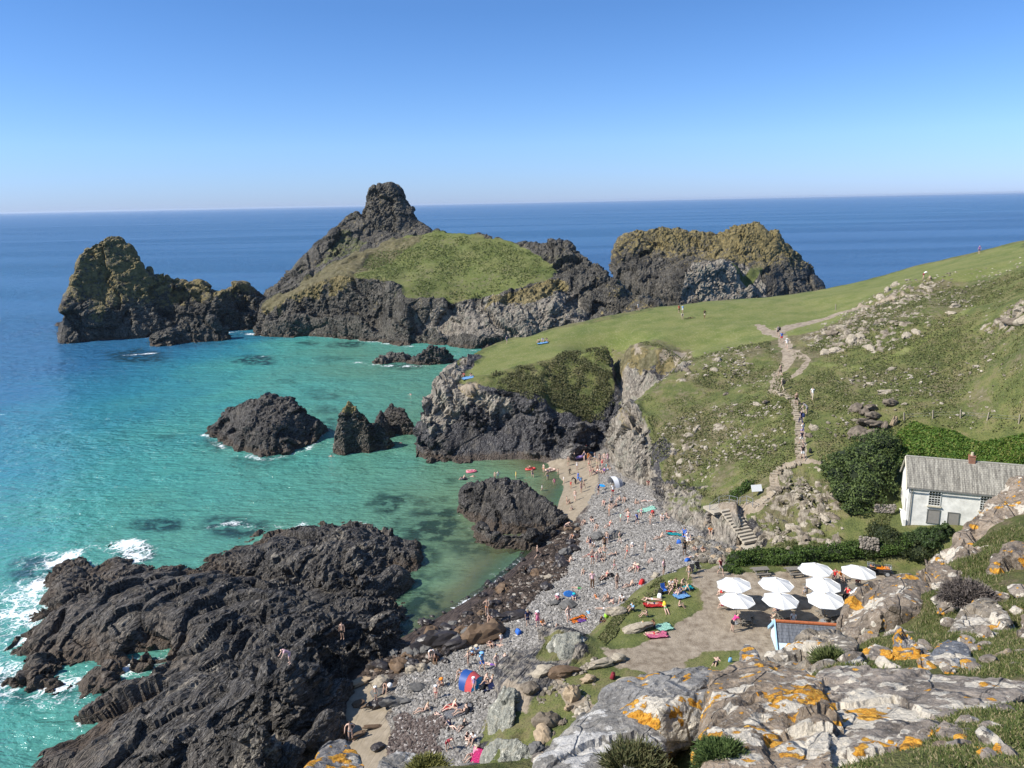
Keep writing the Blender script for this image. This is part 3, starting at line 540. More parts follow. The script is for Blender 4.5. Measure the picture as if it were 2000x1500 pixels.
pC = dl((1203, 497, 352), (1215, 471, 358), (1240, 455, 362), (1290, 447, 365), (1340, 452, 366), (1372, 455, 366), (1400, 461, 366), (1412, 454, 366), (1440, 440, 366), (1476, 434, 366), (1500, 446, 366), (1520, 453, 366), (1528, 470, 366), (1550, 490, 368), (1580, 518, 368), (1590, 538, 368), (1607, 562, 370))
fC = dl((1207, 522, 345), (1232, 547, 335), (1262, 572, 325), (1292, 592, 318)) + dl((1335, 592, 318), (1400, 592, 322), (1480, 586, 330), (1560, 578, 345), (1608, 566, 362))
fC0 = [away(p, -3, -1) for p in fC]
mC_ = dl((1250, 500, 352), (1330, 500, 350), (1420, 500, 350), (1500, 500, 355), (1560, 520, 360))
pil = dl((1335, 580, 316), (1345, 530, 322), (1360, 513, 324), (1385, 520, 324), (1400, 515, 326), (1440, 525, 328), (1470, 545, 328), (1490, 560, 330))
def mC(hf, P, N, c1, c2):
    X, Y = P[:, 0], P[:, 1]; z = np.zeros(len(P)); hz = P[:, 2] + 3 * fbm(P, 7, 3, 3)
    grey = zone(hf, [(1330, 595), (1345, 528), (1360, 512), (1400, 514), (1440, 520), (1490, 545), (1500, 600)], X, Y, 2, 5, 4)
    gs = zone(hf, [(1420, 515), (1480, 518), (1490, 532), (1440, 535)], X, Y, 1, 5, 5)
    oc = sstep(8, 26, hz) * .6 + .2 * fbm(P, 9, 3, 12) + .22 * sstep(-10, 25, X - 95); return np.stack([gs + .3 * sstep(.5, .85, N[:, 2]) * sstep(12, 22, hz), grey * .8 * (1 - gs), oc * (1 - grey), z], 1), np.stack([gs * .3, z, z, z], 1), 1
_oc = build_rock('rocky_island', 'broad ochre-brown island with a grey cliff, rising behind the green headland', 'island', [pC, fC, fC0, mC_, pil, [away(p, 5, p[2] - .5) for p in pC], [away(p, 15, p[2] * .6) for p in pC], [away(p, 32, -3) for p in pC]], [], .9, .62, 6, .6, 'stack', 121, mC, huge=.9)
# rocks in the cove
def dk(pale=.12, oc=0., cream=0):
    def f(hf, P, N, c1, c2):
        z = np.zeros(len(P)); return np.stack([z, z + pale + .25 * (c2 > .5) * 0, z + oc, z], 1), np.stack([z, z, z, z], 1), 1
    return f
def cove_rock(label, top, ft, back, seed, big=3.2, vox=.3, pale=.14, oc=0., amp=.8, name='sea_rock', extra=None, masks=None, mat='reef', huge=.3):
    lines = [top, ft, fringe(ft, 5, -3)] + back + (extra or [])
    return build_rock(name, label, 'rock', lines, [], .35, vox, big, amp, mat, seed, masks or dk(pale, oc), huge=huge)
t = zl((407, 846, .3), (425, 820, 3.2), (445, 799, 5), (480, 781, 7), (520, 772, 8.2), (560, 775, 8), (590, 793, 6.6), (620, 815, 4.2), (637, 833, 1))
cove_rock('dome-shaped black rock alone in the turquoise cove', t, zl((405, 849, -.4), (430, 868, -.4), (480, 888, -.4), (520, 897, -.4), (560, 895, -.4), (605, 870, -.4), (638, 836, -.4)), [[away(p, 5, p[2] * .55) for p in t], [away(p, 9, -3) for p in t]], 131, extra=[zl((470, 845, 3.2), (520, 845, 3.8), (560, 850, 3.2))])
t = zl((662, 800, 8.2), (666, 783, 9.8), (680, 772, 10.6), (694, 780, 9.8), (712, 798, 8.0), (734, 808, 6.6), (752, 835, 4.0))
TX = t[2][0]
def mT(hf, P, N, c1, c2):
    z = np.zeros(len(P)); return np.stack([z, z + .15, sstep(6.6, 8.2, P[:, 2] + .8 * fbm(P, 2, 3, 2) - .45 * np.maximum(P[:, 0] - TX - .6, 0)) * .95, z], 1), np.stack([z, z, z, z], 1), 1
cove_rock('upright black rock pillar with a yellow lichened tip in the cove', t, zl((668, 866, -.4), (690, 875, -.4), (725, 877, -.4), (762, 870, -.4)), [[away(p, 1.8, p[2] * .8) for p in t], [away(p, 4, -3) for p in t]], 137, big=1.7, vox=.22, amp=.6, huge=0, masks=mT, mat='stack', extra=[zl((682, 830, 4.4), (700, 832, 4.6), (735, 845, 3.0))])
t2 = zl((734, 815, 4.2), (744, 793, 6), (766, 782, 6.6), (790, 792, 5.8), (801, 815, 3.4))
cove_rock('round black rock close behind the yellow-tipped pillar', t2, zl((736, 848, -.4), (760, 850, -.4), (788, 842, -.4), (803, 828, -.4)), [[away(p, 3, p[2] * .6) for p in t2], [away(p, 6, -3) for p in t2]], 139, big=1.8, vox=.22, amp=.6, huge=0, pale=.2)
t3 = zl((900, 985, 2), (905, 962, 3.2), (925, 945, 4.3), (960, 938, 4.8), (1010, 938, 4.6), (1050, 962, 3.8), (1088, 990, 2.8), (1102, 1008, 1.6))
cove_rock('flat-topped black rock at the water edge beside the sand', t3, zl((896, 990, -.4), (922, 1025, -.4), (938, 1045, -.4), (972, 1058, -.4), (1050, 1053, -.3), (1088, 1042, 0), (1103, 1015, .3)), [[away(p, 3, p[2] * .6) for p in t3], [away(p, 6, -1.5) for p in t3]], 149, big=3.4, amp=.62, pale=.1, extra=[zl((930, 1010, 2.6), (960, 1035, 2.4), (1040, 1035, 2.4), (1080, 1022, 2))])
t4 = zl((728, 708, .6), (745, 690, 3), (765, 683, 3.8), (785, 684, 3.4), (800, 697, 1))
cove_rock('small pale-crested rock with foam on its side, between the cove and the big island', t4, zl((727, 710, -.4), (765, 711, -.4), (803, 706, -.4)), [[away(p, 5, p[2] * .5) for p in t4], [away(p, 10, -3) for p in t4]], 151, vox=.4, pale=.45)
t5 = zl((795, 703, .8), (815, 688, 3.6), (845, 670, 6), (870, 676, 5), (886, 692, 2.4))
cove_rock('black rock just right of the pale-crested one near the big island', t5, zl((797, 708, -.4), (840, 711, -.4), (888, 703, -.4)), [[away(p, 5, p[2] * .5) for p in t5], [away(p, 10, -3) for p in t5]], 153, vox=.4, pale=.1)
t6 = zl((855, 745, 7), (858, 728, 10.5), (866, 722, 11.5), (874, 730, 10.6))
build_rock('rock_pinnacle', 'little grey rock pinnacle leaning on the seaward edge of the headland', 'rock', [t6, zl((853, 752, 6), (880, 752, 8)), [away(p, 2, p[2] - 3) for p in t6]], [], .3, .25, 1.5, .7, 'reef', 155, dk(.5), base=4, cut=4.5)
# the reef platforms
P1o = zl((398, 1102, 0), (425, 1075, 0), (478, 1058, 0), (518, 1037, 0), (570, 1034, 0), (640, 1024, 0), (705, 1022, 0), (745, 1036, 0), (778, 1052, 0), (818, 1072, 0), (822, 1092, 0), (800, 1112, 0), (775, 1130, 0), (745, 1150, 0), (705, 1158, 0), (640, 1150, .5), (560, 1140, .8), (480, 1130, .8), (420, 1120, .3), (398, 1102, 0))
P1i = zl((440, 1090, 1.4), (500, 1060, 2), (540, 1052, 2.6), (640, 1042, 3), (700, 1040, 2.8), (760, 1062, 2.2), (800, 1082, 1.6), (770, 1110, 2.4), (720, 1130, 3), (640, 1120, 3.2), (560, 1105, 3), (480, 1095, 2.4), (440, 1090, 1.4))
def ringout(L, m, z):
    A = np.array([p for p in L]); c = A[:, :2].mean(0); o = []
    for p in A:
        v = p[:2] - c; v = v / np.linalg.norm(v); o.append(np.array([p[0] + v[0] * m, p[1] + v[1] * m, z]))
    return o
def mP(hf, P, N, c1, c2):
    z = np.zeros(len(P)); brown = sstep(-18, -42, P[:, 0] + 14 * fbm(P, 9, 3, 5)) * sstep(3.6, 1.2, P[:, 2]) * .62 + .2 * sstep(.1, .5, fbm(P, 6, 3, 8))
    pale = .14 + .34 * sstep(.05, .45, fbm(P @ STRATA.T / [4, 1, 1], 2.2, 4, 6)); return np.stack([z, pale, brown, z], 1), np.stack([z, z, z, z], 1), 1
build_rock('reef_platform', 'jagged black reef lobe reaching into the cove, the farther of the two', 'reef', [P1o, P1i, ringout(P1o, 4, -3)], zl((600, 1075, 3.6), (690, 1075, 3.3), (520, 1080, 3)), .3, .24, 3.4, .72, 'reef', 161, mP, mid=1.1, fine=1.0, huge=.6)
P2o = zl((36, 1330, 0), (30, 1300, 0), (62, 1240, 0), (98, 1195, 0), (82, 1165, 0), (112, 1105, 0), (160, 1082, 0), (215, 1068, 0), (258, 1070, 0), (268, 1090, 0), (262, 1108, 0), (300, 1112, 0), (345, 1108, 0), (398, 1112, .2), (480, 1130, .8), (560, 1140, .8), (640, 1150, .5), (700, 1160, 0), (760, 1190, 0), (790, 1214, 0), (786, 1240, 0), (745, 1262, 0), (700, 1285, 0), (686, 1315, .2), (668, 1342, .4), (660, 1400, .4), (630, 1440, 0), (596, 1475, 0), (560, 1500, 0), (520, 1620, 0), (20, 1620, 0),
         (42, 1505, 0), (95, 1455, 0), (150, 1432, 0), (190, 1388, 0), (230, 1352, 0), (298, 1318, .1), (325, 1285, .3), (300, 1280, .1), (230, 1308, 0), (140, 1330, 0), (60, 1338, 0), (36, 1330, 0))
P2a = zl((60, 1310, 1), (80, 1255, 1.4), (125, 1200, 1.8), (120, 1130, 1.6), (170, 1100, 1.5), (225, 1085, 1.2), (250, 1110, 1.2), (300, 1130, 2.2), (400, 1130, 2.4), (500, 1160, 2.8), (600, 1165, 3.2), (700, 1185, 3.6), (760, 1215, 3.2), (740, 1240, 3), (680, 1262, 3.2), (655, 1310, 3.4), (635, 1380, 3.2), (600, 1430, 3), (550, 1470, 2.8), (480, 1600, 3))
P2b = zl((70, 1500, 1), (160, 1455, 1.8), (220, 1395, 2), (270, 1350, 1.8), (340, 1310, 1.6), (350, 1275, 1.4), (290, 1265, 1.4), (200, 1290, 1.6), (100, 1315, 1.2), (60, 1310, 1))
_o, HREEF = build_rock('reef_platform', 'huge black reef platform filling the near left shore, with white surf along its outer edge', 'reef', [P2o, P2a, P2b, [p + np.array([0, 0, -3]) for p in ringout(P2o[:31], 5, 0)]],
           zl((200, 1200, 2.3), (320, 1200, 2.6), (450, 1220, 3.2), (600, 1240, 5.0), (560, 1300, 6.3), (450, 1320, 3.4), (400, 1400, 3.8), (520, 1400, 6.2), (300, 1450, 3), (450, 1500, 5.8), (630, 1300, 4.4), (700, 1210, 4.4), (230, 1245, 2), (90, 1395, -1.5), (60, 1370, -3), (160, 1356, -2.2), (0, 1430, -3), (205, 1345, -1.6), (120, 1385, -3), (40, 1440, -3.2), (135, 1412, -1.6), (245, 1330, -1.3), (285, 1303, -.9)), .3, .22, 3.8, .72, 'reef', 171, mP, mid=1.1, fine=1.0, huge=.62)
print('rocks', time.time() - T0)
# ================================================================ THE SEA
def build_sea():
    # body colour follows the survey of the depth: 0 clear shallows, .5 turquoise over sand, 1 deep blue
    ctl = [(0, 415, 1.05), (1000, 400, 1.0), (2000, 385, 1.05), (0, 500, .95), (0, 600, .88), (0, 700, .8), (0, 800, .68), (0, 900, .58), (0, 1000, .5), (0, 1100, .44), (0, 1200, .42), (0, 1300, .42), (0, 1450, .36), (60, 1500, .36), (100, 640, .9), (200, 660, .84), (330, 670, .76), (480, 660, .6), (140, 720, .76), (250, 720, .66), (350, 720, .55),
           (450, 720, .46), (300, 800, .5), (200, 900, .46), (120, 850, .56), (600, 665, .38), (700, 690, .3), (850, 720, .28), (950, 690, .36), (600, 740, .36), (750, 740, .3), (650, 720, .32), (450, 950, .36), (600, 950, .33), (700, 920, .3), (800, 900, .28),
           (300, 1000, .38), (200, 1050, .38), (500, 1000, .34), (700, 980, .28), (800, 960, .22), (850, 920, .2), (950, 925, .12), (1050, 930, .06), (900, 950, .17), (850, 1050, .12), (800, 1150, .14), (900, 1130, .04), (1000, 1090, -.12), (1040, 1070, -.15), (960, 1130, -.15), (900, 1180, -.08), (860, 1210, -.05), (1000, 1060, .0), (950, 1100, -.02), (1085, 905, -.15), (1100, 960, -.15), (1080, 1040, -.15), (1060, 1060, -.12), (800, 1240, 0), (700, 1180, .14), (1060, 960, .05), (780, 820, .27), (550, 850, .36), (700, 830, .34),
           (1100, 560, 1.0), (1600, 560, 1.), (1700, 520, 1.05), (1300, 500, 1.), (600, 480, .95), (400, 520, .93), (2300, 600, 1.1)]
    C = np.array([list(Z(a, b, 0)[:2]) + [v] for a, b, v in ctl if Z(a, b, 0)[1] < 2500 and Z(a, b, 0)[1] > 0])
    xs = np.concatenate([np.arange(-190, 60, .9), np.arange(60, 330, 5)]); ys = np.concatenate([np.arange(20, 300, .9), np.arange(300, 620, 4.)])
    X, Y = np.meshgrid(xs, ys); nx, ny = len(xs), len(ys)
    x = X.ravel(); y = Y.ravel(); L = np.log(np.hypot(C[:, 0], C[:, 1]))
    cu = np.stack([np.arctan2(C[:, 0], C[:, 1]) * 3.2, L * 3.], 1); q = np.stack([np.arctan2(x, y) * 3.2, np.log(np.hypot(x, y)) * 3.], 1)
    K = np.linalg.norm(cu[:, None] - cu[None], axis=2) + np.eye(len(C)) * 1e-3; wv = np.linalg.solve(K + 0.02 * np.eye(len(C)), C[:, 2] - C[:, 2].mean())
    dep = np.zeros(len(x))
    for k in range(len(C)): dep += wv[k] * np.linalg.norm(q - cu[k], axis=1)
    dep = np.clip(dep + C[:, 2].mean(), -.2, 1.2)
    P = np.stack([x, y, x * 0], 1); dep = np.clip(dep + .05 * fbm(P, 16, 3, 7), -.2, 1.2)
    # foam: surf patches against the rocks
    foam = np.zeros(len(x))
    def surf(line, wd, a, seed):
        ln = [Z(p[0], p[1], 0) for p in line]; d, t = seg_dist(ln, x, y); nonlocal foam
        foam = np.maximum(foam, a * np.exp(-(d / wd) ** 2) * (.7 + .9 * fbm(P, 3., 3, seed)))
    surf([(0, 1240), (40, 1190), (75, 1150), (110, 1100), (170, 1075), (250, 1062), (272, 1095)], 2.8, 1.1, 1); surf([(0, 1300), (20, 1250), (60, 1200)], 4.2, 1.1, 2); surf([(10, 1360), (60, 1340), (140, 1335), (230, 1310), (290, 1295)], 2.4, 1.0, 3)
    surf([(0, 1330), (30, 1310)], 3, .9, 4); surf([(0, 1240), (60, 1160), (110, 1095)], 6.5, .72, 5); surf([(-40, 1330), (10, 1290)], 6, .8, 41); surf([(190, 1392), (240, 1352)], .9, .8, 6); surf([(150, 1420), (200, 1380)], .8, .7, 7)
    surf([(410, 1030), (450, 1020), (500, 1035), (560, 1025), (600, 1030)], 1.1, .8, 8); surf([(570, 1030), (590, 1025)], 1.4, 1., 9); surf([(690, 1020), (720, 1024), (760, 1040)], .9, .85, 10)
    surf([(825, 1090), (800, 1118)], .6, .6, 11); surf([(400, 848), (420, 866), (450, 880), (520, 900), (600, 878), (640, 838)], 1.1, .85, 12); surf([(680, 874), (730, 877), (757, 870)], 1.0, .8, 13)
    surf([(1100, 895), (1108, 915), (1125, 950), (1116, 965)], .7, .9, 14); surf([(1090, 905), (1098, 930)], .6, .6, 15); surf([(1050, 1078), (1010, 1100), (1025, 1085)], .6, .85, 16); surf([(1010, 1118), (960, 1140), (940, 1160)], .9, .8, 17); surf([(960, 1125), (985, 1110)], .9, .55, 18)
    surf([(930, 1165), (880, 1195), (860, 1220)], .9, .85, 19); surf([(800, 1235), (815, 1255), (790, 1265)], .7, .8, 20)
    surf([(190, 641), (250, 641)], 4.2, 1.05, 21); surf([(292, 657), (330, 663), (380, 665), (425, 662)], 3.6, 1.05, 22); surf([(450, 649), (500, 653), (560, 657)], 2.8, .85, 23); surf([(640, 658), (700, 663), (760, 671), (800, 676)], 2.6, .85, 24); surf([(120, 640), (190, 643)], 2.4, .7, 51)
    surf([(700, 708), (725, 712), (770, 715), (830, 715)], 2.2, .9, 25); surf([(880, 705), (900, 684), (960, 686)], 1., .6, 26); surf([(240, 694), (270, 692), (300, 690)], 1.8, .95, 27); surf([(500, 698), (530, 694)], 1.3, .7, 28)
    surf([(120, 638), (300, 642), (440, 645)], .8, .5, 29); surf([(806, 918), (860, 918)], .5, .6, 30); surf([(0, 1270), (30, 1330), (90, 1360), (200, 1340)], 3.5, .7, 31); surf([(640, 872), (690, 862)], .6, .6, 32); surf([(775, 885), (800, 890)], .6, .55, 33); surf([(60, 1250), (100, 1180), (90, 1130)], 1.6, 1.1, 34); surf([(895, 1000), (925, 1045)], .5, .5, 35)
    # submerged reefs and weed, seen as dark ground through the water
    weed = np.zeros(len(x))
    for a, b, rx, ry, s in ((310, 1025, 55, 18, .9), (70, 1115, 60, 28, .7), (460, 1030, 70, 22, .9), (265, 1085, 40, 30, .7), (270, 695, 70, 14, .85), (500, 703, 45, 10, .8), (680, 672, 38, 6, .7), (600, 671, 25, 4, .6), (790, 716, 40, 7, .6), (650, 700, 40, 5, .4), (655, 675, 20, 4, .5),
                            (330, 852, 25, 10, .35), (560, 745, 20, 5, .35), (615, 765, 30, 9, .3), (640, 802, 26, 9, .45), (640, 774, 28, 8, .45), (735, 984, 18, 9, .6), (770, 976, 35, 10, .7), (760, 992, 26, 14, .9), (790, 975, 22, 10, .7), (745, 968, 20, 8, .6), (820, 982, 20, 9, .5), (880, 940, 14, 7, .5), (860, 975, 16, 6, .5),
                            (850, 1030, 70, 40, .75), (800, 1080, 70, 40, .7), (760, 1130, 80, 35, .75), (830, 1180, 60, 30, .8), (900, 1060, 50, 25, .6), (720, 1160, 40, 14, .8), (930, 1075, 40, 20, .45), (870, 1120, 30, 15, .4), (640, 830, 30, 14, .5), (420, 865, 35, 16, .5), (520, 900, 60, 12, .45), (790, 835, 20, 20, .4),
                            (790, 1230, 30, 20, .8), (850, 1200, 40, 20, .7), (30, 1340, 60, 30, .6), (240, 1345, 60, 15, .7), (120, 1350, 60, 14, .6), (300, 1300, 20, 14, .9), (230, 650, 120, 8, .5), (370, 668, 90, 10, .4), (500, 655, 60, 8, .3)):
        c = Z(a, b, 0); u = Z(a + rx, b, 0) - c; v = Z(a, b - ry, 0) - c; M = np.array([[u[0], v[0]], [u[1], v[1]]]); uv = np.linalg.solve(M, np.stack([x - c[0], y - c[1]]))
        r = np.hypot(uv[0], uv[1]) + .45 * fbm(P, 3.0, 4, int(a)); weed = np.maximum(weed, min(1, s * 1.3) * sstep(1.2, .65, r))
    G = grid_faces(nx, ny); V = [np.stack([x, y, x * 0], 1)]
    B = 40000; o0 = len(x); ex = [(-B, -B), (B, -B), (B, B), (-B, B)]; cr = [0, nx - 1, nx * ny - 1, nx * (ny - 1)]
    V.append(np.array([(a, b, 0) for a, b in ex], float)); Fq = np.array([[o0, o0 + 1, cr[1], cr[0]], [o0 + 1, o0 + 2, cr[2], cr[1]], [o0 + 2, o0 + 3, cr[3], cr[2]], [o0 + 3, o0, cr[0], cr[3]]])
    V = np.concatenate(V); F = np.concatenate([G, Fq]); A = np.ones((len(V), 4)); A[:, 1] = 0
    A[:o0, 0] = dep; A[:o0, 1] = np.clip(foam, 0, 1.3); A[:o0, 2] = weed; A[o0:, 2] = 0; A[o0:, 0] = 1.1
    me = mesh_from('sea', V, F); a = me.color_attributes.new('w', 'FLOAT_COLOR', 'POINT'); a.data.foreach_set('color', A.astype(np.float32).ravel())
    n = NT('sea_water'); p = n.pos(); dp, fo, we, _ = n.attr('w')
    nb = n.noise(.05, 3, .5, p); nf = n.noise(1.2, 5, .65, p, .6); dd = n.math('ADD', dp, n.math('MULTIPLY', n.math('SUBTRACT', nb, .5), .12))
    body = n.ramp(dd, [(0, (.15, .165, .085)), (.12, (.10, .175, .10)), (.28, (.080, .215, .155)), (.42, (.060, .250, .215)), (.56, (.030, .180, .230)), (.75, (.024, .115, .215)), (1, (.028, .095, .205))])
    wd = n.math('MULTIPLY', we, n.math('MULTIPLY_ADD', n.ss(n.noise(.45, 4, .6, p), .38, .56), .75, .25)); body = n.mix(n.math('MULTIPLY', wd, .92, clamp=True), body, n.mix(n.ss(dp, .1, .6), (.012, .028, .02), (.008, .035, .05)))
    diff = n.n('ShaderNodeBsdfDiffuse'); n.set(diff.inputs[0], body)
    tr = n.n('ShaderNodeBsdfTransparent'); n.set(tr.inputs[0], (.55, .85, .72))
    m1 = n.n('ShaderNodeMixShader'); op = n.ss(dp, -.15, .16); n.set(m1.inputs[0], n.math('MAXIMUM', n.math('MULTIPLY', n.math('ADD', op, .12), .97, clamp=True), n.math('MULTIPLY', wd, .9))); n.t.links.new(tr.outputs[0], m1.inputs[1]); n.t.links.new(diff.outputs[0], m1.inputs[2])
    # waves
    pw = stretch(n, p, (.6, 1.25, 1), (0, 0, R(-18))); w1 = n.noise(.22, 4, .55, pw, .3); w2 = n.noise(.9, 4, .6, pw, .3); w3 = n.noise(.03, 3, .5, stretch(n, p, (.35, 1.6, 1), (0, 0, R(4)))); w4 = n.noise(.006, 5, .6, stretch(n, p, (.12, 1.0, 1), (0, 0, R(3))))
    h = n.math('ADD', n.math('MULTIPLY', w1, 1.0), n.math('MULTIPLY', w2, .38)); far_ = n.ss(dp, .7, 1.); h = n.math('MULTIPLY', h, n.math('ADD', .75, n.math('MULTIPLY', n.ss(w4, .42, .58), .8))); h = n.math('MULTIPLY', h, n.ss(n.math('ADD', dp, n.math('MULTIPLY', w3, .25)), -.15, .55))
    bn = n.bump(h, 1.7, 1.)
    gl = n.n('ShaderNodeBsdfGlossy'); n.set(gl.inputs[0], (.9, .93, 1)); n.set(gl.inputs[1], .12); n.t.links.new(bn, gl.inputs['Normal']); n.t.links.new(bn, diff.inputs['Normal'])
    fr = n.n('ShaderNodeFresnel'); fr.inputs[0].default_value = 1.33; n.t.links.new(bn, fr.inputs['Normal'])
    m2 = n.n('ShaderNodeMixShader'); n.set(m2.inputs[0], n.math('MINIMUM', n.math('MULTIPLY', fr.outputs[0], .8), .42)); n.t.links.new(m1.outputs[0], m2.inputs[1]); n.t.links.new(gl.outputs[0], m2.inputs[2])
    pf = stretch(n, p, (1, 1, 1), (0, 0, R(30))); lace = n.vor(.9, pf, feature='DISTANCE_TO_EDGE'); nz = n.noise(2.2, 6, .7, pf, 1.2)
    wv = n.n('ShaderNodeTexNoise'); wv.inputs['Scale'].default_value = .9; wv.inputs['Detail'].default_value = 4; n.t.links.new(p, wv.inputs['Vector']); wa = n.n('ShaderNodeVectorMath', operation='MULTIPLY_ADD'); n.t.links.new(wv.outputs[1], wa.inputs[0]); wa.inputs[1].default_value = (2.2, 2.2, 0); n.t.links.new(p, wa.inputs[2])
    l1 = n.ss(n.vor(.55, wa.outputs[0], feature='DISTANCE_TO_EDGE'), .13, .0); l2 = n.ss(n.vor(1.5, wa.outputs[0], feature='DISTANCE_TO_EDGE'), .16, .0); lc = n.math('MAXIMUM', l1, n.math('MULTIPLY', l2, .7))
    fm = n.math('ADD', n.math('MULTIPLY', fo, 1.05), n.math('MULTIPLY', n.math('SUBTRACT', nz, .5), 1.5)); fm = n.math('ADD', fm, n.math('MULTIPLY', lc, .55)); fm = n.math('MULTIPLY', n.ss(fm, .82, 1.45), n.ss(fo, .06, .3))
    fd = n.n('ShaderNodeBsdfDiffuse'); n.set(fd.inputs[0], (.78, .8, .8)); m3 = n.n('ShaderNodeMixShader'); n.set(m3.inputs[0], n.math('MULTIPLY', fm, .95)); n.t.links.new(m2.outputs[0], m3.inputs[1]); n.t.links.new(fd.outputs[0], m3.inputs[2])
    o = link('sea', me, n.done(m3.outputs[0])); tag(o, kind='structure')
build_sea()
def build_seabed():
    xs = np.arange(-60, 40, 1.5); ys = np.arange(25, 150, 1.5); X, Y = np.meshgrid(xs, ys); x, y = X.ravel(), Y.ravel(); P = np.stack([x, y, x * 0], 1)
    V = np.stack([x, y, -1.5 + .5 * fbm(P, 9, 3, 3)], 1); me = mesh_from('seabed', V, grid_faces(len(xs), len(ys)))
    z = np.zeros(len(x)); wk = sstep(-.05, .25, fbm(P, 7, 4, 5)); attrs(me, np.stack([z, z, z, z], 1), np.stack([z, 1 - wk * .9, z, z], 1)); o = link('seabed', me, MAT['land']); tag(o, kind='structure')
build_seabed()
print('sea', time.time() - T0)
# ================================================================ THE NEAR SHOULDER OF THE HILL, at the viewer's feet
edgeN = dl((560, 1560, 3.2), (700, 1520, 3.6), (850, 1500, 4.2), (1000, 1500, 4.0), (1080, 1480, 3.8), (1150, 1430, 3.9), (1230, 1370, 4.0), (1330, 1335, 4.1), (1450, 1335, 4.2), (1520, 1325, 5.2), (1600, 1290, 7.4), (1650, 1262, 9.4), (1660, 1228, 11.5), (1700, 1190, 12.6), (1760, 1160, 13.4), (1800, 1125, 14.2), (1840, 1100, 15.4), (1890, 1060, 17), (1960, 1000, 19), (2040, 960, 20.5), (2200, 900, 23), (2500, 820, 26))
def under(*a):        # ground that lies under the big slabs, a little lower than their faces
    return [D(x, y, d) + np.array([0, 0, -.34]) for x, y, d in a]
inN = under((1180, 1480, 3.3), (1300, 1400, 3.3), (1400, 1400, 3.2), (1500, 1400, 3.1), (1650, 1360, 3.7), (1600, 1440, 2.8), (1700, 1350, 4.4), (1850, 1340, 4.4), (1450, 1480, 2.7), (1300, 1480, 3.0), (1740, 1400, 3.6), (1740, 1230, 10.6), (1740, 1180, 12), (1900, 1215, 9.6), (1930, 1020, 18.6), (1880, 1080, 16), (1830, 1130, 13.8)) + dl((700, 1700, 2.0), (1000, 1650, 2.2), (1200, 1560, 2.6), (1400, 1500, 2.6), (1600, 1500, 2.45), (1750, 1440, 2.9), (1800, 1390, 3.5), (1900, 1360, 3.9), (2000, 1345, 4.2), (2100, 1340, 4.4), (1900, 1500, 2.3), (2000, 1500, 2.3), (2000, 1420, 3.0), 
         (1700, 1330, 5.2), (1900, 1325, 5.0), (1980, 1300, 6.0), (1850, 1290, 6.6), (1750, 1290, 7.4), (1950, 1250, 8), (1850, 1240, 9), (1780, 1235, 10), (1900, 1180, 11), (2000, 1180, 10.5), (1850, 1150, 12.6), (1950, 1110, 13.6), (2050, 1100, 14), (1900, 1090, 15), (2000, 1030, 17), (2100, 1000, 18), (2300, 1000, 17), (2300, 1200, 9), (2300, 1500, 3))
NEAR = HF([edgeN, [away(p, 1.2, p[2] - 1.6) for p in edgeN], [away(p, 5, p[2] - 8) for p in edgeN], [away(p, 22, max(p[2] - 27, 4)) for p in edgeN]],
          inN + [np.array([0, 0, 43.35]), np.array([-3, 0, 43.2]), np.array([3, 0, 43.6]), np.array([0, -3, 43.6]), np.array([6, -3, 44.2]), np.array([12, 0, 44.0]), np.array([20, -2, 45.5]), np.array([31, 4, 44]), np.array([30, 16, 40]), np.array([0, -15, 46]), np.array([20, -16, 49]), np.array([32, -14, 50]), np.array([-10, -15, 45]), np.array([-14, -4, 42.0]), np.array([-12, -10, 43.5])], .07, base=3, pad=1, blur=14)
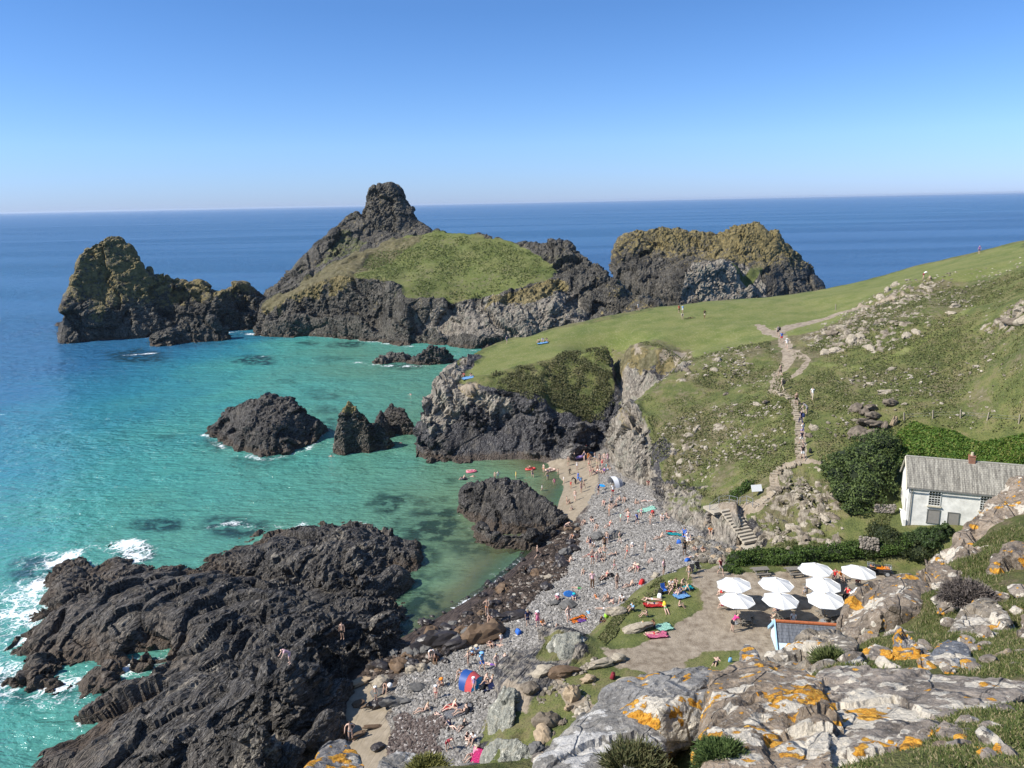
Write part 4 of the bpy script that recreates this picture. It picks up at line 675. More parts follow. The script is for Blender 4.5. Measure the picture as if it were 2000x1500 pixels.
def near_rock_mat(name, base, cream, orange, sc=1.5, creamc=(.50, .45, .365), base2=None):
    n = NT(name); tc = n.n('ShaderNodeTexCoord'); p = tc.outputs['Object']; g = n.pos()
    a = n.noise(2.2 * sc, 8, .65, g); b = n.noise(9 * sc, 6, .7, g); c_ = n.noise(38 * sc, 4, .75, g); d = n.noise(1.1 * sc, 4, .6, g, .4)
    c = n.ramp(a, [(.3, tuple(x * .45 for x in base)), (.5, base), (.7, base2 or tuple(x * 1.5 for x in base))])
    c = n.mix(n.math('MULTIPLY', n.ss(b, .5, .62), .5), c, tuple(min(1, x * 1.9) for x in base)); c = n.mix(n.math('MULTIPLY', n.ss(b, .46, .36), .7), c, tuple(x * .4 for x in base))
    c = n.mix(n.math('MULTIPLY', n.ss(c_, .56, .66), .6), c, (.42, .40, .36)); c = n.mix(n.math('MULTIPLY', n.ss(c_, .42, .34), .6), c, (.03, .028, .025))
    def blobs(scale, amt, seed, soft=.03):     # crusts of lichen: lobed discs that join, absent where the big noise says so
        wv = n.n('ShaderNodeVectorMath', operation='ADD'); nz = n.n('ShaderNodeTexNoise'); nz.inputs['Scale'].default_value = scale * 2.2; nz.inputs['Detail'].default_value = 6; nz.inputs['Roughness'].default_value = .7; n.t.links.new(g, nz.inputs['Vector'])
        sv = n.n('ShaderNodeVectorMath', operation='SCALE'); n.t.links.new(nz.outputs[1], sv.inputs[0]); sv.inputs['Scale'].default_value = .75 / scale; n.t.links.new(sv.outputs[0], wv.inputs[0]); n.t.links.new(g, wv.inputs[1])
        of = n.n('ShaderNodeVectorMath', operation='ADD'); n.t.links.new(wv.outputs[0], of.inputs[0]); of.inputs[1].default_value = (seed * 3.7, seed * 1.3, seed * 2.1)
        v = n.vor(scale, of.outputs[0]); m = n.noise(scale * .33, 3, .5, of.outputs[0])
        x = n.math('SUBTRACT', n.math('MULTIPLY', n.math('SUBTRACT', m, .5), 4.), v); t = .1 - 3 * amt; return n.ss(x, t, t + soft * 2)
    m1 = n.math('MAXIMUM', blobs(3.2 * sc, cream, 1), blobs(9 * sc, cream - .02, 2)); crc = n.ramp(n.noise(24 * sc, 5, .7, g), [(.32, tuple(x * .55 for x in creamc)), (.5, creamc), (.75, tuple(min(.85, x * 1.2) for x in creamc))])
    c = n.mix(m1, c, crc)
    m2 = n.math('MAXIMUM', blobs(4.2 * sc, orange, 5), blobs(13 * sc, orange - .06, 6)); orc = n.ramp(n.noise(30 * sc, 4, .7, g), [(.3, (.22, .11, .02)), (.45, (.46, .20, .02)), (.58, (.58, .31, .04)), (.75, (.55, .42, .15))])
    c = n.mix(m2, c, orc)
    vb = n.vor(1.3 * sc, bedding(n, g, (.6, 1, 1.6)), feature='DISTANCE_TO_EDGE'); h = n.math('ADD', n.math('MULTIPLY', b, .7), n.math('MULTIPLY', c_, .25)); h = n.math('ADD', h, n.math('MULTIPLY', n.ss(vb, 0, .035), .5)); h = n.math('ADD', h, n.math('MULTIPLY', m1, .08)); h = n.math('ADD', h, n.math('MULTIPLY', m2, .12))
    return n.done(n.principled(c, .88, n.bump(h, .06 / sc, 1.), .25))
MAT['n_grey'] = near_rock_mat('grey_rock_with_lichen', (.175, .166, .152), .03, .10)
MAT['n_brown'] = near_rock_mat('brown_rock_with_lichen', (.20, .155, .11), .06, .10)
MAT['n_cream'] = near_rock_mat('cream_crusted_rock', (.19, .16, .13), .12, .04)
MAT['n_orange'] = near_rock_mat('orange_crusted_rock', (.16, .15, .14), .06, .16)
MAT['n_streak'] = near_rock_mat('white_streaked_rock', (.215, .20, .175), .09, -.3, 2.2, (.47, .45, .41))
MAT['n_blue'] = near_rock_mat('blue_grey_rock', (.13, .135, .145), -.02, .03)
MAT['f_green'] = near_rock_mat('green_grey_bank_rock', (.20, .20, .165), -.02, -.4, .9, (.45, .43, .36), (.30, .27, .2))
MAT['f_brown'] = near_rock_mat('weathered_brown_boulder', (.17, .135, .10), .03, .03, 1.1)
MAT['f_cream'] = near_rock_mat('pale_lichened_boulder', (.20, .17, .13), .09, -.05, 1.3)
MAT['f_tan'] = near_rock_mat('tan_slab', (.21, .165, .12), .02, .02, .8)
def hull_rock(name, label, pts, thick, mat, seed, vox=.05, big=.7, amp=.5, slab=.3, back=.55, cat='rock', group=None, sink=0., drop=None):
    P = [np.asarray(p, float) for p in pts]; c0 = sum(P) / len(P); dirv = np.array([c0[0], c0[1], 0]); dirv /= np.linalg.norm(dirv)
    Q = P + [p + dirv * thick * back + np.array([0, 0, -thick * 1.15]) for p in P] + [c0 + dirv * thick * .8 + np.array([0, 0, -(drop or thick)])]
    bm = bmesh.new(); [bm.verts.new(q) for q in Q]; r = bmesh.ops.convex_hull(bm, input=bm.verts[:])
    for v in [v for v in bm.verts if not v.link_faces]: bm.verts.remove(v)
    bmesh.ops.triangulate(bm, faces=bm.faces[:]); bm.verts.index_update()
    V = [v.co[:] for v in bm.verts]; F = [[v.index for v in f.verts] for f in bm.faces]; bm.free()
    V, F = remesh(V, F, vox); N = normals(V, F)
    for _ in range(6):
        A_ = N[F].mean(1); N = np.zeros_like(N); [np.add.at(N, F[:, k_], A_) for k_ in range(4)]; N /= np.linalg.norm(N, axis=1)[:, None] + 1e-9
    d, c1, c2 = rock_disp(V, N, big, amp, seed, slab=slab)
    V = V + N * (d + vox * 1.2 * fbm(V.astype(float), vox * 5, 3, seed))[:, None]; c = V.mean(0)
    me = mesh_from(name, V - c, F, False); o = link(name, me, MAT[mat]); o.location = c; tag(o, label, cat, group); return o
def build_near():
    X, Y = NEAR.XY(); x, y, z = X.ravel(), Y.ravel(), NEAR.Z.ravel(); P = np.stack([x, y, z], 1)
    z = z + .10 * fbm(P, .9, 4, 3) + .03 * fbm(P, .2, 2, 4); F = grid_faces(NEAR.nx, NEAR.ny)
    keep = (np.hypot(x, y) < 34) & (x < 31) & (y > -14.5); F = F[keep[F].all(1)]
    me = mesh_from('near_hillside', np.stack([x, y, z], 1), F); n = NT('near_turf'); g = n.pos(); a = n.noise(1.6, 6, .6, g); b = n.noise(14, 5, .7, g); q = n.noise(60, 3, .7, g)
    c = n.ramp(a, [(.32, (.04, .05, .018)), (.44, (.085, .105, .03)), (.54, (.13, .13, .05)), (.62, (.19, .15, .09)), (.7, (.12, .09, .06))]); c = n.mix(n.ss(b, .4, .65), c, n.ramp(q, [(.3, (.03, .035, .012)), (.7, (.17, .165, .07))]))
    n.done(n.principled(c, .95, n.bump(n.math('ADD', b, n.math('MULTIPLY', q, .4)), .06, 1.), .1)); o = link('near_hillside', me, n.m); tag(o, kind='structure')
build_near()
def nr(L, d0, d1=None):                     # outline pixels + distances (top of outline d0 .. bottom d1)
    ys = [p[1] for p in L]; a, b = min(ys), max(ys); d1 = d1 or d0 * .85
    return [D(p[0], p[1], (d0 + (d1 - d0) * (p[1] - a) / (b - a)) if len(p) < 3 else p[2]) for p in L]
hull_rock('lichened_rock', 'smooth grey slab with a big orange lichen patch, left end of the near ridge', nr([(1178, 1348), (1205, 1330), (1270, 1317), (1370, 1305), (1440, 1325), (1450, 1350), (1405, 1440), (1300, 1480), (1180, 1480), (1130, 1462), (1290, 1380, 3.5)], 4.3, 3.4), .7, 'n_grey', 201, .016, .8, .13, back=1.3)
hull_rock('lichened_rock', 'brown slab spotted with orange and white lichen, in the middle of the near ridge', nr([(1395, 1300), (1470, 1283), (1560, 1300), (1600, 1322), (1625, 1380), (1640, 1520), (1380, 1520), (1360, 1440), (1500, 1400, 3.05)], 4.1, 2.3), .7, 'n_brown', 202, .016, .7, .22)
hull_rock('lichened_rock', 'long slab crusted with white lichen along its top, right end of near ridge', nr([(1600, 1312), (1660, 1302), (1800, 1308), (1915, 1322), (2010, 1328), (2010, 1352), (1890, 1375), (1800, 1405), (1740, 1450), (1690, 1520), (1600, 1520), (1585, 1400), (1700, 1360, 3.6)], 4.2, 2.4), .7, 'n_cream', 203, .016, .7, .16)
hull_rock('streaked_rock', 'white and grey streaked rock face sloping down to the sandy footpath', nr([(1045, 1485), (1090, 1452), (1150, 1402), (1185, 1352), (1240, 1330), (1300, 1390), (1300, 1470), (1230, 1520), (1040, 1530), (1180, 1430, 3.45)], 4.2, 2.8), .8, 'n_streak', 204, 0.018, .7, .16, slab=.0)
hull_rock('lichened_rock', 'cream-speckled brown rock in front of the slate-roofed hut', nr([(1475, 1300), (1492, 1288), (1530, 1262), (1590, 1238), (1640, 1235), (1672, 1258), (1650, 1300), (1600, 1345), (1480, 1345)], 8.4, 5.6), 1.4, 'f_cream', 205, 0.034, .9, .5)
hull_rock('small_rock', 'little orange-tipped rock poking up at the left of the speckled brown rock', nr([(1448, 1262), (1455, 1256), (1475, 1270), (1492, 1300), (1450, 1310)], 6, 5.4), .5, 'n_orange', 206, 0.018, .4, .35)
hull_rock('boulder', 'big brown boulder with orange lichen streaks overlooking the white umbrellas', nr([(1632, 1225), (1655, 1178), (1690, 1148), (1735, 1126), (1775, 1122), (1808, 1146), (1832, 1185), (1830, 1212), (1792, 1228), (1715, 1248), (1660, 1252), (1740, 1180, 11.6)], 13.6, 11.3), 1.5, 'f_brown', 207, 0.036, 1.5, .3)
hull_rock('boulder', 'dark flat rock under the overhang of the big brown boulder', nr([(1660, 1250), (1760, 1232), (1800, 1240), (1790, 1262), (1700, 1275), (1655, 1268)], 10.4, 9.6), .9, 'f_tan', 208, 0.036, 1., .5)
hull_rock('pointed_rock', 'pointed grey rock with a thick orange lichen crest', nr([(1732, 1302), (1745, 1262), (1757, 1230), (1772, 1226), (1800, 1248), (1832, 1268), (1818, 1300), (1780, 1318)], 7.8, 6.6), .8, 'n_orange', 209, 0.022, .8, .3)
hull_rock('pointed_rock', 'blue-grey peaked rock beside the orange-crested one', nr([(1775, 1312), (1838, 1262), (1852, 1250), (1890, 1264), (1925, 1318), (1850, 1332)], 7.0, 5.6), .8, 'n_blue', 210, 0.022, .8, .35)
hull_rock('small_rock', 'cream rock with an orange patch, left of the orange-crested rock', nr([(1680, 1290), (1688, 1264), (1705, 1256), (1742, 1264), (1745, 1300), (1710, 1312)], 7.4, 6.6), .6, 'n_cream', 211, 0.022, .5, .3)
hull_rock('small_rock', 'low blue-grey rock behind the white crusted ridge', nr([(1640, 1308), (1655, 1290), (1682, 1282), (1712, 1300), (1690, 1318)], 6.2, 5.4), .6, 'n_blue', 212, 0.022, .6, .3)
hull_rock('boulder', 'pinkish cream boulder half sunk in the turf on the right', nr([(1838, 1250), (1862, 1212), (1890, 1178), (1920, 1166), (1952, 1178), (1972, 1215), (1965, 1240), (1900, 1252)], 10.5, 8.6), 1., 'f_cream', 213, 0.034, 1., .3)
hull_rock('rock_slab', 'big brown slab with an orange-crusted peak that hides the right end of the cottage', nr([(1868, 1050), (1895, 1012), (1925, 990), (1958, 960), (1980, 928), (2015, 922), (2080, 950), (2080, 1030), (1970, 1075), (1890, 1080)], 20.5, 17), 3, 'f_tan', 214, .07, 2.2, .22)
hull_rock('rock_slab', 'wide tan slab below the orange-crusted peak', nr([(1800, 1112), (1830, 1066), (1880, 1048), (1950, 1060), (1965, 1085), (1930, 1112), (1860, 1124)], 16.8, 14.8), 1.8, 'f_tan', 215, 0.06, 2., .4)
hull_rock('rock_slab', 'rounded tan rock with cream blotches between the boulder and the wide slab', nr([(1755, 1135), (1790, 1110), (1835, 1100), (1868, 1125), (1878, 1150), (1830, 1172), (1790, 1150)], 14.6, 13.2), 1.3, 'f_brown', 216, 0.05, 1.5, .35)
hull_rock('boulder', 'cracked brown block at the right edge below the slabs', nr([(1932, 1128), (1942, 1092), (1985, 1068), (2040, 1060), (2040, 1130), (1990, 1150), (1950, 1145)], 14.2, 12.6), 1.2, 'f_brown', 217, 0.045, 1.2, .45)
hull_rock('boulder', 'small square brown block lying in the grass on the right', nr([(1985, 1230), (2000, 1205), (2050, 1210), (2050, 1250), (1995, 1252)], 8.6, 8), .6, 'f_brown', 218, 0.026, .7, .4)
hull_rock('small_rock', 'rough brown stones in the turf right of the blue-grey peak', nr([(1932, 1290), (1945, 1270), (1975, 1266), (1992, 1285), (1960, 1302)], 6.5, 6.1), .4, 'n_brown', 219, 0.018, .35, .6)
hull_rock('lichened_rock', 'yellow-crusted grey rock tip above the sand pool', nr([(585, 1520), (602, 1488), (628, 1462), (650, 1444), (672, 1448), (682, 1462), (700, 1478), (728, 1520), (650, 1490, 3.7)], 4.1, 3.4), .6, 'n_orange', 220, 0.016, .4, .4)
hull_rock('streaked_rock', 'pale grey rock along the bottom edge, right of the yellow-crusted tip', nr([(730, 1520), (745, 1482), (780, 1466), (808, 1474), (830, 1492), (900, 1498), (960, 1520)], 4.6, 4.2), .6, 'n_streak', 221, 0.018, .5, .4, slab=.05)
hull_rock('small_rock', 'rounded pale stone in the grass at the lower right', nr([(1832, 1432), (1850, 1412), (1885, 1408), (1905, 1425), (1890, 1448), (1850, 1450)], 3.0, 2.7), .2, 'n_cream', 222, 0.016, .4, .3)
hull_rock('small_rock', 'round grey stone just left of the pale one at the lower right', nr([(1760, 1470), (1768, 1448), (1790, 1445), (1805, 1462), (1798, 1482), (1772, 1486)], 2.7, 2.5), .15, 'n_grey', 223, 0.016, .3, .3)
hull_rock('small_rock', 'flat tan stone below the round grey one at the lower right', nr([(1805, 1470), (1840, 1452), (1870, 1458), (1868, 1480), (1820, 1490)], 2.6, 2.4), .15, 'n_brown', 224, 0.016, .3, .3)
def blades(name, areas, label=None, seed=1, h=(.07, .2), cols=((.05, .08, .018), (.16, .17, .055)), hf=None, wd=.006, kind='stuff', per=None, cat=None):
    rg = np.random.default_rng(seed); S = []; Hh = []
    for (pix, n, hh) in areas:
        xs = [p[0] for p in pix]; ys = [p[1] for p in pix]; k = 0; got = 0
        pl = [np.array(q) for q in pix]
        while got < n and k < 40:
            k += 1; a = rg.uniform(min(xs), max(xs), n); b = rg.uniform(min(ys), max(ys), n); m = inside(pl, a, b); a, b = a[m][:n - got], b[m][:n - got]
            # spread evenly over the ground: find the ground point under each
            for u, v in zip(a[::40], b[::40]):
                q = hf.hit(u, v, 1.2, 140, )
                if q is None: continue
                t = rg.normal(0, hh * 1.1 + .03, (40, 2)); S.append(np.stack([q[0] + t[:, 0], q[1] + t[:, 1]], 1)); Hh.append(np.full(40, hh))
            got += len(a)
    S = np.concatenate(S); Hh = np.concatenate(Hh); n = len(S); z = hf.at(S[:, 0], S[:, 1]) + .10 * fbm(np.stack([S[:, 0], S[:, 1], hf.at(S[:, 0], S[:, 1])], 1), .9, 4, 3) - .02
    th = rg.uniform(0, 2 * math.pi, n); ln = Hh * rg.uniform(.5, 1.25, n); lean = rg.normal(0, .35, (n, 2)) * ln[:, None] + np.array([.12, .05]) * ln[:, None]
    b0 = np.stack([S[:, 0], S[:, 1], z], 1); wv = np.stack([np.cos(th), np.sin(th), th * 0], 1) * (wd * (.6 + Hh * 5))[:, None]
    m_ = b0 + np.stack([lean[:, 0] * .35, lean[:, 1] * .35, ln * .6], 1); t_ = b0 + np.stack([lean[:, 0], lean[:, 1], ln * (1 - .25 * np.abs(lean).sum(1) / ln)], 1)
    V = np.stack([b0 - wv, b0 + wv, m_ + wv * .7, m_ - wv * .7, t_ + wv * .12, t_ - wv * .12], 1).reshape(-1, 3); i = np.arange(n)[:, None] * 6
    F = np.concatenate([i + [0, 1, 2, 3], i + [3, 2, 4, 5]]); me = mesh_from(name, V, F); a = me.attributes.new('r', 'FLOAT', 'POINT'); a.data.foreach_set('value', np.repeat(rg.random(n).astype(np.float32), 6))
    m = NT(name + '_blades'); at = m.n('ShaderNodeAttribute', attribute_name='r'); c = m.ramp(at.outputs['Fac'], [(0, cols[0]), (.55, tuple((x + y) / 2 for x, y in zip(*cols))), (.72, cols[1]), (.85, (.24, .20, .10)), (1, (.34, .29, .17))]); sh = m.principled(c, .7, None, .2)
    tl = m.n('ShaderNodeBsdfTranslucent'); m.set(tl.inputs[0], c); mx = m.n('ShaderNodeMixShader'); mx.inputs[0].default_value = .25; m.t.links.new(sh, mx.inputs[1]); m.t.links.new(tl.outputs[0], mx.inputs[2]); m.done(mx.outputs[0])
    o = link(name, me, m.m); tag(o, label, cat, kind=kind); return o
blades('grass', [([(1790, 1400), (1900, 1370), (2010, 1355), (2010, 1510), (1700, 1510), (1720, 1470)], 60000, .03), ([(1820, 1140), (1900, 1120), (1990, 1160), (2010, 1320), (1930, 1320), (1900, 1260), (1840, 1250), (1840, 1180)], 50000, .05),
                 ([(1660, 1290), (1700, 1250), (1740, 1260), (1690, 1300)], 4000, .05), ([(1640, 1260), (1830, 1240), (1850, 1290), (1740, 1310)], 9000, .04), ([(1800, 1180), (1860, 1140), (1850, 1250), (1810, 1260)], 9000, .06), ([(1850, 1270), (2010, 1250), (2010, 1330), (1930, 1325)], 14000, .04), ([(1870, 1100), (1960, 1030), (2010, 1040), (1940, 1130), (1880, 1140)], 14000, .08), ([(1600, 1310), (1640, 1270), (1680, 1290), (1650, 1330)], 6000, .06), ([(1660, 1440), (1720, 1430), (1760, 1510), (1660, 1510)], 9000, .03)], None, 5, hf=NEAR)
def near_pebbles():
    rg = np.random.default_rng(9); S = []
    for x0_, x1_, y0_, y1_, n_ in ((1700, 2000, 1360, 1500, 34), (1830, 2000, 1140, 1330, 26), (1650, 1850, 1260, 1310, 10), (1000, 1180, 1460, 1500, 10)):
        for _ in range(n_):
            q = NEAR.hit(rg.uniform(x0_, x1_), rg.uniform(y0_, y1_), 1.2)
            if q is not None: S.append((q, rg.uniform(.012, .035) * np.linalg.norm(q - CP) ** .8 * .6))
    bm = bmesh.new(); bmesh.ops.create_icosphere(bm, subdivisions=2, radius=1); bv = np.array([v.co[:] for v in bm.verts]); bm.verts.index_update(); bf = np.array([[v.index for v in f.verts] for f in bm.faces]); bm.free(); V = []; F = []
    for i, (q, r) in enumerate(S):
        f1, _c = facet(bv + i * 5, 1.0, i, 1.2, .5); V.append(bv * (1 + .35 * f1)[:, None] * r * rg.uniform(.7, 1.3, 3) * [1, 1, .6] + q + [0, 0, r * .4]); F.append(bf + i * len(bv))
    o = link('small_stones', mesh_from('small_stones', np.concatenate(V), np.concatenate(F), False), MAT['n_cream']); tag(o, kind='stuff')
near_pebbles()
def tuftbush(name, label, cx, cy, d, rad, n, seed, cols, h=.11, cat='bush'):
    rg = np.random.default_rng(seed); c = D(cx, cy, d); V = []; 
    th = rg.uniform(0, 2 * math.pi, n); ph = np.arccos(rg.uniform(-.1, 1, n)); dirs = np.stack([np.sin(ph) * np.cos(th), np.sin(ph) * np.sin(th), np.cos(ph)], 1); rr = rad * rg.uniform(.45, 1, n) * (1 + .3 * vnoise(dirs * 3, 1, seed))
    b0 = dirs * rr[:, None] * [1, 1, .6]; e = dirs + rg.normal(0, .5, (n, 3)); e /= np.linalg.norm(e, axis=1)[:, None]; ln = h * rg.uniform(.4, 1.1, n); wv = np.cross(e, rg.normal(0, 1, (n, 3))); wv = wv / np.linalg.norm(wv, axis=1)[:, None] * (h * .07)
    V = np.stack([b0 - wv, b0 + wv, b0 + e * ln[:, None] + wv * .3, b0 + e * ln[:, None] - wv * .3], 1).reshape(-1, 3); F = np.arange(n)[:, None] * 4 + np.arange(4)
    me = mesh_from(name, V, F); m = NT(name + '_leaf'); nz = m.noise(40 / (h * 10), 2, .5, m.pos()); m.done(m.principled(m.ramp(nz, [(.35, cols[0]), (.65, cols[1])]), .7, None, .2)); o = link(name, me, m.m); o.location = c; tag(o, label, cat); return o
tuftbush('wiry_bush', 'dark green wiry bush at the foot of the brown lichened slab', 1408, 1485, 2.5, .085, 12000, 1, ((.02, .045, .012), (.10, .14, .04)), .03)
tuftbush('wiry_bush', 'green and brown heather tuft at the bottom edge, below the streaked rock', 1240, 1512, 3.0, .15, 8000, 2, ((.03, .045, .014), (.14, .13, .06)), .05)
tuftbush('wiry_bush', 'yellow-flowered tuft on the pale rock at the bottom edge', 835, 1510, 4.3, .12, 5000, 3, ((.05, .06, .02), (.25, .24, .07)), .05)
tuftbush('wiry_bush', 'grass tuft growing between the speckled rock and the cream one', 1625, 1300, 6.6, .13, 4000, 4, ((.03, .05, .015), (.13, .15, .05)), .1)
tuftbush('wiry_bush', 'purple-brown dead heather beside the pinkish boulder', 1890, 1170, 11, .32, 8000, 5, ((.05, .04, .035), (.20, .17, .15)), .09)
print('near', time.time() - T0)
# ================================================================ THINGS PEOPLE BUILT
def flat(name, col, rough=.7, spec=.3, noise=0., scale=8, metal=0.):
    n = NT(name); c = col
    if noise:
        z = n.noise(scale, 5, .65, n.n('ShaderNodeTexCoord').outputs['Object']); c = n.ramp(z, [(.3, tuple(x * (1 - noise) for x in col)), (.7, tuple(min(1, x * (1 + noise * .6)) for x in col))])
    return n.done(n.principled(c, rough, None, spec, Metallic=metal))
def box(bm, c, s, rot=None, taper=1.):
    M = Matrix.Translation(c) @ (rot.to_4x4() if rot is not None else Matrix()) @ Matrix.Diagonal((*s, 1))
    r = bmesh.ops.create_cube(bm, size=1)['verts']
    if taper != 1:
        for v in r:
            if v.co.z > 0: v.co.x *= taper; v.co.y *= taper
    bmesh.ops.transform(bm, matrix=M, verts=r); return r
def beam(bm, a, b, r, seg=6, r2=None):
    a, b = Vector(a), Vector(b); d = b - a; q = d.to_track_quat('Z', 'Y').to_matrix().to_4x4()
    v = bmesh.ops.create_cone(bm, cap_ends=True, segments=seg, radius1=r, radius2=r if r2 is None else r2, depth=d.length)['verts']
    bmesh.ops.transform(bm, matrix=Matrix.Translation((a + b) / 2) @ q, verts=v)
def B(name, fn, mat, parent=None, smooth=False, bev=0.):
    bm = bmesh.new(); fn(bm)
    if bev: bmesh.ops.bevel(bm, geom=bm.edges[:], offset=bev, segments=1, affect='EDGES')
    bmesh.ops.recalc_face_normals(bm, faces=bm.faces[:])
    me = bpy.data.meshes.new(name); bm.to_mesh(me); bm.free()
    if smooth: me.polygons.foreach_set('use_smooth', [True] * len(me.polygons))
    return link(name, me, mat, parent)
def empty(name, loc, rz=0., label=None, cat=None, group=None):
    o = bpy.data.objects.new(name, None); COL.objects.link(o); o.location = loc; o.rotation_euler = (0, 0, rz); o.empty_display_size = .2; tag(o, label, cat, group); return o
KIDS = {}
def copy_tree(o, parent=None):
    c = o.copy(); COL.objects.link(c); c.parent = parent
    for ch in KIDS.get(o.name) or [x for x in o.children]: copy_tree(ch, c)
    return c
WHITE = flat('white_render', (.76, .745, .69), .85, .2, .3, .9)
TRIM = flat('weathered_cream_paint', (.55, .50, .38), .7, .3, .2, 5); GLASS = flat('dark_window_glass', (.02, .024, .028), .12, .6); BOARD = flat('grey_window_board', (.26, .245, .22), .8, .2, .1, 3)
WOOD = flat('weathered_grey_wood', (.20, .18, .15), .85, .2, .35, 12); DWOOD = flat('brown_post_wood', (.30, .26, .19), .85, .2, .3, 12); METAL = flat('grey_metal', (.25, .26, .27), .45, .5); PIPE = flat('drainpipe_grey', (.16, .16, .15), .6)
def roof_mat(name, a, b, course=.24, wear=1.):
    n = NT(name); p = n.n('ShaderNodeTexCoord').outputs['Object']; s_ = n.noise(.9, 5, .7, stretch(n, p, (5, .35, .5), (0, 0, 0))); z = n.noise(3, 6, .7, p)
    c = n.mix(n.ss(s_, .38, .62), tuple(.75 * x for x in a), tuple(1.15 * x for x in b)); c = n.mix(n.math('MULTIPLY', n.ss(z, .55, .7), wear), c, (.34, .31, .25)); c = n.mix(n.math('MULTIPLY', n.ss(z, .42, .3), wear), c, (.09, .08, .07))
    br = n.n('ShaderNodeTexBrick'); br.inputs['Scale'].default_value = 1; br.inputs['Brick Width'].default_value = .3; br.inputs['Row Height'].default_value = course; br.inputs['Mortar Size'].default_value = .012; br.inputs['Color1'].default_value = (1, 1, 1, 1); br.inputs['Color2'].default_value = (.78, .78, .78, 1); br.inputs['Mortar'].default_value = (.35, .35, .35, 1)
    n.t.links.new(p, br.inputs['Vector']); c = n.mix(.8, c, br.outputs[0], 'MULTIPLY'); return n.done(n.principled(c, .85, n.bump(br.outputs[0], .03, .6), .25))
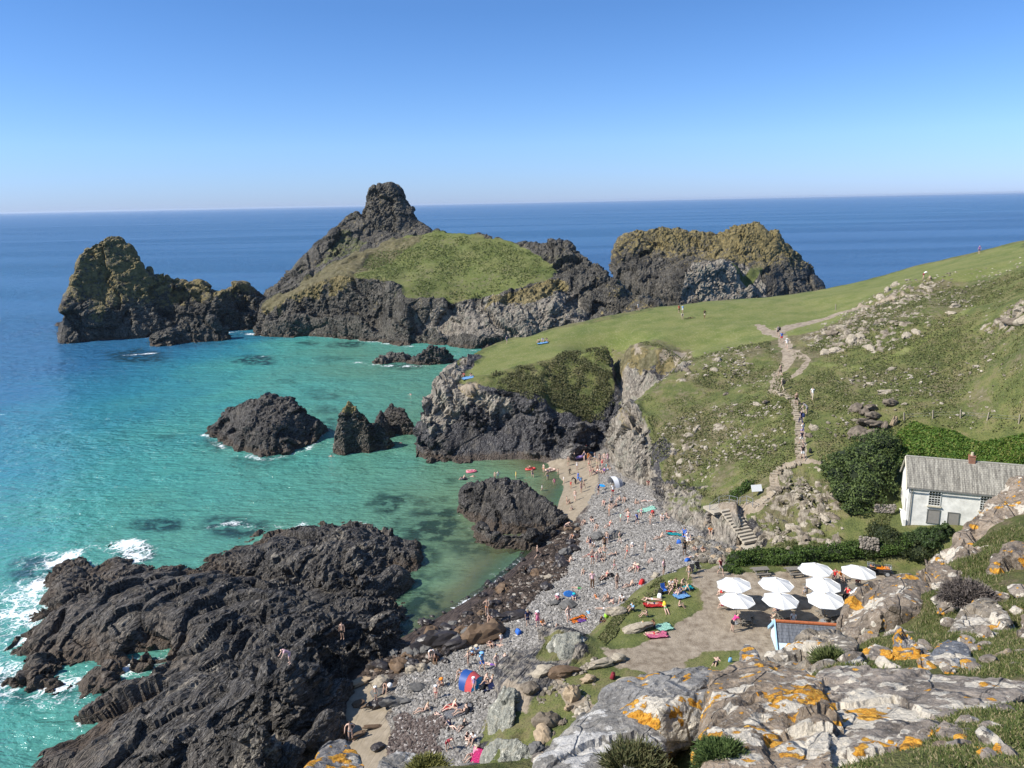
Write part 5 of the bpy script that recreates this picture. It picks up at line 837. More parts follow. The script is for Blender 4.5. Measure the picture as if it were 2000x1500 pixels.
# ---- the cottage
def cottage():
    A = Z(1776, 949, 13.9); Bq = Z(1934, 964, 13.9); u = Bq - A; u[2] = 0; u /= np.linalg.norm(u); rz = math.atan2(u[1], u[0]); Ln, W, H0, He, Hr = 12.2, 5.4, -5.2, 0., 2.45
    o = empty('cottage', (A[0], A[1], 13.9), rz, 'white two-storey cottage with a weathered grey roof, half hidden behind the brown slab', 'house')
    def walls(bm):
        vs = [bm.verts.new(q) for q in ((0, 0, H0), (Ln, 0, H0), (Ln, W, H0), (0, W, H0), (0, 0, He), (Ln, 0, He), (Ln, W, He), (0, W, He), (0, W / 2, Hr - .05), (Ln, W / 2, Hr - .05))]
        for f in ((0, 1, 5, 4), (1, 2, 6, 9, 5), (2, 3, 7, 6), (3, 0, 4, 8, 7), (4, 5, 9, 8), (7, 8, 9, 6), (0, 3, 2, 1)): bm.faces.new([vs[i] for i in f])
        box(bm, (-.15, W / 2, H0 + .55), (.3, W + .3, 1.5)); 
    B('wall', walls, WHITE, o)
    sl = math.atan2(Hr, W / 2 + .0); L2 = math.hypot(Hr, W / 2) + .35
    for sgn in (0, 1):
        r = B('roof_slope', lambda bm: box(bm, (Ln / 2, L2 / 2 - .3, .03), (Ln + .5, L2, .09)), MATS['roof_grey'] if 'MATS' in globals() else None, o)
        if sgn == 0: r.location = (0, 0, He + .06); r.rotation_euler = (sl, 0, 0)
        else: r.location = (Ln, W, He + .06); r.rotation_euler = (sl, 0, math.pi)
    B('ridge_tiles', lambda bm: [box(bm, (-.25 + .45 * k + .22, W / 2, Hr + .13), (.43, .26, .12)) for k in range(int(Ln / .45) + 1)], flat('ridge_tile_grey', (.36, .34, .29), .8, .2, .2, 4), o)
    B('bargeboard', lambda bm: [beam(bm, (-.26, -.3, He - .32), (-.26, W / 2, Hr + .06), .08, 4), beam(bm, (-.26, W + .3, He - .32), (-.26, W / 2, Hr + .06), .08, 4)], TRIM, o)
    ch = empty('chimney', (6.2, W / 2, Hr)); ch.parent = o
    B('stack', lambda bm: [box(bm, (0, 0, .28), (.62, .55, .95)), box(bm, (0, 0, .74), (.7, .62, .08))], brick_mat(), ch)
    B('chimney_pot', lambda bm: beam(bm, (0, 0, .78), (0, 0, 1.15), .17, 10, .13), flat('chimney_pot_clay', (.45, .38, .27), .8), ch)
    B('gutter', lambda bm: beam(bm, (-.2, -.36, He - .17), (Ln, -.36, He - .17), .06, 6), PIPE, o)
    B('drainpipe', lambda bm: [beam(bm, (.28, -.12, H0 + .2), (.28, -.12, He - .45), .05, 6), beam(bm, (.28, -.12, He - .45), (.28, -.34, He - .2), .05, 6)], PIPE, o)
    def sash(x0, x1, z0, z1):
        w_ = empty('window', (0, 0, 0)); w_.parent = o; cx, cz, ww, hh = (x0 + x1) / 2, (z0 + z1) / 2, x1 - x0, z1 - z0
        B('reveal', lambda bm: box(bm, (cx, .0, cz), (ww, .04, hh)), flat('window_reveal_dark', (.05, .05, .05)), w_)
        B('pane', lambda bm: box(bm, (cx, -.025, cz), (ww - .1, .02, hh - .1)), GLASS, w_)
        B('sash_bars', lambda bm: [box(bm, (x0 + ww * k / 4, -.045, cz), (.035, .03, hh - .06)) for k in (1, 2, 3)] + [box(bm, (cx, -.045, z0 + hh * k / 6), (ww - .06, .03, .07 if k == 3 else .035)) for k in (1, 2, 3, 4, 5)] + [box(bm, (cx, -.05, z), (ww, .04, .07)) for z in (z0, z1)] + [box(bm, (x, -.05, cz), (.07, .04, hh + .07)) for x in (x0, x1)], flat('sash_paint', (.7, .7, .66)), w_)
        B('sill', lambda bm: box(bm, (cx, -.09, z0 - .12), (ww + .25, .2, .12)), TRIM, w_)
    sash(2.0, 3.15, -1.95, -.35); sash(6.9, 8.0, -1.95, -.35)
    b = B('boarded_window', lambda bm: [box(bm, (2.62, -.02, -3.25), (1.12, .06, 1.5))], BOARD, o); B('window_frame', lambda bm: [box(bm, (2.62, -.05, z), (1.3, .08, .07)) for z in (-4.02, -2.47)] + [box(bm, (x, -.05, -3.25), (.07, .08, 1.5)) for x in (2.03, 3.21)], PIPE, b)
    d = B('boarded_door', lambda bm: box(bm, (4.55, -.02, -3.75), (1.0, .06, 2.3)), BOARD, o); B('door_frame', lambda bm: [box(bm, (4.55, -.05, -2.57), (1.16, .08, .07))] + [box(bm, (x, -.05, -3.75), (.07, .08, 2.3)) for x in (4.02, 5.08)], PIPE, d)
    B('side_window', lambda bm: box(bm, (-.01, 1.1, -2.6), (.05, .5, 1.5)), BOARD, o)
    return o
def brick_mat():
    n = NT('red_brick'); p = n.n('ShaderNodeTexCoord').outputs['Object']; br = n.n('ShaderNodeTexBrick'); br.inputs['Scale'].default_value = 1; br.inputs['Brick Width'].default_value = .22; br.inputs['Row Height'].default_value = .075; br.inputs['Mortar Size'].default_value = .008
    br.inputs['Color1'].default_value = (.30, .10, .05, 1); br.inputs['Color2'].default_value = (.22, .08, .045, 1); br.inputs['Mortar'].default_value = (.3, .27, .22, 1); n.t.links.new(stretch(n, p, (1, 1, 1), (R(90), 0, 0)), br.inputs['Vector']); return n.done(n.principled(br.outputs[0], .9))
MATS = {'roof_grey': roof_mat('weathered_cement_washed_roof', (.21, .195, .165), (.33, .31, .26)), 'slate': roof_mat('blue_slate_roof', (.13, .14, .16), (.15, .16, .18), .3, .25)}
cottage()
# ---- the slate-roofed hut by the terrace
def hut():
    A = Z(1514, 1213, 8.6); Bq = Z(1606, 1219, 8.6); u = Bq - A; u[2] = 0; u /= np.linalg.norm(u); rz = math.atan2(u[1], u[0]); o = empty('cafe_hut', (A[0], A[1], 8.6), rz, 'cafe hut with a slate roof, terracotta ridge and pale blue gable boards', 'hut')
    Ln = 6.5; sl = R(40); W2 = 2.6; dz = W2 * math.tan(sl)
    B('wall', lambda bm: box(bm, (Ln / 2, 0, -dz - .5), (Ln - .3, 2 * W2 - .5, 3.2 - .3)), flat('pale_blue_boarding', (.55, .68, .76), .6, .3, .08, 4), o)
    def gab(bm):
        v = [bm.verts.new(q) for q in ((.12, -W2 + .2, -dz + .1), (.12, W2 - .2, -dz + .1), (.12, 0, -.12), (Ln - .12, -W2 + .2, -dz + .1), (Ln - .12, W2 - .2, -dz + .1), (Ln - .12, 0, -.12))]
        for f in ((0, 1, 2), (3, 5, 4), (0, 2, 5, 3), (1, 4, 5, 2)): bm.faces.new([v[i] for i in f])
    B('gable', gab, flat('white_gable_boarding', (.74, .80, .84), .6, .3, .08, 4), o)
    L2 = W2 / math.cos(sl)
    for s_ in (1, -1):
        r = B('roof_slope', lambda bm: box(bm, (Ln / 2 * s_, -L2 / 2, -.04), (Ln, L2, .07)), MATS['slate'], o); r.rotation_euler = (sl, 0, 0 if s_ == 1 else math.pi)
    B('ridge_tiles', lambda bm: [box(bm, (.2 + .4 * k, 0, .04), (.385, .28, .13)) for k in range(int(Ln / .4))], flat('terracotta_ridge', (.42, .13, .05), .8, .2, .2, 5), o)
    for s_ in (1, -1):
        B('bargeboard', lambda bm: box(bm, (-.06, -s_ * W2 / 2, -dz / 2 + .0), (.1, L2 + .1, .26), Matrix.Rotation(s_ * sl, 3, 'X')), flat('blue_bargeboard', (.38, .58, .74), .5), o)
    return o
hut()
# ---- white parasols
CANV = None
def canvas_mat():
    n = NT('white_canvas'); d = n.principled((.82, .82, .80), .8, None, .2); t = n.n('ShaderNodeBsdfTranslucent'); n.set(t.inputs[0], (.8, .8, .76)); m = n.n('ShaderNodeMixShader'); m.inputs[0].default_value = .22; n.t.links.new(d, m.inputs[1]); n.t.links.new(t.outputs[0], m.inputs[2]); return n.done(m.outputs[0])
def parasol():
    o = empty('parasol', (0, 0, 0)); Rr = 1.72; H1, H0 = 2.95, 2.32
    def can(bm):
        rings = []; N8 = 8
        for j in range(5):
            t = j / 4; ring = []
            for k in range(N8 * 4):
                a = 2 * math.pi * k / (N8 * 4); ka = (k % 4) / 4; sag = math.sin(math.pi * ka); rr = Rr * t * (1 - (1 - math.cos(math.pi / 8)) * sag - .04 * sag * t)
                ring.append(bm.verts.new((rr * math.cos(a), rr * math.sin(a), H1 - (H1 - H0) * t ** 1.08 - .06 * sag * t)) if j else None)
            rings.append(ring)
        top = bm.verts.new((0, 0, H1))
        for k in range(N8 * 4):
            k2 = (k + 1) % (N8 * 4); bm.faces.new((top, rings[1][k], rings[1][k2]))
            for j in range(1, 4): bm.faces.new((rings[j][k], rings[j + 1][k], rings[j + 1][k2], rings[j][k2]))
    c = B('canopy', can, canvas_mat(), o, False)
    B('valance', lambda bm: [bm.faces.new([bm.verts.new(q) for q in ((Rr * math.cos(a), Rr * math.sin(a), H0 - .002), (Rr * math.cos(b), Rr * math.sin(b), H0 - .002), (Rr * .985 * math.cos(b), Rr * .985 * math.sin(b), H0 - .07), (Rr * .985 * math.cos(a), Rr * .985 * math.sin(a), H0 - .07))]) for a, b in [(2 * math.pi * k / 8, 2 * math.pi * (k + 1) / 8) for k in range(8)]], c.data.materials[0], c)
    B('pole', lambda bm: beam(bm, (0, 0, 0), (0, 0, H1 + .05), .03, 8), DWOOD, o, True); B('finial', lambda bm: beam(bm, (0, 0, H1), (0, 0, H1 + .12), .06, 8, .02), DWOOD, o)
    B('base', lambda bm: [beam(bm, (0, 0, 0), (0, 0, .08), .32, 12), beam(bm, (0, 0, .08), (0, 0, .35), .05, 8)], METAL, o)
    for k in range(8):
        a = 2 * math.pi * k / 8; B('rib', lambda bm: [beam(bm, (0, 0, H1 - .06), (Rr * .98 * math.cos(a), Rr * .98 * math.sin(a), H0 - .03), .012, 4)], DWOOD, o)
    return o
GP = 'white parasols on the cafe terrace'
pl = [(1436, 1130, 'white parasol at the left end of the middle row'), (1516, 1130, 'white parasol in the centre of the middle row'), (1607, 1132, 'white parasol at the right end of the middle row'),
      (1440, 1162, 'white parasol over the man in the pink shirt, left end of the front row'), (1524, 1162, 'white parasol above the hut roof, centre of the front row'), (1613, 1163, 'white parasol nearest the brown boulder, right end of the front row'),
      (1594, 1103, 'white parasol in the back row left of the quad bike'), (1676, 1110, 'white parasol touching the quad bike in the back row'), (1700, 1162, 'white parasol almost wholly hidden behind the brown boulder')]
TZ = lambda x, y: float(LAND.at(x, y))
def tbl():
    o = empty('picnic_table', (0, 0, 0))
    B('table_top', lambda bm: [box(bm, (0, -.32 + .16 * k, .74), (1.7, .145, .045)) for k in range(5)], WOOD, o)
    for s_ in (-1, 1): B('bench', lambda bm: [box(bm, (0, s_ * (.72 + .07 * q), .45), (1.7, .13, .045)) for q in (-1, 1)], WOOD, o)
    for s_ in (-1, 1): B('leg_frame', lambda bm: [beam(bm, (s_ * .6, -.28, .72), (s_ * .6, -.68, 0), .04, 4), beam(bm, (s_ * .6, .28, .72), (s_ * .6, .68, 0), .04, 4), box(bm, (s_ * .6, 0, .4), (.05, 1.6, .1))], WOOD, o)
    return o
P0 = parasol(); T0_ = tbl(); GT = 'wooden picnic tables on the cafe terrace'
PP = []
for i, (a, b, lb) in enumerate(pl):
    q = Z(a, b, 5.55 + 3.0); o = P0 if i == 0 else copy_tree(P0); o.location = (q[0], q[1], TZ(q[0], q[1])); o.rotation_euler = (R((i * 37 % 5) - 2), R((i * 53 % 5) - 2), .2 + i * .31); tag(o, lb, 'parasol', GP); PP.append(o)
tp = [(1485, 1122, .1, 'empty grey picnic table by the hedge, the left of two without a parasol'), (1551, 1124, .1, 'empty grey picnic table by the hedge, between the other bare one and the back parasols'), (1456, 1217, 1.45, 'picnic table beside the man in the pink shirt'), (1616, 1212, .2, 'picnic table right behind the hut roof, partly hidden by rock'), (1531, 1212, .2, 'picnic table just behind the ridge of the hut')]
k = 0
for a, b, r_, lb in tp:
    q = Z(a, b, 5.6); o = T0_ if k == 0 else copy_tree(T0_); k += 1; o.location = (q[0], q[1], TZ(q[0], q[1])); o.rotation_euler = (0, 0, r_); tag(o, lb, 'table', GT)
for i in range(9):
    o = copy_tree(T0_); p_ = PP[i].location; o.location = (p_.x + (.95 if i in (3, 4, 5) else 0.0), p_.y + .1, p_.z); o.rotation_euler = (0, 0, .1 + .05 * i); tag(o, 'picnic table shaded by the ' + ('left parasol of the middle row', 'centre parasol of the middle row', 'right parasol of the middle row', 'left parasol of the front row', 'centre parasol of the front row', 'right parasol of the front row', 'back parasol left of the quad bike', 'back parasol touching the quad bike', 'parasol hidden behind the boulder')[i], 'table', GT)
# ---- orange quad bike
def quad():
    q = Z(1716, 1124, 5.9); o = empty('quad_bike', (q[0], q[1], TZ(q[0], q[1])), R(-22), 'orange and black quad bike parked against the hedge', 'quad bike'); o.scale = (1.15, 1.15, 1.15)
    OR = flat('orange_plastic', (.75, .22, .01), .35, .5); BK = flat('black_plastic', (.025, .025, .027), .5, .4); GR = flat('rack_grey', (.3, .31, .32), .4, .6)
    B('frame', lambda bm: [box(bm, (0, 0, .42), (1.3, .34, .22)), box(bm, (0, 0, .3), (.9, .6, .08)), beam(bm, (-.7, -.35, .33), (-.7, .35, .33), .04), beam(bm, (.7, -.35, .33), (.7, .35, .33), .04)], BK, o)
    B('bodywork', lambda bm: [box(bm, (.6, 0, .74), (.6, .4, .22), None, .6), box(bm, (.05, 0, .68), (.6, .24, .3), None, .7), box(bm, (-.6, 0, .74), (.4, .3, .12), None, .8)], OR, o, bev=.03)
    B('seat', lambda bm: box(bm, (-.25, 0, .84), (.85, .3, .14), None, .8), BK, o, bev=.04)
    for sx in (-1, 1):
        for sy in (-1, 1):
            B('mudguard', lambda bm: box(bm, (sx * .66, sy * .42, .68), (.72, .3, .06), Matrix.Rotation(-sx * .12, 3, 'Y')), BK, o, bev=.02)
            w_ = B('wheel', lambda bm: beam(bm, (sx * .68, sy * .34, .31), (sx * .68, sy * .52, .31), .17, 14), GR, o); B('tyre', lambda bm: _tor(bm, (sx * .68, sy * .43, .31), .22, .11), BK, w_, True)
    B('handlebar', lambda bm: [beam(bm, (.32, 0, .8), (.24, 0, 1.05), .03), beam(bm, (.24, -.36, 1.08), (.24, .36, 1.08), .02), beam(bm, (.24, -.4, 1.08), (.24, -.26, 1.08), .03), beam(bm, (.24, .4, 1.08), (.24, .26, 1.08), .03)], BK, o)
    for sx in (-1, 1): B('rack', lambda bm: [beam(bm, (sx * .72 + .07 * t, -.42, .88), (sx * .72 + .07 * t, .42, .88), .014, 5) for t in range(-4, 5, 2)] + [beam(bm, (sx * .72 - .3, t, .88), (sx * .72 + .3, t, .88), .014, 5) for t in (-.42, 0, .42)], GR, o)
    for sy in (-1, 1): B('headlight', lambda bm: beam(bm, (.9, sy * .16, .7), (.96, sy * .16, .7), .07, 10), flat('lamp_glass', (.7, .7, .68), .2), o)
def _tor(bm, c, R1, r, n=20, m=8):
    vs = [[bm.verts.new((c[0] + (R1 + r * math.cos(b)) * math.cos(a), c[1] + r * .95 * math.sin(b), c[2] + (R1 + r * math.cos(b)) * math.sin(a))) for b in [2 * math.pi * j / m for j in range(m)]] for a in [2 * math.pi * i / n for i in range(n)]]
    for i in range(n):
        for j in range(m): bm.faces.new((vs[i][j], vs[(i + 1) % n][j], vs[(i + 1) % n][(j + 1) % m], vs[i][(j + 1) % m]))
quad()
# ---- stairs, retaining wall, railing, steps of the hill path
CONC = flat('pale_concrete', (.40, .35, .27), .9, .2, .2, 2.5); STEP = flat('trodden_step_stone', (.36, .30, .22), .9, .2, .25, 4)
def flight(name, label, p0, p1, n, wd, mat, over=.02, cat='steps', jit=0.):
    rj = random.Random(n)
    a, b = np.array(p0), np.array(p1); o = empty(name, tuple(a), 0, label, cat); u = b - a; h = math.hypot(u[0], u[1]); ux, uy = u[0] / h, u[1] / h; rz = math.atan2(uy, ux); o.rotation_euler = (0, 0, rz)
    for k in range(n):
        t = (k + .5) / n; z = u[2] * (k + 1) / n if u[2] > 0 else u[2] * k / n
        B('step', lambda bm: box(bm, (h * t + jit * rj.uniform(-.12, .12), jit * rj.uniform(-.25, .25), z - .12 + jit * rj.uniform(-.05, .03)), ((h / n + over) * (1 - jit * .45 * rj.random()), wd * (1 - jit * .3 * rj.random()), .26), Matrix.Rotation(jit * rj.uniform(-.2, .2), 3, 'Z')), mat, o)
    return o
q0, q1 = Z(1420, 994, 7.95), Z(1468, 1060, 5.55); flight('concrete_stairs', 'straight flight of concrete steps down to the beach beside the cobbled wall', q0, q1, 11, 2.1, CONC, .0)
def lh(px, py): q = LAND.hit(px, py); return q
fl = [((1512, 762), (1548, 778), 5, 'upper rough stone steps of the hill path by the bend'), ((1552, 782), (1560, 830), 12, 'steep stone steps in the middle of the hill path'), ((1560, 832), (1565, 894), 16, 'long straight flight of stone steps down to the foot of the hill path'),
      ((1562, 903), (1518, 918), 8, 'stone steps turning left at the foot of the hill'), ((1514, 920), (1512, 958), 8, 'short zigzag stone steps above the notice board'), ((1510, 962), (1468, 994), 11, 'lowest curved stone steps beside the notice board')]
for a, b, n_, lb in fl:
    p, q = lh(*a), lh(*b)
    flight('stone_steps', lb, p + [0, 0, .1], q + [0, 0, .1], n_, 1.05, STEP, .03, 'steps', 1.)
def cobble_wall(name, label, top, hgt, n, seed, r=.22, mat=None, depth=.5, slope=.35):
    rg = np.random.default_rng(seed); V = []; F = []; t_ = [np.array(p) for p in top]; L = [0]
    for a, b in zip(t_, t_[1:]): L.append(L[-1] + np.linalg.norm(b - a))
    base = bmesh.new(); bmesh.ops.create_icosphere(base, subdivisions=2, radius=1); bv = np.array([v.co[:] for v in base.verts]); base.verts.index_update(); bf = np.array([[v.index for v in f.verts] for f in base.faces]); base.free()
    for k in range(n):
        s_ = rg.uniform(0, L[-1]); i = min(len(t_) - 2, int(np.searchsorted(L, s_) - 1)); i = max(i, 0); f = (s_ - L[i]) / (L[i + 1] - L[i]); p = t_[i] * (1 - f) + t_[i + 1] * f; dn = t_[i + 1] - t_[i]; nn = np.array([dn[1], -dn[0], 0]); nn /= np.linalg.norm(nn) + 1e-9
        if nn @ np.array([p[0], p[1], 0]) > 0: nn = -nn
        w_ = rg.random(); hh = hgt if np.isscalar(hgt) else hgt[0] + (hgt[1] - hgt[0]) * (s_ / L[-1]); c = p + np.array([0, 0, -w_ * hh]) + nn * (w_ * hh * slope + .35); sc_ = r * rg.uniform(.6, 1.2) * np.array([1, 1, .8]); v = bv * (1 + .25 * vnoise(bv * 1.5 + k, 1, seed))[:, None] * sc_ + c
        F.append(bf + len(V) * len(bv)); V.append(v)
    V = np.concatenate(V); me = mesh_from(name, V, np.concatenate(F)); o = link(name, me, mat or flat(name + '_stone', (.24, .21, .175), .9, .2, .4, 2)); tag(o, label, 'wall'); return o
cobble_wall('cobbled_wall', 'cobbled retaining wall curving below the concrete landing', wallt[:4] + [Z(1462, 1030, 6.3)], 2.2, 900, 3)
cobble_wall('dry_stone_wall', 'small dry stone wall between the ivy mound and the cottage', [Z(1706, 983, 10.6), Z(1748, 984, 10.7)], .9, 160, 4, .14, None, .3, .1)
cobble_wall('dry_stone_wall', 'short stretch of stone wall in the bank below the cottage lawn', [Z(1678, 1045, 9.0), Z(1714, 1050, 8.8)], 1.2, 160, 5, .16, None, .3, .3)
land_ = B('concrete_landing', lambda bm: box(bm, (0, 0, 0), (3.6, 2.4, .3)), CONC); q = Z(1408, 993, 7.55); land_.location = q; land_.rotation_euler = (0, 0, .35); tag(land_, 'pale concrete landing at the head of the straight stairs', 'landing')
land2 = B('concrete_slab', lambda bm: box(bm, (0, 0, 0), (2.6, 2.2, .3)), CONC); q = Z(1466, 1070, 5.2); land2.location = q; land2.rotation_euler = (0, 0, 1.0); tag(land2, 'tan concrete slab at the foot of the straight stairs', 'slab')
def railing(label, pts_, hgt=1.05):
    o = empty('railing', tuple(pts_[0]), 0, label, 'railing'); c = pts_[0]
    for p in pts_: B('post', lambda bm: beam(bm, p - c, p - c + [0, 0, hgt], .045, 6), METAL, o)
    B('rail', lambda bm: [beam(bm, a - c + [0, 0, h_], b - c + [0, 0, h_], .022, 5) for a, b in zip(pts_, pts_[1:]) for h_ in (hgt, hgt * .5)], METAL, o)
railing('thin metal railing round the landing above the cobbled wall', [Z(1386, 999, 7.5), Z(1404, 985, 7.7), Z(1424, 983, 7.8), Z(1440, 987, 7.8)]); railing('thin metal handrail below the notice board', [Z(1445, 987, 8.0), Z(1458, 984, 8.2), Z(1470, 990, 8.3)])
# ---- notice board, fence posts
def sign():
    q = lh(1477, 968); o = empty('notice_board', tuple(q), .15, 'blank white notice board on the bank beside the lowest steps', 'sign')
    B('board', lambda bm: box(bm, (0, 0, 1.0), (1.35, .05, .85), Matrix.Rotation(-.5, 3, 'X')), flat('white_board', (.8, .8, .77), .5), o)
    for s_ in (-1, 1): B('post', lambda bm: beam(bm, (s_ * .5, .04, -.3), (s_ * .5, .04, .95), .04, 5), DWOOD, o)
sign()
def post(px, py, hgt, lb, grp):
    q = lh(px, py); o = B('fence_post', lambda bm: [box(bm, (0, 0, hgt / 2 - .2), (.14, .14, hgt + .4)), box(bm, (0, 0, hgt + .02), (.1, .1, .06))], DWOOD); o.location = q; o.rotation_euler = (R(random.uniform(-4, 4)), R(random.uniform(-6, 6)), .3); tag(o, lb, 'post', grp)
random.seed(4); g_ = 'fence posts along the top of the bracken'
for px, py, lb in ((1766, 822, 'wooden fence post nearest the rock pile, leftmost of the row'), (1822, 818, 'second wooden fence post from the rock pile'), (1876, 817, 'third wooden fence post from the rock pile'), (1928, 822, 'fourth wooden fence post from the rock pile'), (1990, 827, 'wooden fence post at the right edge of the photo')): post(px, py, 1.1, lb, g_)
post(1632, 606, 1.15, 'lone wooden waymark post beside the earth path at the top', None)
wp = [lh(x, y) + [0, 0, .85] for x, y in ((1766, 822), (1822, 818), (1876, 817), (1928, 822), (1990, 827))]; o = B('fence_wire', lambda bm: [beam(bm, a + [0, 0, d_], b + [0, 0, d_], .008, 4) for a, b in zip(wp, wp[1:]) for d_ in (0, -.35)], METAL); tag(o, 'thin wire strung between the bracken fence posts', 'wire')
# ---- tents
def ribbon_tent(name, label, loc, rz, ribs, mats, cat='tent', parts=('panel',)):
    o = empty(name, loc, rz, label, cat); n_ = len(ribs[0])
    for i in range(len(ribs) - 1):
        def f(bm):
            a = [bm.verts.new(q) for q in ribs[i]]; b = [bm.verts.new(q) for q in ribs[i + 1]]
            for j in range(n_ - 1): bm.faces.new((a[j], a[j + 1], b[j + 1], b[j]))
        B('panel', f, mats[i % len(mats)], o, True)
        B('tent_pole', lambda bm: [beam(bm, ribs[i][j], ribs[i][j + 1], .015, 4) for j in range(n_ - 1)], METAL, o)
    return o
def arch(x, w_, h_, n_=9, lean=0.): return [(x + lean * math.sin(math.pi * k / (n_ - 1)), -w_ * math.cos(math.pi * k / (n_ - 1)), h_ * math.sin(math.pi * k / (n_ - 1))) for k in range(n_)]
q = lh(1212, 946); ribbon_tent('beach_shelter', 'white arched beach shelter at the foot of the grey cliff', q, R(200), [arch(-.1, .5, .1, 9), arch(.1, 1.1, .9, 9, -.1), arch(.8, 1.3, 1.35, 9), arch(1.5, 1.25, 1.45, 9, .2)], [flat('white_nylon', (.75, .76, .76), .6), flat('grey_nylon', (.36, .37, .40), .6), flat('white_nylon_b', (.75, .76, .76), .6)])
q = lh(922, 1338); ribbon_tent('pop_up_tent', 'blue and red pop-up beach tent on the pebbles', q, R(150), [arch(-1.0, .6, .15, 9), arch(-.5, 1.0, .9, 9, -.1), arch(.1, 1.15, 1.25, 9), arch(.7, 1.1, 1.2, 9, .25)], [flat('cyan_nylon', (.0, .30, .55), .5), flat('red_nylon', (.62, .10, .10), .5), flat('navy_nylon', (.02, .07, .25), .5)])
hull_rock('rock_outcrop', 'green-grey rock dome where the terrace turf meets the shingle', [Z(*q) for q in ((1052, 1295, 3.4), (1062, 1262, 5.2), (1085, 1238, 6.2), (1118, 1233, 6.4), (1148, 1246, 6.0), (1150, 1290, 4.8), (1120, 1322, 4.2), (1080, 1318, 3.8), (1100, 1275, 6.0))], 2., 'f_green', 401, .14, 2.0, .5, .8)
hull_rock('rock_outcrop', 'green-grey cliff facing the beach below the turf, left of the footpath', [Z(*q) for q in ((952, 1440, 2.9), (952, 1395, 3.6), (966, 1362, 5.0), (985, 1335, 5.6), (1008, 1345, 5.8), (1005, 1400, 5.2), (990, 1450, 4.0))], 2., 'f_green', 402, .14, 1.8, .5, .9)
hull_rock('rock_outcrop', 'craggy grey rock at the bottom of the beach beside the people in pink', [Z(*q) for q in ((935, 1500, 3.0), (940, 1462, 4.0), (968, 1440, 5.2), (1010, 1442, 5.6), (1045, 1470, 5.6), (1040, 1540, 4.6), (950, 1545, 3.4))], 2., 'f_green', 403, .14, 1.8, .5, .9)
print('built', time.time() - T0)
# ================================================================ SHRUBS, HEDGE, BRACKEN
def leafmat(name, a, b, c=None):
    n = NT(name); at = n.n('ShaderNodeAttribute', attribute_name='r'); z = n.noise(.8, 3, .5, n.pos()); col = n.ramp(n.math('ADD', n.math('MULTIPLY', at.outputs['Fac'], .6), n.math('MULTIPLY', z, .5)), [(.2, a), (.6, b), (.9, c or b)])
    s_ = n.principled(col, .6, None, .25); t = n.n('ShaderNodeBsdfTranslucent'); n.set(t.inputs[0], col); m = n.n('ShaderNodeMixShader'); m.inputs[0].default_value = .25; n.t.links.new(s_, m.inputs[1]); n.t.links.new(t.outputs[0], m.inputs[2]); return n.done(m.outputs[0])
def leaves(name, C, Nn, size, mat, seed, label=None, cat=None, kind=None, parent=None, tall=1.):
    rg = np.random.default_rng(seed); n = len(C); e = Nn + rg.normal(0, .65, (n, 3)); e /= np.linalg.norm(e, axis=1)[:, None]; u = np.cross(e, rg.normal(0, 1, (n, 3))); u /= np.linalg.norm(u, axis=1)[:, None]; v = np.cross(e, u); s_ = size * rg.uniform(.5, 1.3, n)[:, None]
    V = np.stack([C - u * s_ * .5, C + v * s_ * .4 * tall + e * s_ * .2, C + u * s_ * .5, C - v * s_ * .4 * tall], 1).reshape(-1, 3); F = np.arange(n)[:, None] * 4 + np.arange(4); me = mesh_from(name, V, F, False); a = me.attributes.new('r', 'FLOAT', 'POINT'); a.data.foreach_set('value', np.repeat(rg.random(n).astype(np.float32), 4))
    o = link(name, me, mat, parent); tag(o, label, cat, kind=kind); return o
def blob_shrub(name, label, blobs, size, n, mat, seed, cat='shrub', core=None):
    """a shrub: lumps (centre, radii) whose skins carry leaf clumps, over a woody core"""
    rg = np.random.default_rng(seed); c0 = np.array(blobs[0][0]); o = empty(name, tuple(c0), 0, label, cat); w_ = np.array([b[1][0] * b[1][1] for b in blobs]); w_ = w_ / w_.sum(); Cs, Ns = [], []
    for (c, r), q in zip(blobs, w_):
        k = int(n * q); d = rg.normal(0, 1, (k, 3)); d /= np.linalg.norm(d, axis=1)[:, None]; d[:, 2] = np.abs(d[:, 2]) * .95 - .1; lump = 1 + .42 * vnoise(d * 2.2 + seed + np.array(c), 1, seed) + .2 * vnoise(d * 6 + np.array(c), 1, seed + 1)
        Cs.append(np.array(c) + d * np.array(r) * (lump * rg.uniform(.82, 1.03, k))[:, None]); Ns.append(d / np.array(r)); 
    C = np.concatenate(Cs); Nn = np.concatenate(Ns); Nn /= np.linalg.norm(Nn, axis=1)[:, None]; keep = np.ones(len(C), bool)
    for c, r in blobs: keep &= (((C - np.array(c)) / (np.array(r) * .72)) ** 2).sum(1) > 1
    leaves('foliage', (C - c0)[keep], Nn[keep], size, mat, seed, parent=o)
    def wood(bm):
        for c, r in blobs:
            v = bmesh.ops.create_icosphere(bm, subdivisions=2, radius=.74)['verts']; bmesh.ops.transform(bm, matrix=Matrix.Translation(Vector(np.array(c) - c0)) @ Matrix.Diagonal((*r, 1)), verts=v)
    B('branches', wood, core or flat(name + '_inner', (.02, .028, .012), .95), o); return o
IVY = leafmat('ivy_leaf', (.028, .045, .013), (.08, .115, .032), (.13, .17, .05)); HDG = leafmat('hedge_leaf', (.02, .045, .008), (.07, .12, .022), (.12, .17, .04)); TAM = leafmat('feathery_leaf', (.02, .04, .012), (.06, .095, .03), (.10, .14, .05)); GOR = leafmat('gorse_leaf', (.018, .03, .01), (.05, .065, .022), (.085, .095, .035))
def G(px, py, dz=0.): q = lh(px, py); return (q[0], q[1], q[2] + dz)
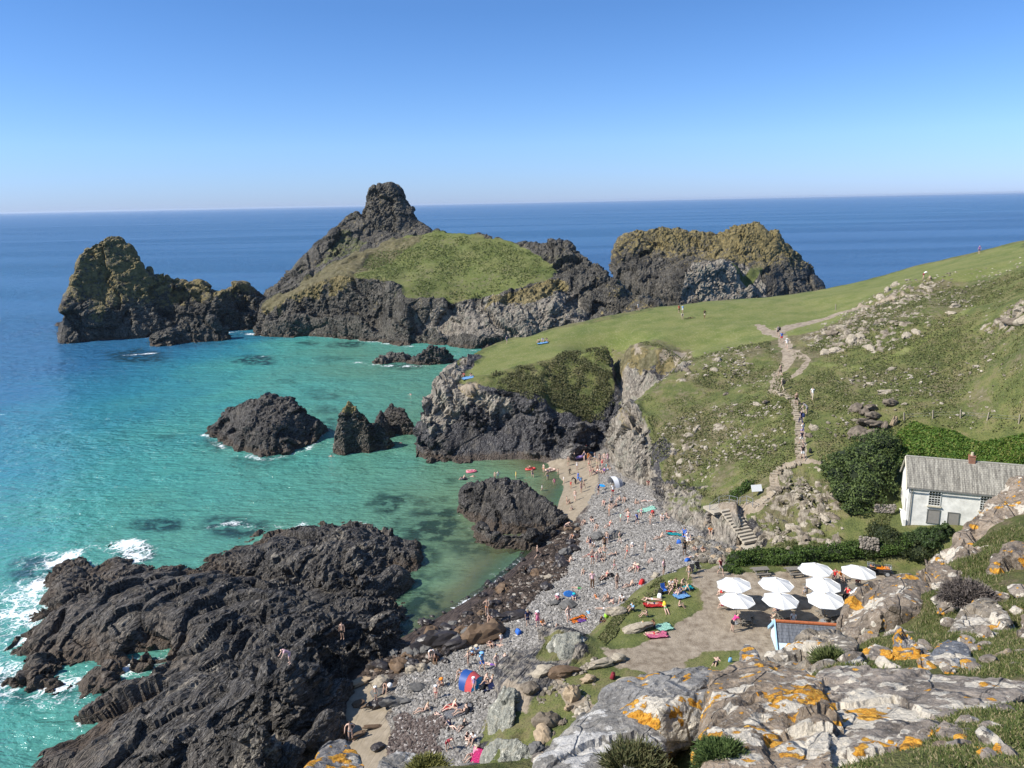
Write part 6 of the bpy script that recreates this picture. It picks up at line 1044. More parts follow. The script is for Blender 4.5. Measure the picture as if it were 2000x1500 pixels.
bl = [(G(a, b, dz), (r, r * .95, h)) for a, b, dz, r, h in ((1690, 895, .3, 2.6, 2.2), (1650, 905, .3, 2.2, 1.8), (1720, 880, .5, 2.6, 2.2), (1640, 935, .2, 2.0, 1.8), (1680, 935, .4, 2.5, 2.4), (1715, 925, .6, 2.4, 2.6), (1650, 965, .2, 2.0, 1.8), (1685, 975, .3, 2.2, 2.0), (1670, 995, .1, 1.6, 1.3), (1625, 915, 0, 1.3, .9), (1700, 955, .3, 2.2, 2.1))]
blob_shrub('ivy_mound', 'big dark ivy-covered thicket left of the cottage', bl, .26, 16000, IVY, 11, 'thicket')
for nm, lb, xs, sd_, y0, y1 in (('hedge', 'clipped green hedge in front of the stairs, the left one behind the tables', np.linspace(1438, 1560, 9), 21, 1100, 1098), ('hedge', 'long clipped green hedge behind the back parasols and quad bike', np.linspace(1572, 1760, 13), 22, 1094, 1076)):
    blob_shrub(nm, lb, [(G(x, y0 + (y1 - y0) * i / len(xs), .35), (1.15, .95, 1.35)) for i, x in enumerate(xs)], .17, 14000, HDG, sd_, 'hedge')
blob_shrub('feathery_shrub', 'feathery green shrub in front of the cottage door', [(G(a, b, .3), (r, r, h)) for a, b, r, h in ((1800, 1052, .9, .9), (1832, 1052, .8, 1.15), (1775, 1058, .8, .8), (1848, 1044, .6, 1.0), (1815, 1064, 1., .9))], .2, 9000, TAM, 31)
blob_shrub('feathery_shrub', 'dark shrub between the long hedge and the cottage garden', [(G(a, b, .2), (r, r, h)) for a, b, r, h in ((1735, 1060, 1.6, 1.5), (1765, 1075, 1.4, 1.3), (1700, 1072, 1.5, 1.2), (1720, 1045, 1.3, 1.1), (1790, 1085, 1.3, 1.3))], .2, 9000, GOR, 32)
blob_shrub('grass_clump', 'green tussock at the left foot of the left hedge', [(G(a, b, -.1), (.8, .7, .6)) for a, b in ((1420, 1112), (1430, 1106), (1438, 1117))], .15, 2500, HDG, 33)
blob_shrub('green_shrub', 'small bright shrub on the bank left of the notice board', [(G(a, b, .0), (.9, .9, .9)) for a, b in ((1450, 962), (1438, 970), (1462, 950))], .15, 3000, HDG, 34)
def scatter(pix, n, hf, seed, noisecell=None, thr_=-9, warp=1.2):
    rg = np.random.default_rng(seed); pl_ = hf.poly(pix); A = np.array(pl_); out = []
    while sum(len(o) for o in out) < n:
        x = rg.uniform(A[:, 0].min(), A[:, 0].max(), n); y = rg.uniform(A[:, 1].min(), A[:, 1].max(), n); wx = fbm(np.stack([x, y, x * 0], 1), 3.5, 3, seed + 5) * warp; wy = fbm(np.stack([x, y, x * 0 + 9], 1), 3.5, 3, seed + 6) * warp; m = inside(pl_, x + wx, y + wy)
        if noisecell: m &= fbm(np.stack([x, y, x * 0], 1), noisecell, 3, seed) + rg.normal(0, .22, n) > thr_
        out.append(np.stack([x[m], y[m]], 1))
    o = np.concatenate(out)[:n]; return np.column_stack([o, hf.at(o[:, 0], o[:, 1])])
C = scatter([(1730, 900), (1760, 850), (1790, 828), (2030, 832), (2060, 940), (1960, 925), (1790, 900)], 26000, LAND, 41, 2.5, -.45); rg = np.random.default_rng(1); C[:, 2] += rg.uniform(.0, .75, len(C)) * (.6 + .5 * fbm(C, 3, 2, 3)) + .1
o = leaves('bracken', C, np.tile([-.3, -.3, 1.], (len(C), 1)), .42, leafmat('bracken_frond', (.04, .085, .012), (.10, .18, .025), (.19, .19, .05)), 41, kind='stuff', tall=.6)
C = scatter([(1000, 724), (1110, 694), (1185, 682), (1194, 722), (1203, 770), (1190, 803), (1150, 812), (1090, 805), (1050, 787), (1000, 765), (950, 757)], 13000, LAND, 42, 1.6, -.02, 3.); C[:, 2] += rg.uniform(.1, .7, len(C))
o = leaves('undergrowth', C, np.tile([-.2, -.6, .8], (len(C), 1)), .3, leafmat('undergrowth_leaf', (.05, .055, .02), (.105, .11, .04), (.17, .15, .07)), 42, kind='stuff')
TUS = leafmat('tussock_blade', (.055, .07, .02), (.125, .138, .045), (.22, .195, .10))
def tussocks(pix, n, seed, size, cell=2.5, th=-.2, hf=LAND):
    C = scatter(pix, n, hf, seed, cell, th); C[:, 2] += size * .25; return C
Cq = np.concatenate([tussocks([(1225, 800), (1345, 702), (1500, 665), (1560, 760), (1560, 890), (1500, 930), (1400, 985), (1300, 930), (1270, 860)], 26000, 81, .3), tussocks([(1540, 700), (1700, 600), (1800, 560), (2060, 500), (2100, 820), (1800, 815), (1730, 870), (1600, 900), (1575, 820)], 34000, 82, .3),
                     tussocks([(1000, 724), (1110, 692), (1190, 680), (1345, 690), (1340, 705), (1200, 690), (1100, 705), (1000, 735), (920, 750)], 3500, 83, .3), tussocks([(1165, 1250), (1200, 1200), (1290, 1128), (1300, 1140), (1220, 1205), (1180, 1262)], 2500, 84, .3), tussocks([(1450, 1080), (1650, 1040), (1740, 1000), (1720, 1060), (1560, 1090)], 3000, 85, .3)])
leaves('tussock_grass', Cq, np.tile([-.2, -.4, .9], (len(Cq), 1)), .27, TUS, 86, kind='stuff', tall=.8)
Cq = tussocks([(690, 538), (720, 500), (790, 466), (840, 458), (940, 465), (1040, 495), (1085, 527), (1008, 560), (900, 586), (830, 586), (784, 562)], 9000, 87, .5, 6., -.1, hB)
leaves('tussock_grass', Cq, np.tile([-.2, -.4, .9], (len(Cq), 1)), .7, leafmat('island_blade', (.07, .10, .022), (.13, .16, .04), (.26, .25, .12)), 88, kind='stuff', tall=.6)
print('plants', time.time() - T0)
# ================================================================ STONES
STM = {'dark': flat('wet_dark_stone', (.035, .028, .024), .45, .5, .5, 3), 'grey': flat('beach_grey_stone', (.13, .125, .115), .85, .2, .4, 3), 'brown': flat('brown_stone', (.13, .085, .05), .7, .3, .4, 2.5), 'tan': flat('tan_stone', (.34, .26, .17), .85, .2, .35, 2.5), 'cream': flat('cream_stone', (.33, .285, .215), .9, .2, .45, 3), 'hill': flat('brown_outcrop_stone', (.17, .14, .105), .9, .2, .5, 2)}
def stone_mesh(seed, sub=3, flatz=.75, am=1.):
    bm = bmesh.new(); bmesh.ops.create_icosphere(bm, subdivisions=sub, radius=1); V = np.array([v.co[:] for v in bm.verts]); bm.verts.index_update(); F = np.array([[v.index for v in f.verts] for f in bm.faces]); bm.free()
    f1, c1 = facet(V * 1.0 + seed * 7, .9, seed, 1.2, .5); V = V * (1 + am * (.32 * f1 + .16 * fbm(V + seed, .9, 3, seed)))[:, None] * np.array([1.15, .85, flatz]); return V, F
SP = []
for i in range(7):
    V, F = stone_mesh(300 + i); me = mesh_from('stone_shape', V, F, False); me.materials.append(STM['grey']); SP.append(me)
RG = random.Random(7)
def stone(name, q, r, mat, label, cat='boulder', group=None, rz=None, sc=(1, 1, 1), tilt=.3, k=None):
    o = bpy.data.objects.new(name, SP[RG.randrange(7) if k is None else k]); COL.objects.link(o); o.location = (q[0], q[1], q[2] + r * .25); o.rotation_euler = (RG.uniform(-tilt, tilt), RG.uniform(-tilt, tilt), RG.uniform(0, 6.28) if rz is None else rz); o.scale = (r * sc[0], r * sc[1], r * sc[2])
    o.material_slots[0].link = 'OBJECT'; o.material_slots[0].material = STM[mat]; tag(o, label, cat, group); return o
def many(name, pix, n, r0, r1, mats, label, group, seed, hf=LAND):
    C = scatter(pix, n, hf, seed); g = random.Random(seed)
    for c in C: stone(name, c, r0 + (r1 - r0) * g.random() ** 2.2, g.choice(mats), label, 'boulder', group)
TIDE = [(1100, 1012), (1128, 1022), (1138, 1060), (1100, 1120), (1050, 1165), (1000, 1208), (950, 1238), (905, 1262), (860, 1290), (790, 1310), (740, 1318), (700, 1318), (720, 1290), (790, 1268), (860, 1228), (905, 1200), (960, 1165), (1010, 1128), (1050, 1090), (1085, 1045)]
many('boulder', TIDE, 112, .22, .95, ['dark', 'dark', 'dark', 'brown', 'grey'], 'wet boulder in the dark band of stones along the tideline', 'wet boulders along the tideline', 51)
many('boulder', [(905, 1190), (960, 1155), (1045, 1085), (1060, 1060), (1040, 1060), (940, 1140), (870, 1185), (790, 1235), (800, 1262)], 20, .2, .6, ['dark'], 'dark boulder awash in the shallows just off the tideline', 'boulders awash in the shallows', 52)
many('boulder', [(1382, 1050), (1400, 1062), (1455, 1080), (1462, 1092), (1430, 1108), (1395, 1100), (1360, 1085), (1345, 1060), (1360, 1045)], 42, .25, .7, ['grey', 'tan', 'hill'], 'grey-brown boulder in the loose heap under the cobbled wall', 'boulders heaped under the cobbled wall', 53)
many('boulder', [(1080, 1395), (1110, 1380), (1145, 1400), (1150, 1460), (1090, 620), (1040, 1490), (1040, 1440)], 16, .25, .8, ['grey', 'hill', 'tan'], 'grey boulder in the rocky bank left of the sandy footpath', 'boulders in the bank beside the footpath', 54)
for x, y, r, m, sc, lb in ((935, 1252, 1.75, 'brown', (1, .9, 1.05), 'large smooth brown boulder on the shore beside the black ridge-shaped one'), (850, 1262, 1.5, 'dark', (1.25, .9, 1.1), 'black pointed boulder with a white-shirted visitor in front'), (890, 1266, 1.1, 'dark', (1.3, .9, .8), 'black sloping boulder joined to the pointed one on its right'),
                           (963, 1240, 1.35, 'brown', (.9, 1, 1.1), 'rusty brown boulder with a person standing on top'), (1168, 1052, .85, 'grey', (1, 1, 1.0), 'dark round seat-like boulder on the shingle, left of a pair'), (1196, 1050, .95, 'grey', (1, 1, .95), 'dark round seat-like boulder on the shingle, right of a pair'), (1002, 1208, 1.1, 'dark', (1.4, .8, .6), 'long dark flat boulder among the tideline stones'),
                           (1073, 1130, .62, 'cream', (1, .8, .7), 'yellowish block on the dark tideline stones'), (694, 1340, .95, 'tan', (1.5, .6, .4), 'flat tan slab at the head of the sand pool'), (744, 1336, .8, 'cream', (1, .8, .9), 'cream boulder beside the crouching person at the sand pool'), (803, 1312, .6, 'cream', (.9, .8, 1), 'left of two beige boulders on the shingle'), (824, 1308, .65, 'cream', (.7, .8, 1.2), 'pointed beige boulder on the shingle, right of two'),
                           (735, 1378, .75, 'dark', (1, .9, .8), 'dark boulder with a child standing on it'), (768, 1376, 1.0, 'grey', (1, .8, .7), 'wide grey boulder between the sand and the shingle'), (700, 1376, .5, 'brown', (1.1, .8, .7), 'brown stone in the middle of the sand pool'), (720, 1378, .45, 'brown', (1.8, .5, .3), 'low flat stone right of the brown one on the sand'), (693, 1440, .6, 'brown', (1.5, .8, .5), 'reddish stone behind the standing woman on the sand'), (738, 1462, .55, 'dark', (1, .9, .8), 'dark stone near the foot of the sand pool'),
                           (730, 1422, .55, 'brown', (1.6, .5, .3), 'reddish weed-covered stone on the sand'), (738, 1354, .5, 'grey', (1.3, 1, .6), 'grey stone just behind the child on the dark boulder'), (673, 1345, .6, 'dark', (1, 1, .9), 'black stone at the foot of the reef by the tan slab'), (794, 1372, .5, 'grey', (1.2, .8, .6), 'reddish-grey rounded stone at the shingle edge'), (818, 1345, .7, 'grey', (1.2, .8, .5), 'smooth low grey stone in the middle of the lower shingle'),
                           (1281, 1128, .55, 'cream', (.9, .8, 1), 'pale upright stone at the edge of the turf'), (1203, 1198, .8, 'cream', (1.1, .8, .8), 'pale lichened rock at the corner of the terrace turf'), (1110, 1187, .9, 'grey', (1, .8, .8), 'grey boulder under the blue bodyboard'), (1085, 1180, .6, 'grey', (1, .8, .7), 'grey boulder beside the seated person in pink'),
                           (1240, 1232, .9, 'cream', (1.3, .7, .6), 'low cream rock in the turf left of the sunbathing couple'), (1175, 1300, .8, 'cream', (1.4, .7, .6), 'cream rock on the bank edge above the sandy hollow'), (1205, 1290, .7, 'cream', (1.1, .8, .7), 'cream rock with lichen on the terrace rim'), (1150, 1330, .6, 'tan', (1, .8, .8), 'tan rock above the bend of the sandy footpath'), (1095, 1318, .9, 'brown', (1.3, .9, .8), 'dark overhanging rock at the cave-like hollow'),
                           (1060, 1318, .9, 'cream', (1.2, .9, .8), 'pale rock capping the left side of the hollow'), (1035, 1350, .8, 'hill', (.9, .9, 1), 'brown block on the turf left of the footpath'), (1118, 1362, .9, 'tan', (.7, .9, 1.3), 'tan upright rock right of the footpath'), (1068, 1418, 1.1, 'hill', (.9, .8, 1.1), 'tilted grey block in the bank left of the footpath'), (1135, 1428, .5, 'tan', (1, 1, .8), 'round tan stone on the footpath edge'),
                           (1225, 1395 - 60, .7, 'cream', (1.2, .7, .6), 'cream rock under the orange-lichened ridge')):
    q = lh(x, y)
    if y in (1052, 1050): sc = tuple(sc)
    stone('boulder', q, r, m, lb, sc=sc, rz=.2)
# brown rock pile and pale crags of the hillside
ORD = ['first', 'second', 'third', 'fourth', 'fifth', 'sixth', 'seventh', 'eighth', 'ninth', 'tenth', 'eleventh', 'twelfth', 'thirteenth', 'fourteenth', 'fifteenth', 'sixteenth']
for i, (x, y, r, m, sc) in enumerate(sorted(((1672, 800, .9, 'hill', (1, .8, .9)), (1688, 808, .8, 'hill', (.9, .8, .9)), (1702, 800, .8, 'hill', (1.1, .8, .9)), (1706, 815, .9, 'hill', (1.2, .8, .8)), (1690, 828, 1.0, 'hill', (1.2, .9, .7)), (1712, 832, 1.1, 'hill', (1.4, .8, .6)), (1675, 850, 1.2, 'hill', (1, .8, 1)), (1694, 856, 1.2, 'hill', (1, .9, .9)), (1740, 790, .9, 'hill', (1.2, .8, .8)), (1728, 838, .7, 'hill', (.6, .6, 1.5)), (1745, 828, .7, 'tan', (.5, .5, 1.8))), key=lambda q_: (q_[1], q_[0]))):
    q = lh(x, y); stone('boulder', q, r, m, ('topmost block' if i == 0 else ORD[i] + ' block from the top') + ' of the brown rock pile by the fence', 'boulder', 'blocks of the tumbled rock pile', sc=sc, rz=.3)
crag = [(1628, 652, 1.5, (1.2, .9, .9)), (1665, 668, 1.5, (.8, .9, 1.3)), (1678, 660, 1.4, (1, .9, 1.1)), (1612, 690, 1.3, (.7, .9, 1.2)), (1632, 685, 1.4, (1, .9, 1)), (1700, 680, 1.2, (1.2, .8, .9)), (1650, 640, 1.2, (1.4, .8, .7)), (1735, 568, 1.2, (1, .8, 1.2)), (1750, 558, 1.2, (.9, .8, 1.3)), (1720, 580, 1.2, (1.2, .8, 1)), (1775, 548, 1.1, (1.4, .8, .7)), (1812, 562, .9, (1.4, .8, .6)), (1770, 655, 1.2, (1.3, .8, .8)), (1790, 648, 1.1, (1.1, .8, .7)), (1865, 600, 1.2, (1, .8, 1)), (1855, 612, 1., (1.2, .8, .8)), (1995, 610, 1.5, (1, .8, 1.1)), (1985, 628, 1.3, (1.2, .8, .8)), (2005, 625, 1.4, (1, .8, 1)), (1745, 720, .8, (1.5, .8, .6)), (1735, 765, 1., (1.4, .8, .6)), (1700, 750, .7, (1.2, .8, .6)),
        (1342, 705 + 20, 1.1, (1, .8, 1.1)), (1402, 705, 1.1, (.8, .8, 1.1)), (1395, 722, 1.0, (1, .8, .9)), (1480, 680, .9, (1, .8, .8)), (1420, 770, .8, (1, .8, .9)), (1480, 790, .8, (1.2, .8, .8)), (1498, 785, .9, (1.2, .9, .7)), (1345, 850, .9, (1, .8, 1)), (1360, 838, .9, (1.2, .8, .9)), (1330, 900, .8, (1.2, .8, .7)), (1590, 835, .8, (.9, .8, 1)), (1580, 850, .7, (1, .8, .8)), (1562, 968, .9, (1.3, .8, .7)), (1610, 1010, 1., (1.2, .8, .8)), (1545, 1030, 1.1, (1, .9, .9)), (1575, 1050, 1., (1, .8, .9)), (1520, 1055, 1., (.9, .8, 1)), (1630, 1010, .9, (1, .8, .8)), (1500, 1045, .9, (.9, .8, 1)), (1780, 925 - 45, .7, (1.2, .8, .7)), (1520, 955, .7, (1, .8, .8))]
ZN = (('on the crest above the earth path', lambda x, y: x > 1715 and y < 590), ('below the crest, right of the worn path', lambda x, y: x > 1600 and y < 700), ('on turf above the rock pile', lambda x, y: x > 1690), ('by the notice board steps', lambda x, y: y > 930),
      ('left of the long steps', lambda x, y: y > 740), ('below the rim of the gully', lambda x, y: True))
_z = {}
for cr in crag:
    for nm_, f_ in ZN:
        if f_(cr[0], cr[1]): _z.setdefault(nm_, []).append(cr); break
for nm_, L_ in _z.items():
    for i_, (x, y, r, sc) in enumerate(sorted(L_)):
        q = lh(x, y) - np.array([0, 0, r * .3]); m_ = 'cream' if (x * 7 + y) % 3 else 'hill'
        stone('boulder', q, r * .78, m_, ('cream' if m_ == 'cream' else 'brown') + ' crag ' + nm_ + ', ' + ('leftmost' if i_ == 0 else 'rightmost' if i_ == len(L_) - 1 else ORD[i_] + ' from the left'), 'boulder', 'crags on the hillside', sc=sc)
def stuff_stones(name, C, r, mats, seed, flatz=.6, sub=1, up=.2):
    V0, F0 = stone_mesh(400 + seed, sub, 1, .7); rg = np.random.default_rng(seed); n = len(C); a = rg.uniform(0, 6.28, n); s_ = (r * rg.uniform(.55, 1.3, n) ** 1.5)[:, None] * rg.uniform(.6, 1.3, (n, 3)) * [1, 1, flatz]
    b = rg.normal(0, .35, n); P = V0[None] * s_[:, None]; ca, sa = np.cos(a)[:, None], np.sin(a)[:, None]; cb, sb = np.cos(b)[:, None], np.sin(b)[:, None]
    x, y, z = P[..., 0], P[..., 1], P[..., 2]; x, z = x * cb + z * sb, -x * sb + z * cb; P = np.stack([x * ca - y * sa, x * sa + y * ca, z], -1) + C[:, None] + np.array([0, 0, up * r])
    F = (F0[None] + (np.arange(n) * len(V0))[:, None, None]).reshape(-1, 3); me = mesh_from(name, P.reshape(-1, 3), F, False); at = me.attributes.new('r', 'FLOAT', 'POINT'); at.data.foreach_set('value', np.repeat(rg.random(n).astype(np.float32), len(V0)))
    m = NT(name + '_mat'); at = m.n('ShaderNodeAttribute', attribute_name='r'); nz = m.noise(4, 4, .7, m.pos()); c = m.mix(m.math('MULTIPLY', m.ss(nz, .6, .35), .5), m.ramp(at.outputs['Fac'], mats), tuple(.5 * x for x in mats[0][1])); m.done(m.principled(c, .85, None, .2)); o = link(name, me, m.m); tag(o, kind='stuff'); return o
SH = [(1180, 380), (1200, 905), (1232, 942), (1278, 950), (1290, 1000), (1345, 1030), (1378, 1050), (1440, 1084), (1400, 1100), (1372, 1092), (1330, 1108), (1285, 1130), (1235, 1162), (1180, 1207), (1150, 1242), (1075, 1242), (1050, 1277), (985, 1322), (965, 1370), (940, 1420), (930, 1520), (770, 1520), (782, 1430), (765, 1385), (785, 1320), (870, 1285), (930, 1245), (1000, 1200), (1060, 1150), (1110, 1090), (1138, 1035), (1160, 985), (1172, 930)]
C = scatter(SH, 42000, LAND, 61); stuff_stones('pebbles', C, .13, [(0, (.16, .15, .135)), (.5, (.255, .238, .212)), (.9, (.35, .33, .30)), (.97, (.37, .35, .315)), (1, (.60, .56, .50))], 1)
C = scatter([(775, 1385), (850, 1390), (870, 1440), (830, 1480), (800, 1520), (770, 1520), (782, 1430)], 1700, LAND, 62, None, -9, 4.); stuff_stones('weedy_pebbles', C + [0, 0, .05], .17, [(0, (.06, .045, .04)), (.6, (.13, .10, .085)), (.93, (.20, .17, .15)), (1, (.5, .46, .42))], 2)
C = scatter([(p[0], p[1]) for p in TIDE], 6500, LAND, 63); stuff_stones('tideline_stones', C, .25, [(0, (.02, .016, .014)), (.6, (.055, .04, .03)), (.92, (.13, .10, .08)), (1, (.4, .36, .3))], 3, .7)
Cs = []
for pix, n in (([(1600, 700), (1560, 650), (1700, 580), (1790, 545), (1900, 560), (1900, 610), (1760, 680), (1650, 705)], 620), ([(1350, 700), (1480, 660), (1520, 700), (1500, 760), (1400, 760), (1330, 740)], 380), ([(1280, 840), (1400, 790), (1520, 780), (1540, 860), (1440, 380), (1400, 960), (1300, 930)], 560), ([(1550, 930), (1610, 960), (1640, 1020), (1640, 1070), (1500, 1075), (1480, 1030), (1520, 960)], 380), ([(1650, 700), (1800, 720), (2000, 640), (2000, 800), (1760, 815), (1650, 880), (1600, 820)], 260), ([(1800, 545), (2000, 500), (2010, 600), (1880, 620)], 220), ([(1040, 560), (1160, 1280), (1180, 1340), (1140, 1400), (1000, 1400)], 160)): Cs.append(scatter(pix, n, LAND, 70 + n, 3., .12))
stuff_stones('scattered_stones', np.concatenate(Cs), .21, [(0, (.13, .11, .08)), (.45, (.25, .215, .16)), (1, (.44, .39, .31))], 4, .6, 2, -.05)
print('stones', time.time() - T0)

C = scatter([(1382, 1050), (1400, 1062), (1455, 1080), (1462, 1092), (1430, 1108), (1395, 1100), (1345, 1080), (1330, 1055), (1360, 1045)], 420, LAND, 64); stuff_stones('rubble', C, .3, [(0, (.10, .085, .065)), (.6, (.19, .165, .13)), (1, (.36, .32, .25))], 5, .75)
# ================================================================ PEOPLE
def fk(base, **k): d = dict(base); d.update(k); return d
ST = dict(pel=(0, 0, .93), sp=(0, .01, 1.12), ch=(0, 0, 1.30), nk=(0, 0, 1.46), hd=(0, .02, 1.57), ht=(0, .01, 1.66), sL=(-.17, 0, 1.40), sR=(.17, 0, 1.40), eL=(-.23, -.02, 1.13), eR=(.23, -.02, 1.13), wL=(-.24, .05, .88), wR=(.24, .05, .88), hL=(-.09, 0, .88), hR=(.09, 0, .88), kL=(-.10, .02, .49), kR=(.10, .02, .49), aL=(-.11, -.02, .08), aR=(.11, -.02, .08), tL=(-.13, .15, .03), tR=(.13, .15, .03))
def shift(d, keys, v): return fk(d, **{k: tuple(a + b for a, b in zip(d[k], v)) for k in keys})
UPB = ('pel', 'sp', 'ch', 'nk', 'hd', 'ht', 'sL', 'sR', 'eL', 'eR', 'wL', 'wR')
def rotx(d, keys, piv, ang):           # lean the named joints about an x axis (positive = forward)
    o = {}; c, s = math.cos(ang), math.sin(ang); p = d[piv]
    for k in keys: x, y, z = d[k]; y -= p[1]; z -= p[2]; o[k] = (x, p[1] + y * c + z * s, p[2] + z * c - y * s)
    return fk(d, **o)
TOPB = UPB[1:]
POSE = {}
POSE['stand'] = ST
POSE['hips'] = fk(ST, eL=(-.36, -.04, 1.17), wL=(-.2, .04, .99), eR=(.33, -.03, 1.16), wR=(.36, .14, .95), kL=(-.13, .05, .49), aL=(-.16, .02, .08), tL=(-.2, .17, .03))
POSE['walk'] = fk(ST, kL=(-.1, .2, .52), aL=(-.1, .28, .08), tL=(-.11, .44, .05), kR=(.1, -.02, .49), aR=(.1, -.33, .13), tR=(.11, -.2, .04), eL=(-.22, -.14, 1.14), wL=(-.22, -.16, .9), eR=(.22, .06, 1.13), wR=(.2, .24, .96))
POSE['reach'] = fk(ST, eR=(.28, .18, 1.3), wR=(.25, .4, 1.4), eL=(-.24, .05, 1.14), wL=(-.18, .25, 1.05))
POSE['bend'] = fk(rotx(ST, TOPB, 'pel', 1.05), wL=(-.2, .62, .78), wR=(.2, .66, .8), eL=(-.23, .5, .98), eR=(.23, .5, .98), kL=(-.12, .1, .5), kR=(.12, -.02, .5))
POSE['wave'] = fk(ST, eL=(-.36, .02, 1.5), wL=(-.3, .05, 1.76), eR=(.34, .05, 1.2), wR=(.48, .1, 1.0))
S0 = shift(ST, UPB, (0, 0, -.81))
POSE['sit'] = fk(rotx(S0, TOPB, 'pel', .25), hL=(-.09, .03, .12), hR=(.09, .03, .12), kL=(-.14, .40, .42), kR=(.14, .42, .40), aL=(-.13, .62, .07), aR=(.13, .66, .07), tL=(-.14, .8, .05), tR=(.14, .84, .05), eL=(-.25, .22, .44), wL=(-.15, .42, .50), eR=(.25, .22, .44), wR=(.13, .44, .50))
POSE['lean'] = fk(rotx(S0, TOPB, 'pel', -.45), hL=(-.09, .03, .12), hR=(.09, .03, .12), kL=(-.12, .47, .22), kR=(.13, .44, .34), aL=(-.13, .9, .07), aR=(.12, .72, .07), tL=(-.17, .97, .2), tR=(.13, .9, .08), eL=(-.26, -.33, .33), wL=(-.26, -.42, .06), eR=(.26, -.33, .33), wR=(.28, -.44, .06))
POSE['seat'] = fk(shift(ST, UPB, (0, 0, -.43)), hL=(-.09, .02, .47), hR=(.09, .02, .47), kL=(-.12, .42, .48), kR=(.12, .42, .48), aL=(-.12, .45, .08), aR=(.12, .42, .08), tL=(-.13, .6, .03), tR=(.13, .58, .03), eL=(-.24, .12, .75), wL=(-.14, .34, .70), eR=(.24, .12, .75), wR=(.16, .36, .70))
POSE['back'] = dict(pel=(0, 0, .12), sp=(0, -.19, .11), ch=(0, -.37, .13), nk=(0, -.53, .12), hd=(0, -.65, .13), ht=(0, -.74, .13), sL=(-.17, -.47, .11), sR=(.17, -.47, .11), eL=(-.3, -.25, .07), eR=(.32, -.6, .07), wL=(-.26, .0, .06), wR=(.14, -.74, .08), hL=(-.09, .05, .11), hR=(.09, .05, .11), kL=(-.12, .43, .30), kR=(.12, .48, .1), aL=(-.12, .68, .08), aR=(.14, .88, .08), tL=(-.13, .84, .06), tR=(.18, .93, .2))
POSE['front'] = fk(POSE['back'], nk=(0, -.52, .2), hd=(0, -.62, .27), ht=(0, -.7, .30), ch=(0, -.36, .16), sL=(-.17, -.46, .16), sR=(.17, -.46, .16), eL=(-.22, -.56, .05), eR=(.22, -.56, .05), wL=(-.1, -.78, .06), wR=(.1, -.78, .06), kL=(-.1, .47, .08), aL=(-.1, .88, .09), tL=(-.1, 1.0, .05), tR=(.16, 1.0, .05))
POSE['crouch'] = fk(rotx(shift(ST, UPB, (0, -.1, -.6)), TOPB, 'pel', .6), hL=(-.09, -.08, .31), hR=(.09, -.08, .31), kL=(-.17, .28, .44), kR=(.17, .28, .44), aL=(-.13, .03, .08), aR=(.13, .03, .08), tL=(-.15, .2, .03), tR=(.15, .2, .03), eL=(-.24, .35, .55), wL=(-.16, .5, .32), eR=(.24, .35, .55), wR=(.14, .52, .34))
POSE['swim'] = fk(POSE['front'], nk=(0, -.52, .1), hd=(0, -.62, .19), ht=(0, -.69, .26), ch=(0, -.36, .02), sL=(-.17, -.46, .03), sR=(.17, -.46, .03), pel=(0, 0, -.08), sp=(0, -.18, -.04), hL=(-.09, .05, -.1), hR=(.09, .05, -.1), kL=(-.12, .45, -.2), kR=(.12, .45, -.16), aL=(-.12, .85, -.25), aR=(.12, .85, -.2), tL=(-.1, 1.0, -.25), tR=(.14, 1.0, -.2), eL=(-.35, -.66, .02), wL=(-.2, -.9, .0), eR=(.38, -.5, -.02), wR=(.5, -.75, .0))
EDG = [('pel', 'sp'), ('sp', 'ch'), ('ch', 'nk'), ('nk', 'hd'), ('hd', 'ht'), ('ch', 'sL'), ('ch', 'sR'), ('sL', 'eL'), ('sR', 'eR'), ('eL', 'wL'), ('eR', 'wR'), ('pel', 'hL'), ('pel', 'hR'), ('hL', 'kL'), ('hR', 'kR'), ('kL', 'aL'), ('kR', 'aR'), ('aL', 'tL'), ('aR', 'tR')]
RAD = dict(pel=(.145, .105), sp=(.125, .09), ch=(.15, .105), nk=(.055, .055), hd=(.088, .1), ht=(.06, .065), sL=(.062,) * 2, sR=(.062,) * 2, eL=(.042,) * 2, eR=(.042,) * 2, wL=(.028,) * 2, wR=(.028,) * 2, hL=(.092,) * 2, hR=(.092,) * 2, kL=(.058,) * 2, kR=(.058,) * 2, aL=(.038,) * 2, aR=(.038,) * 2, tL=(.03,) * 2, tR=(.03,) * 2)
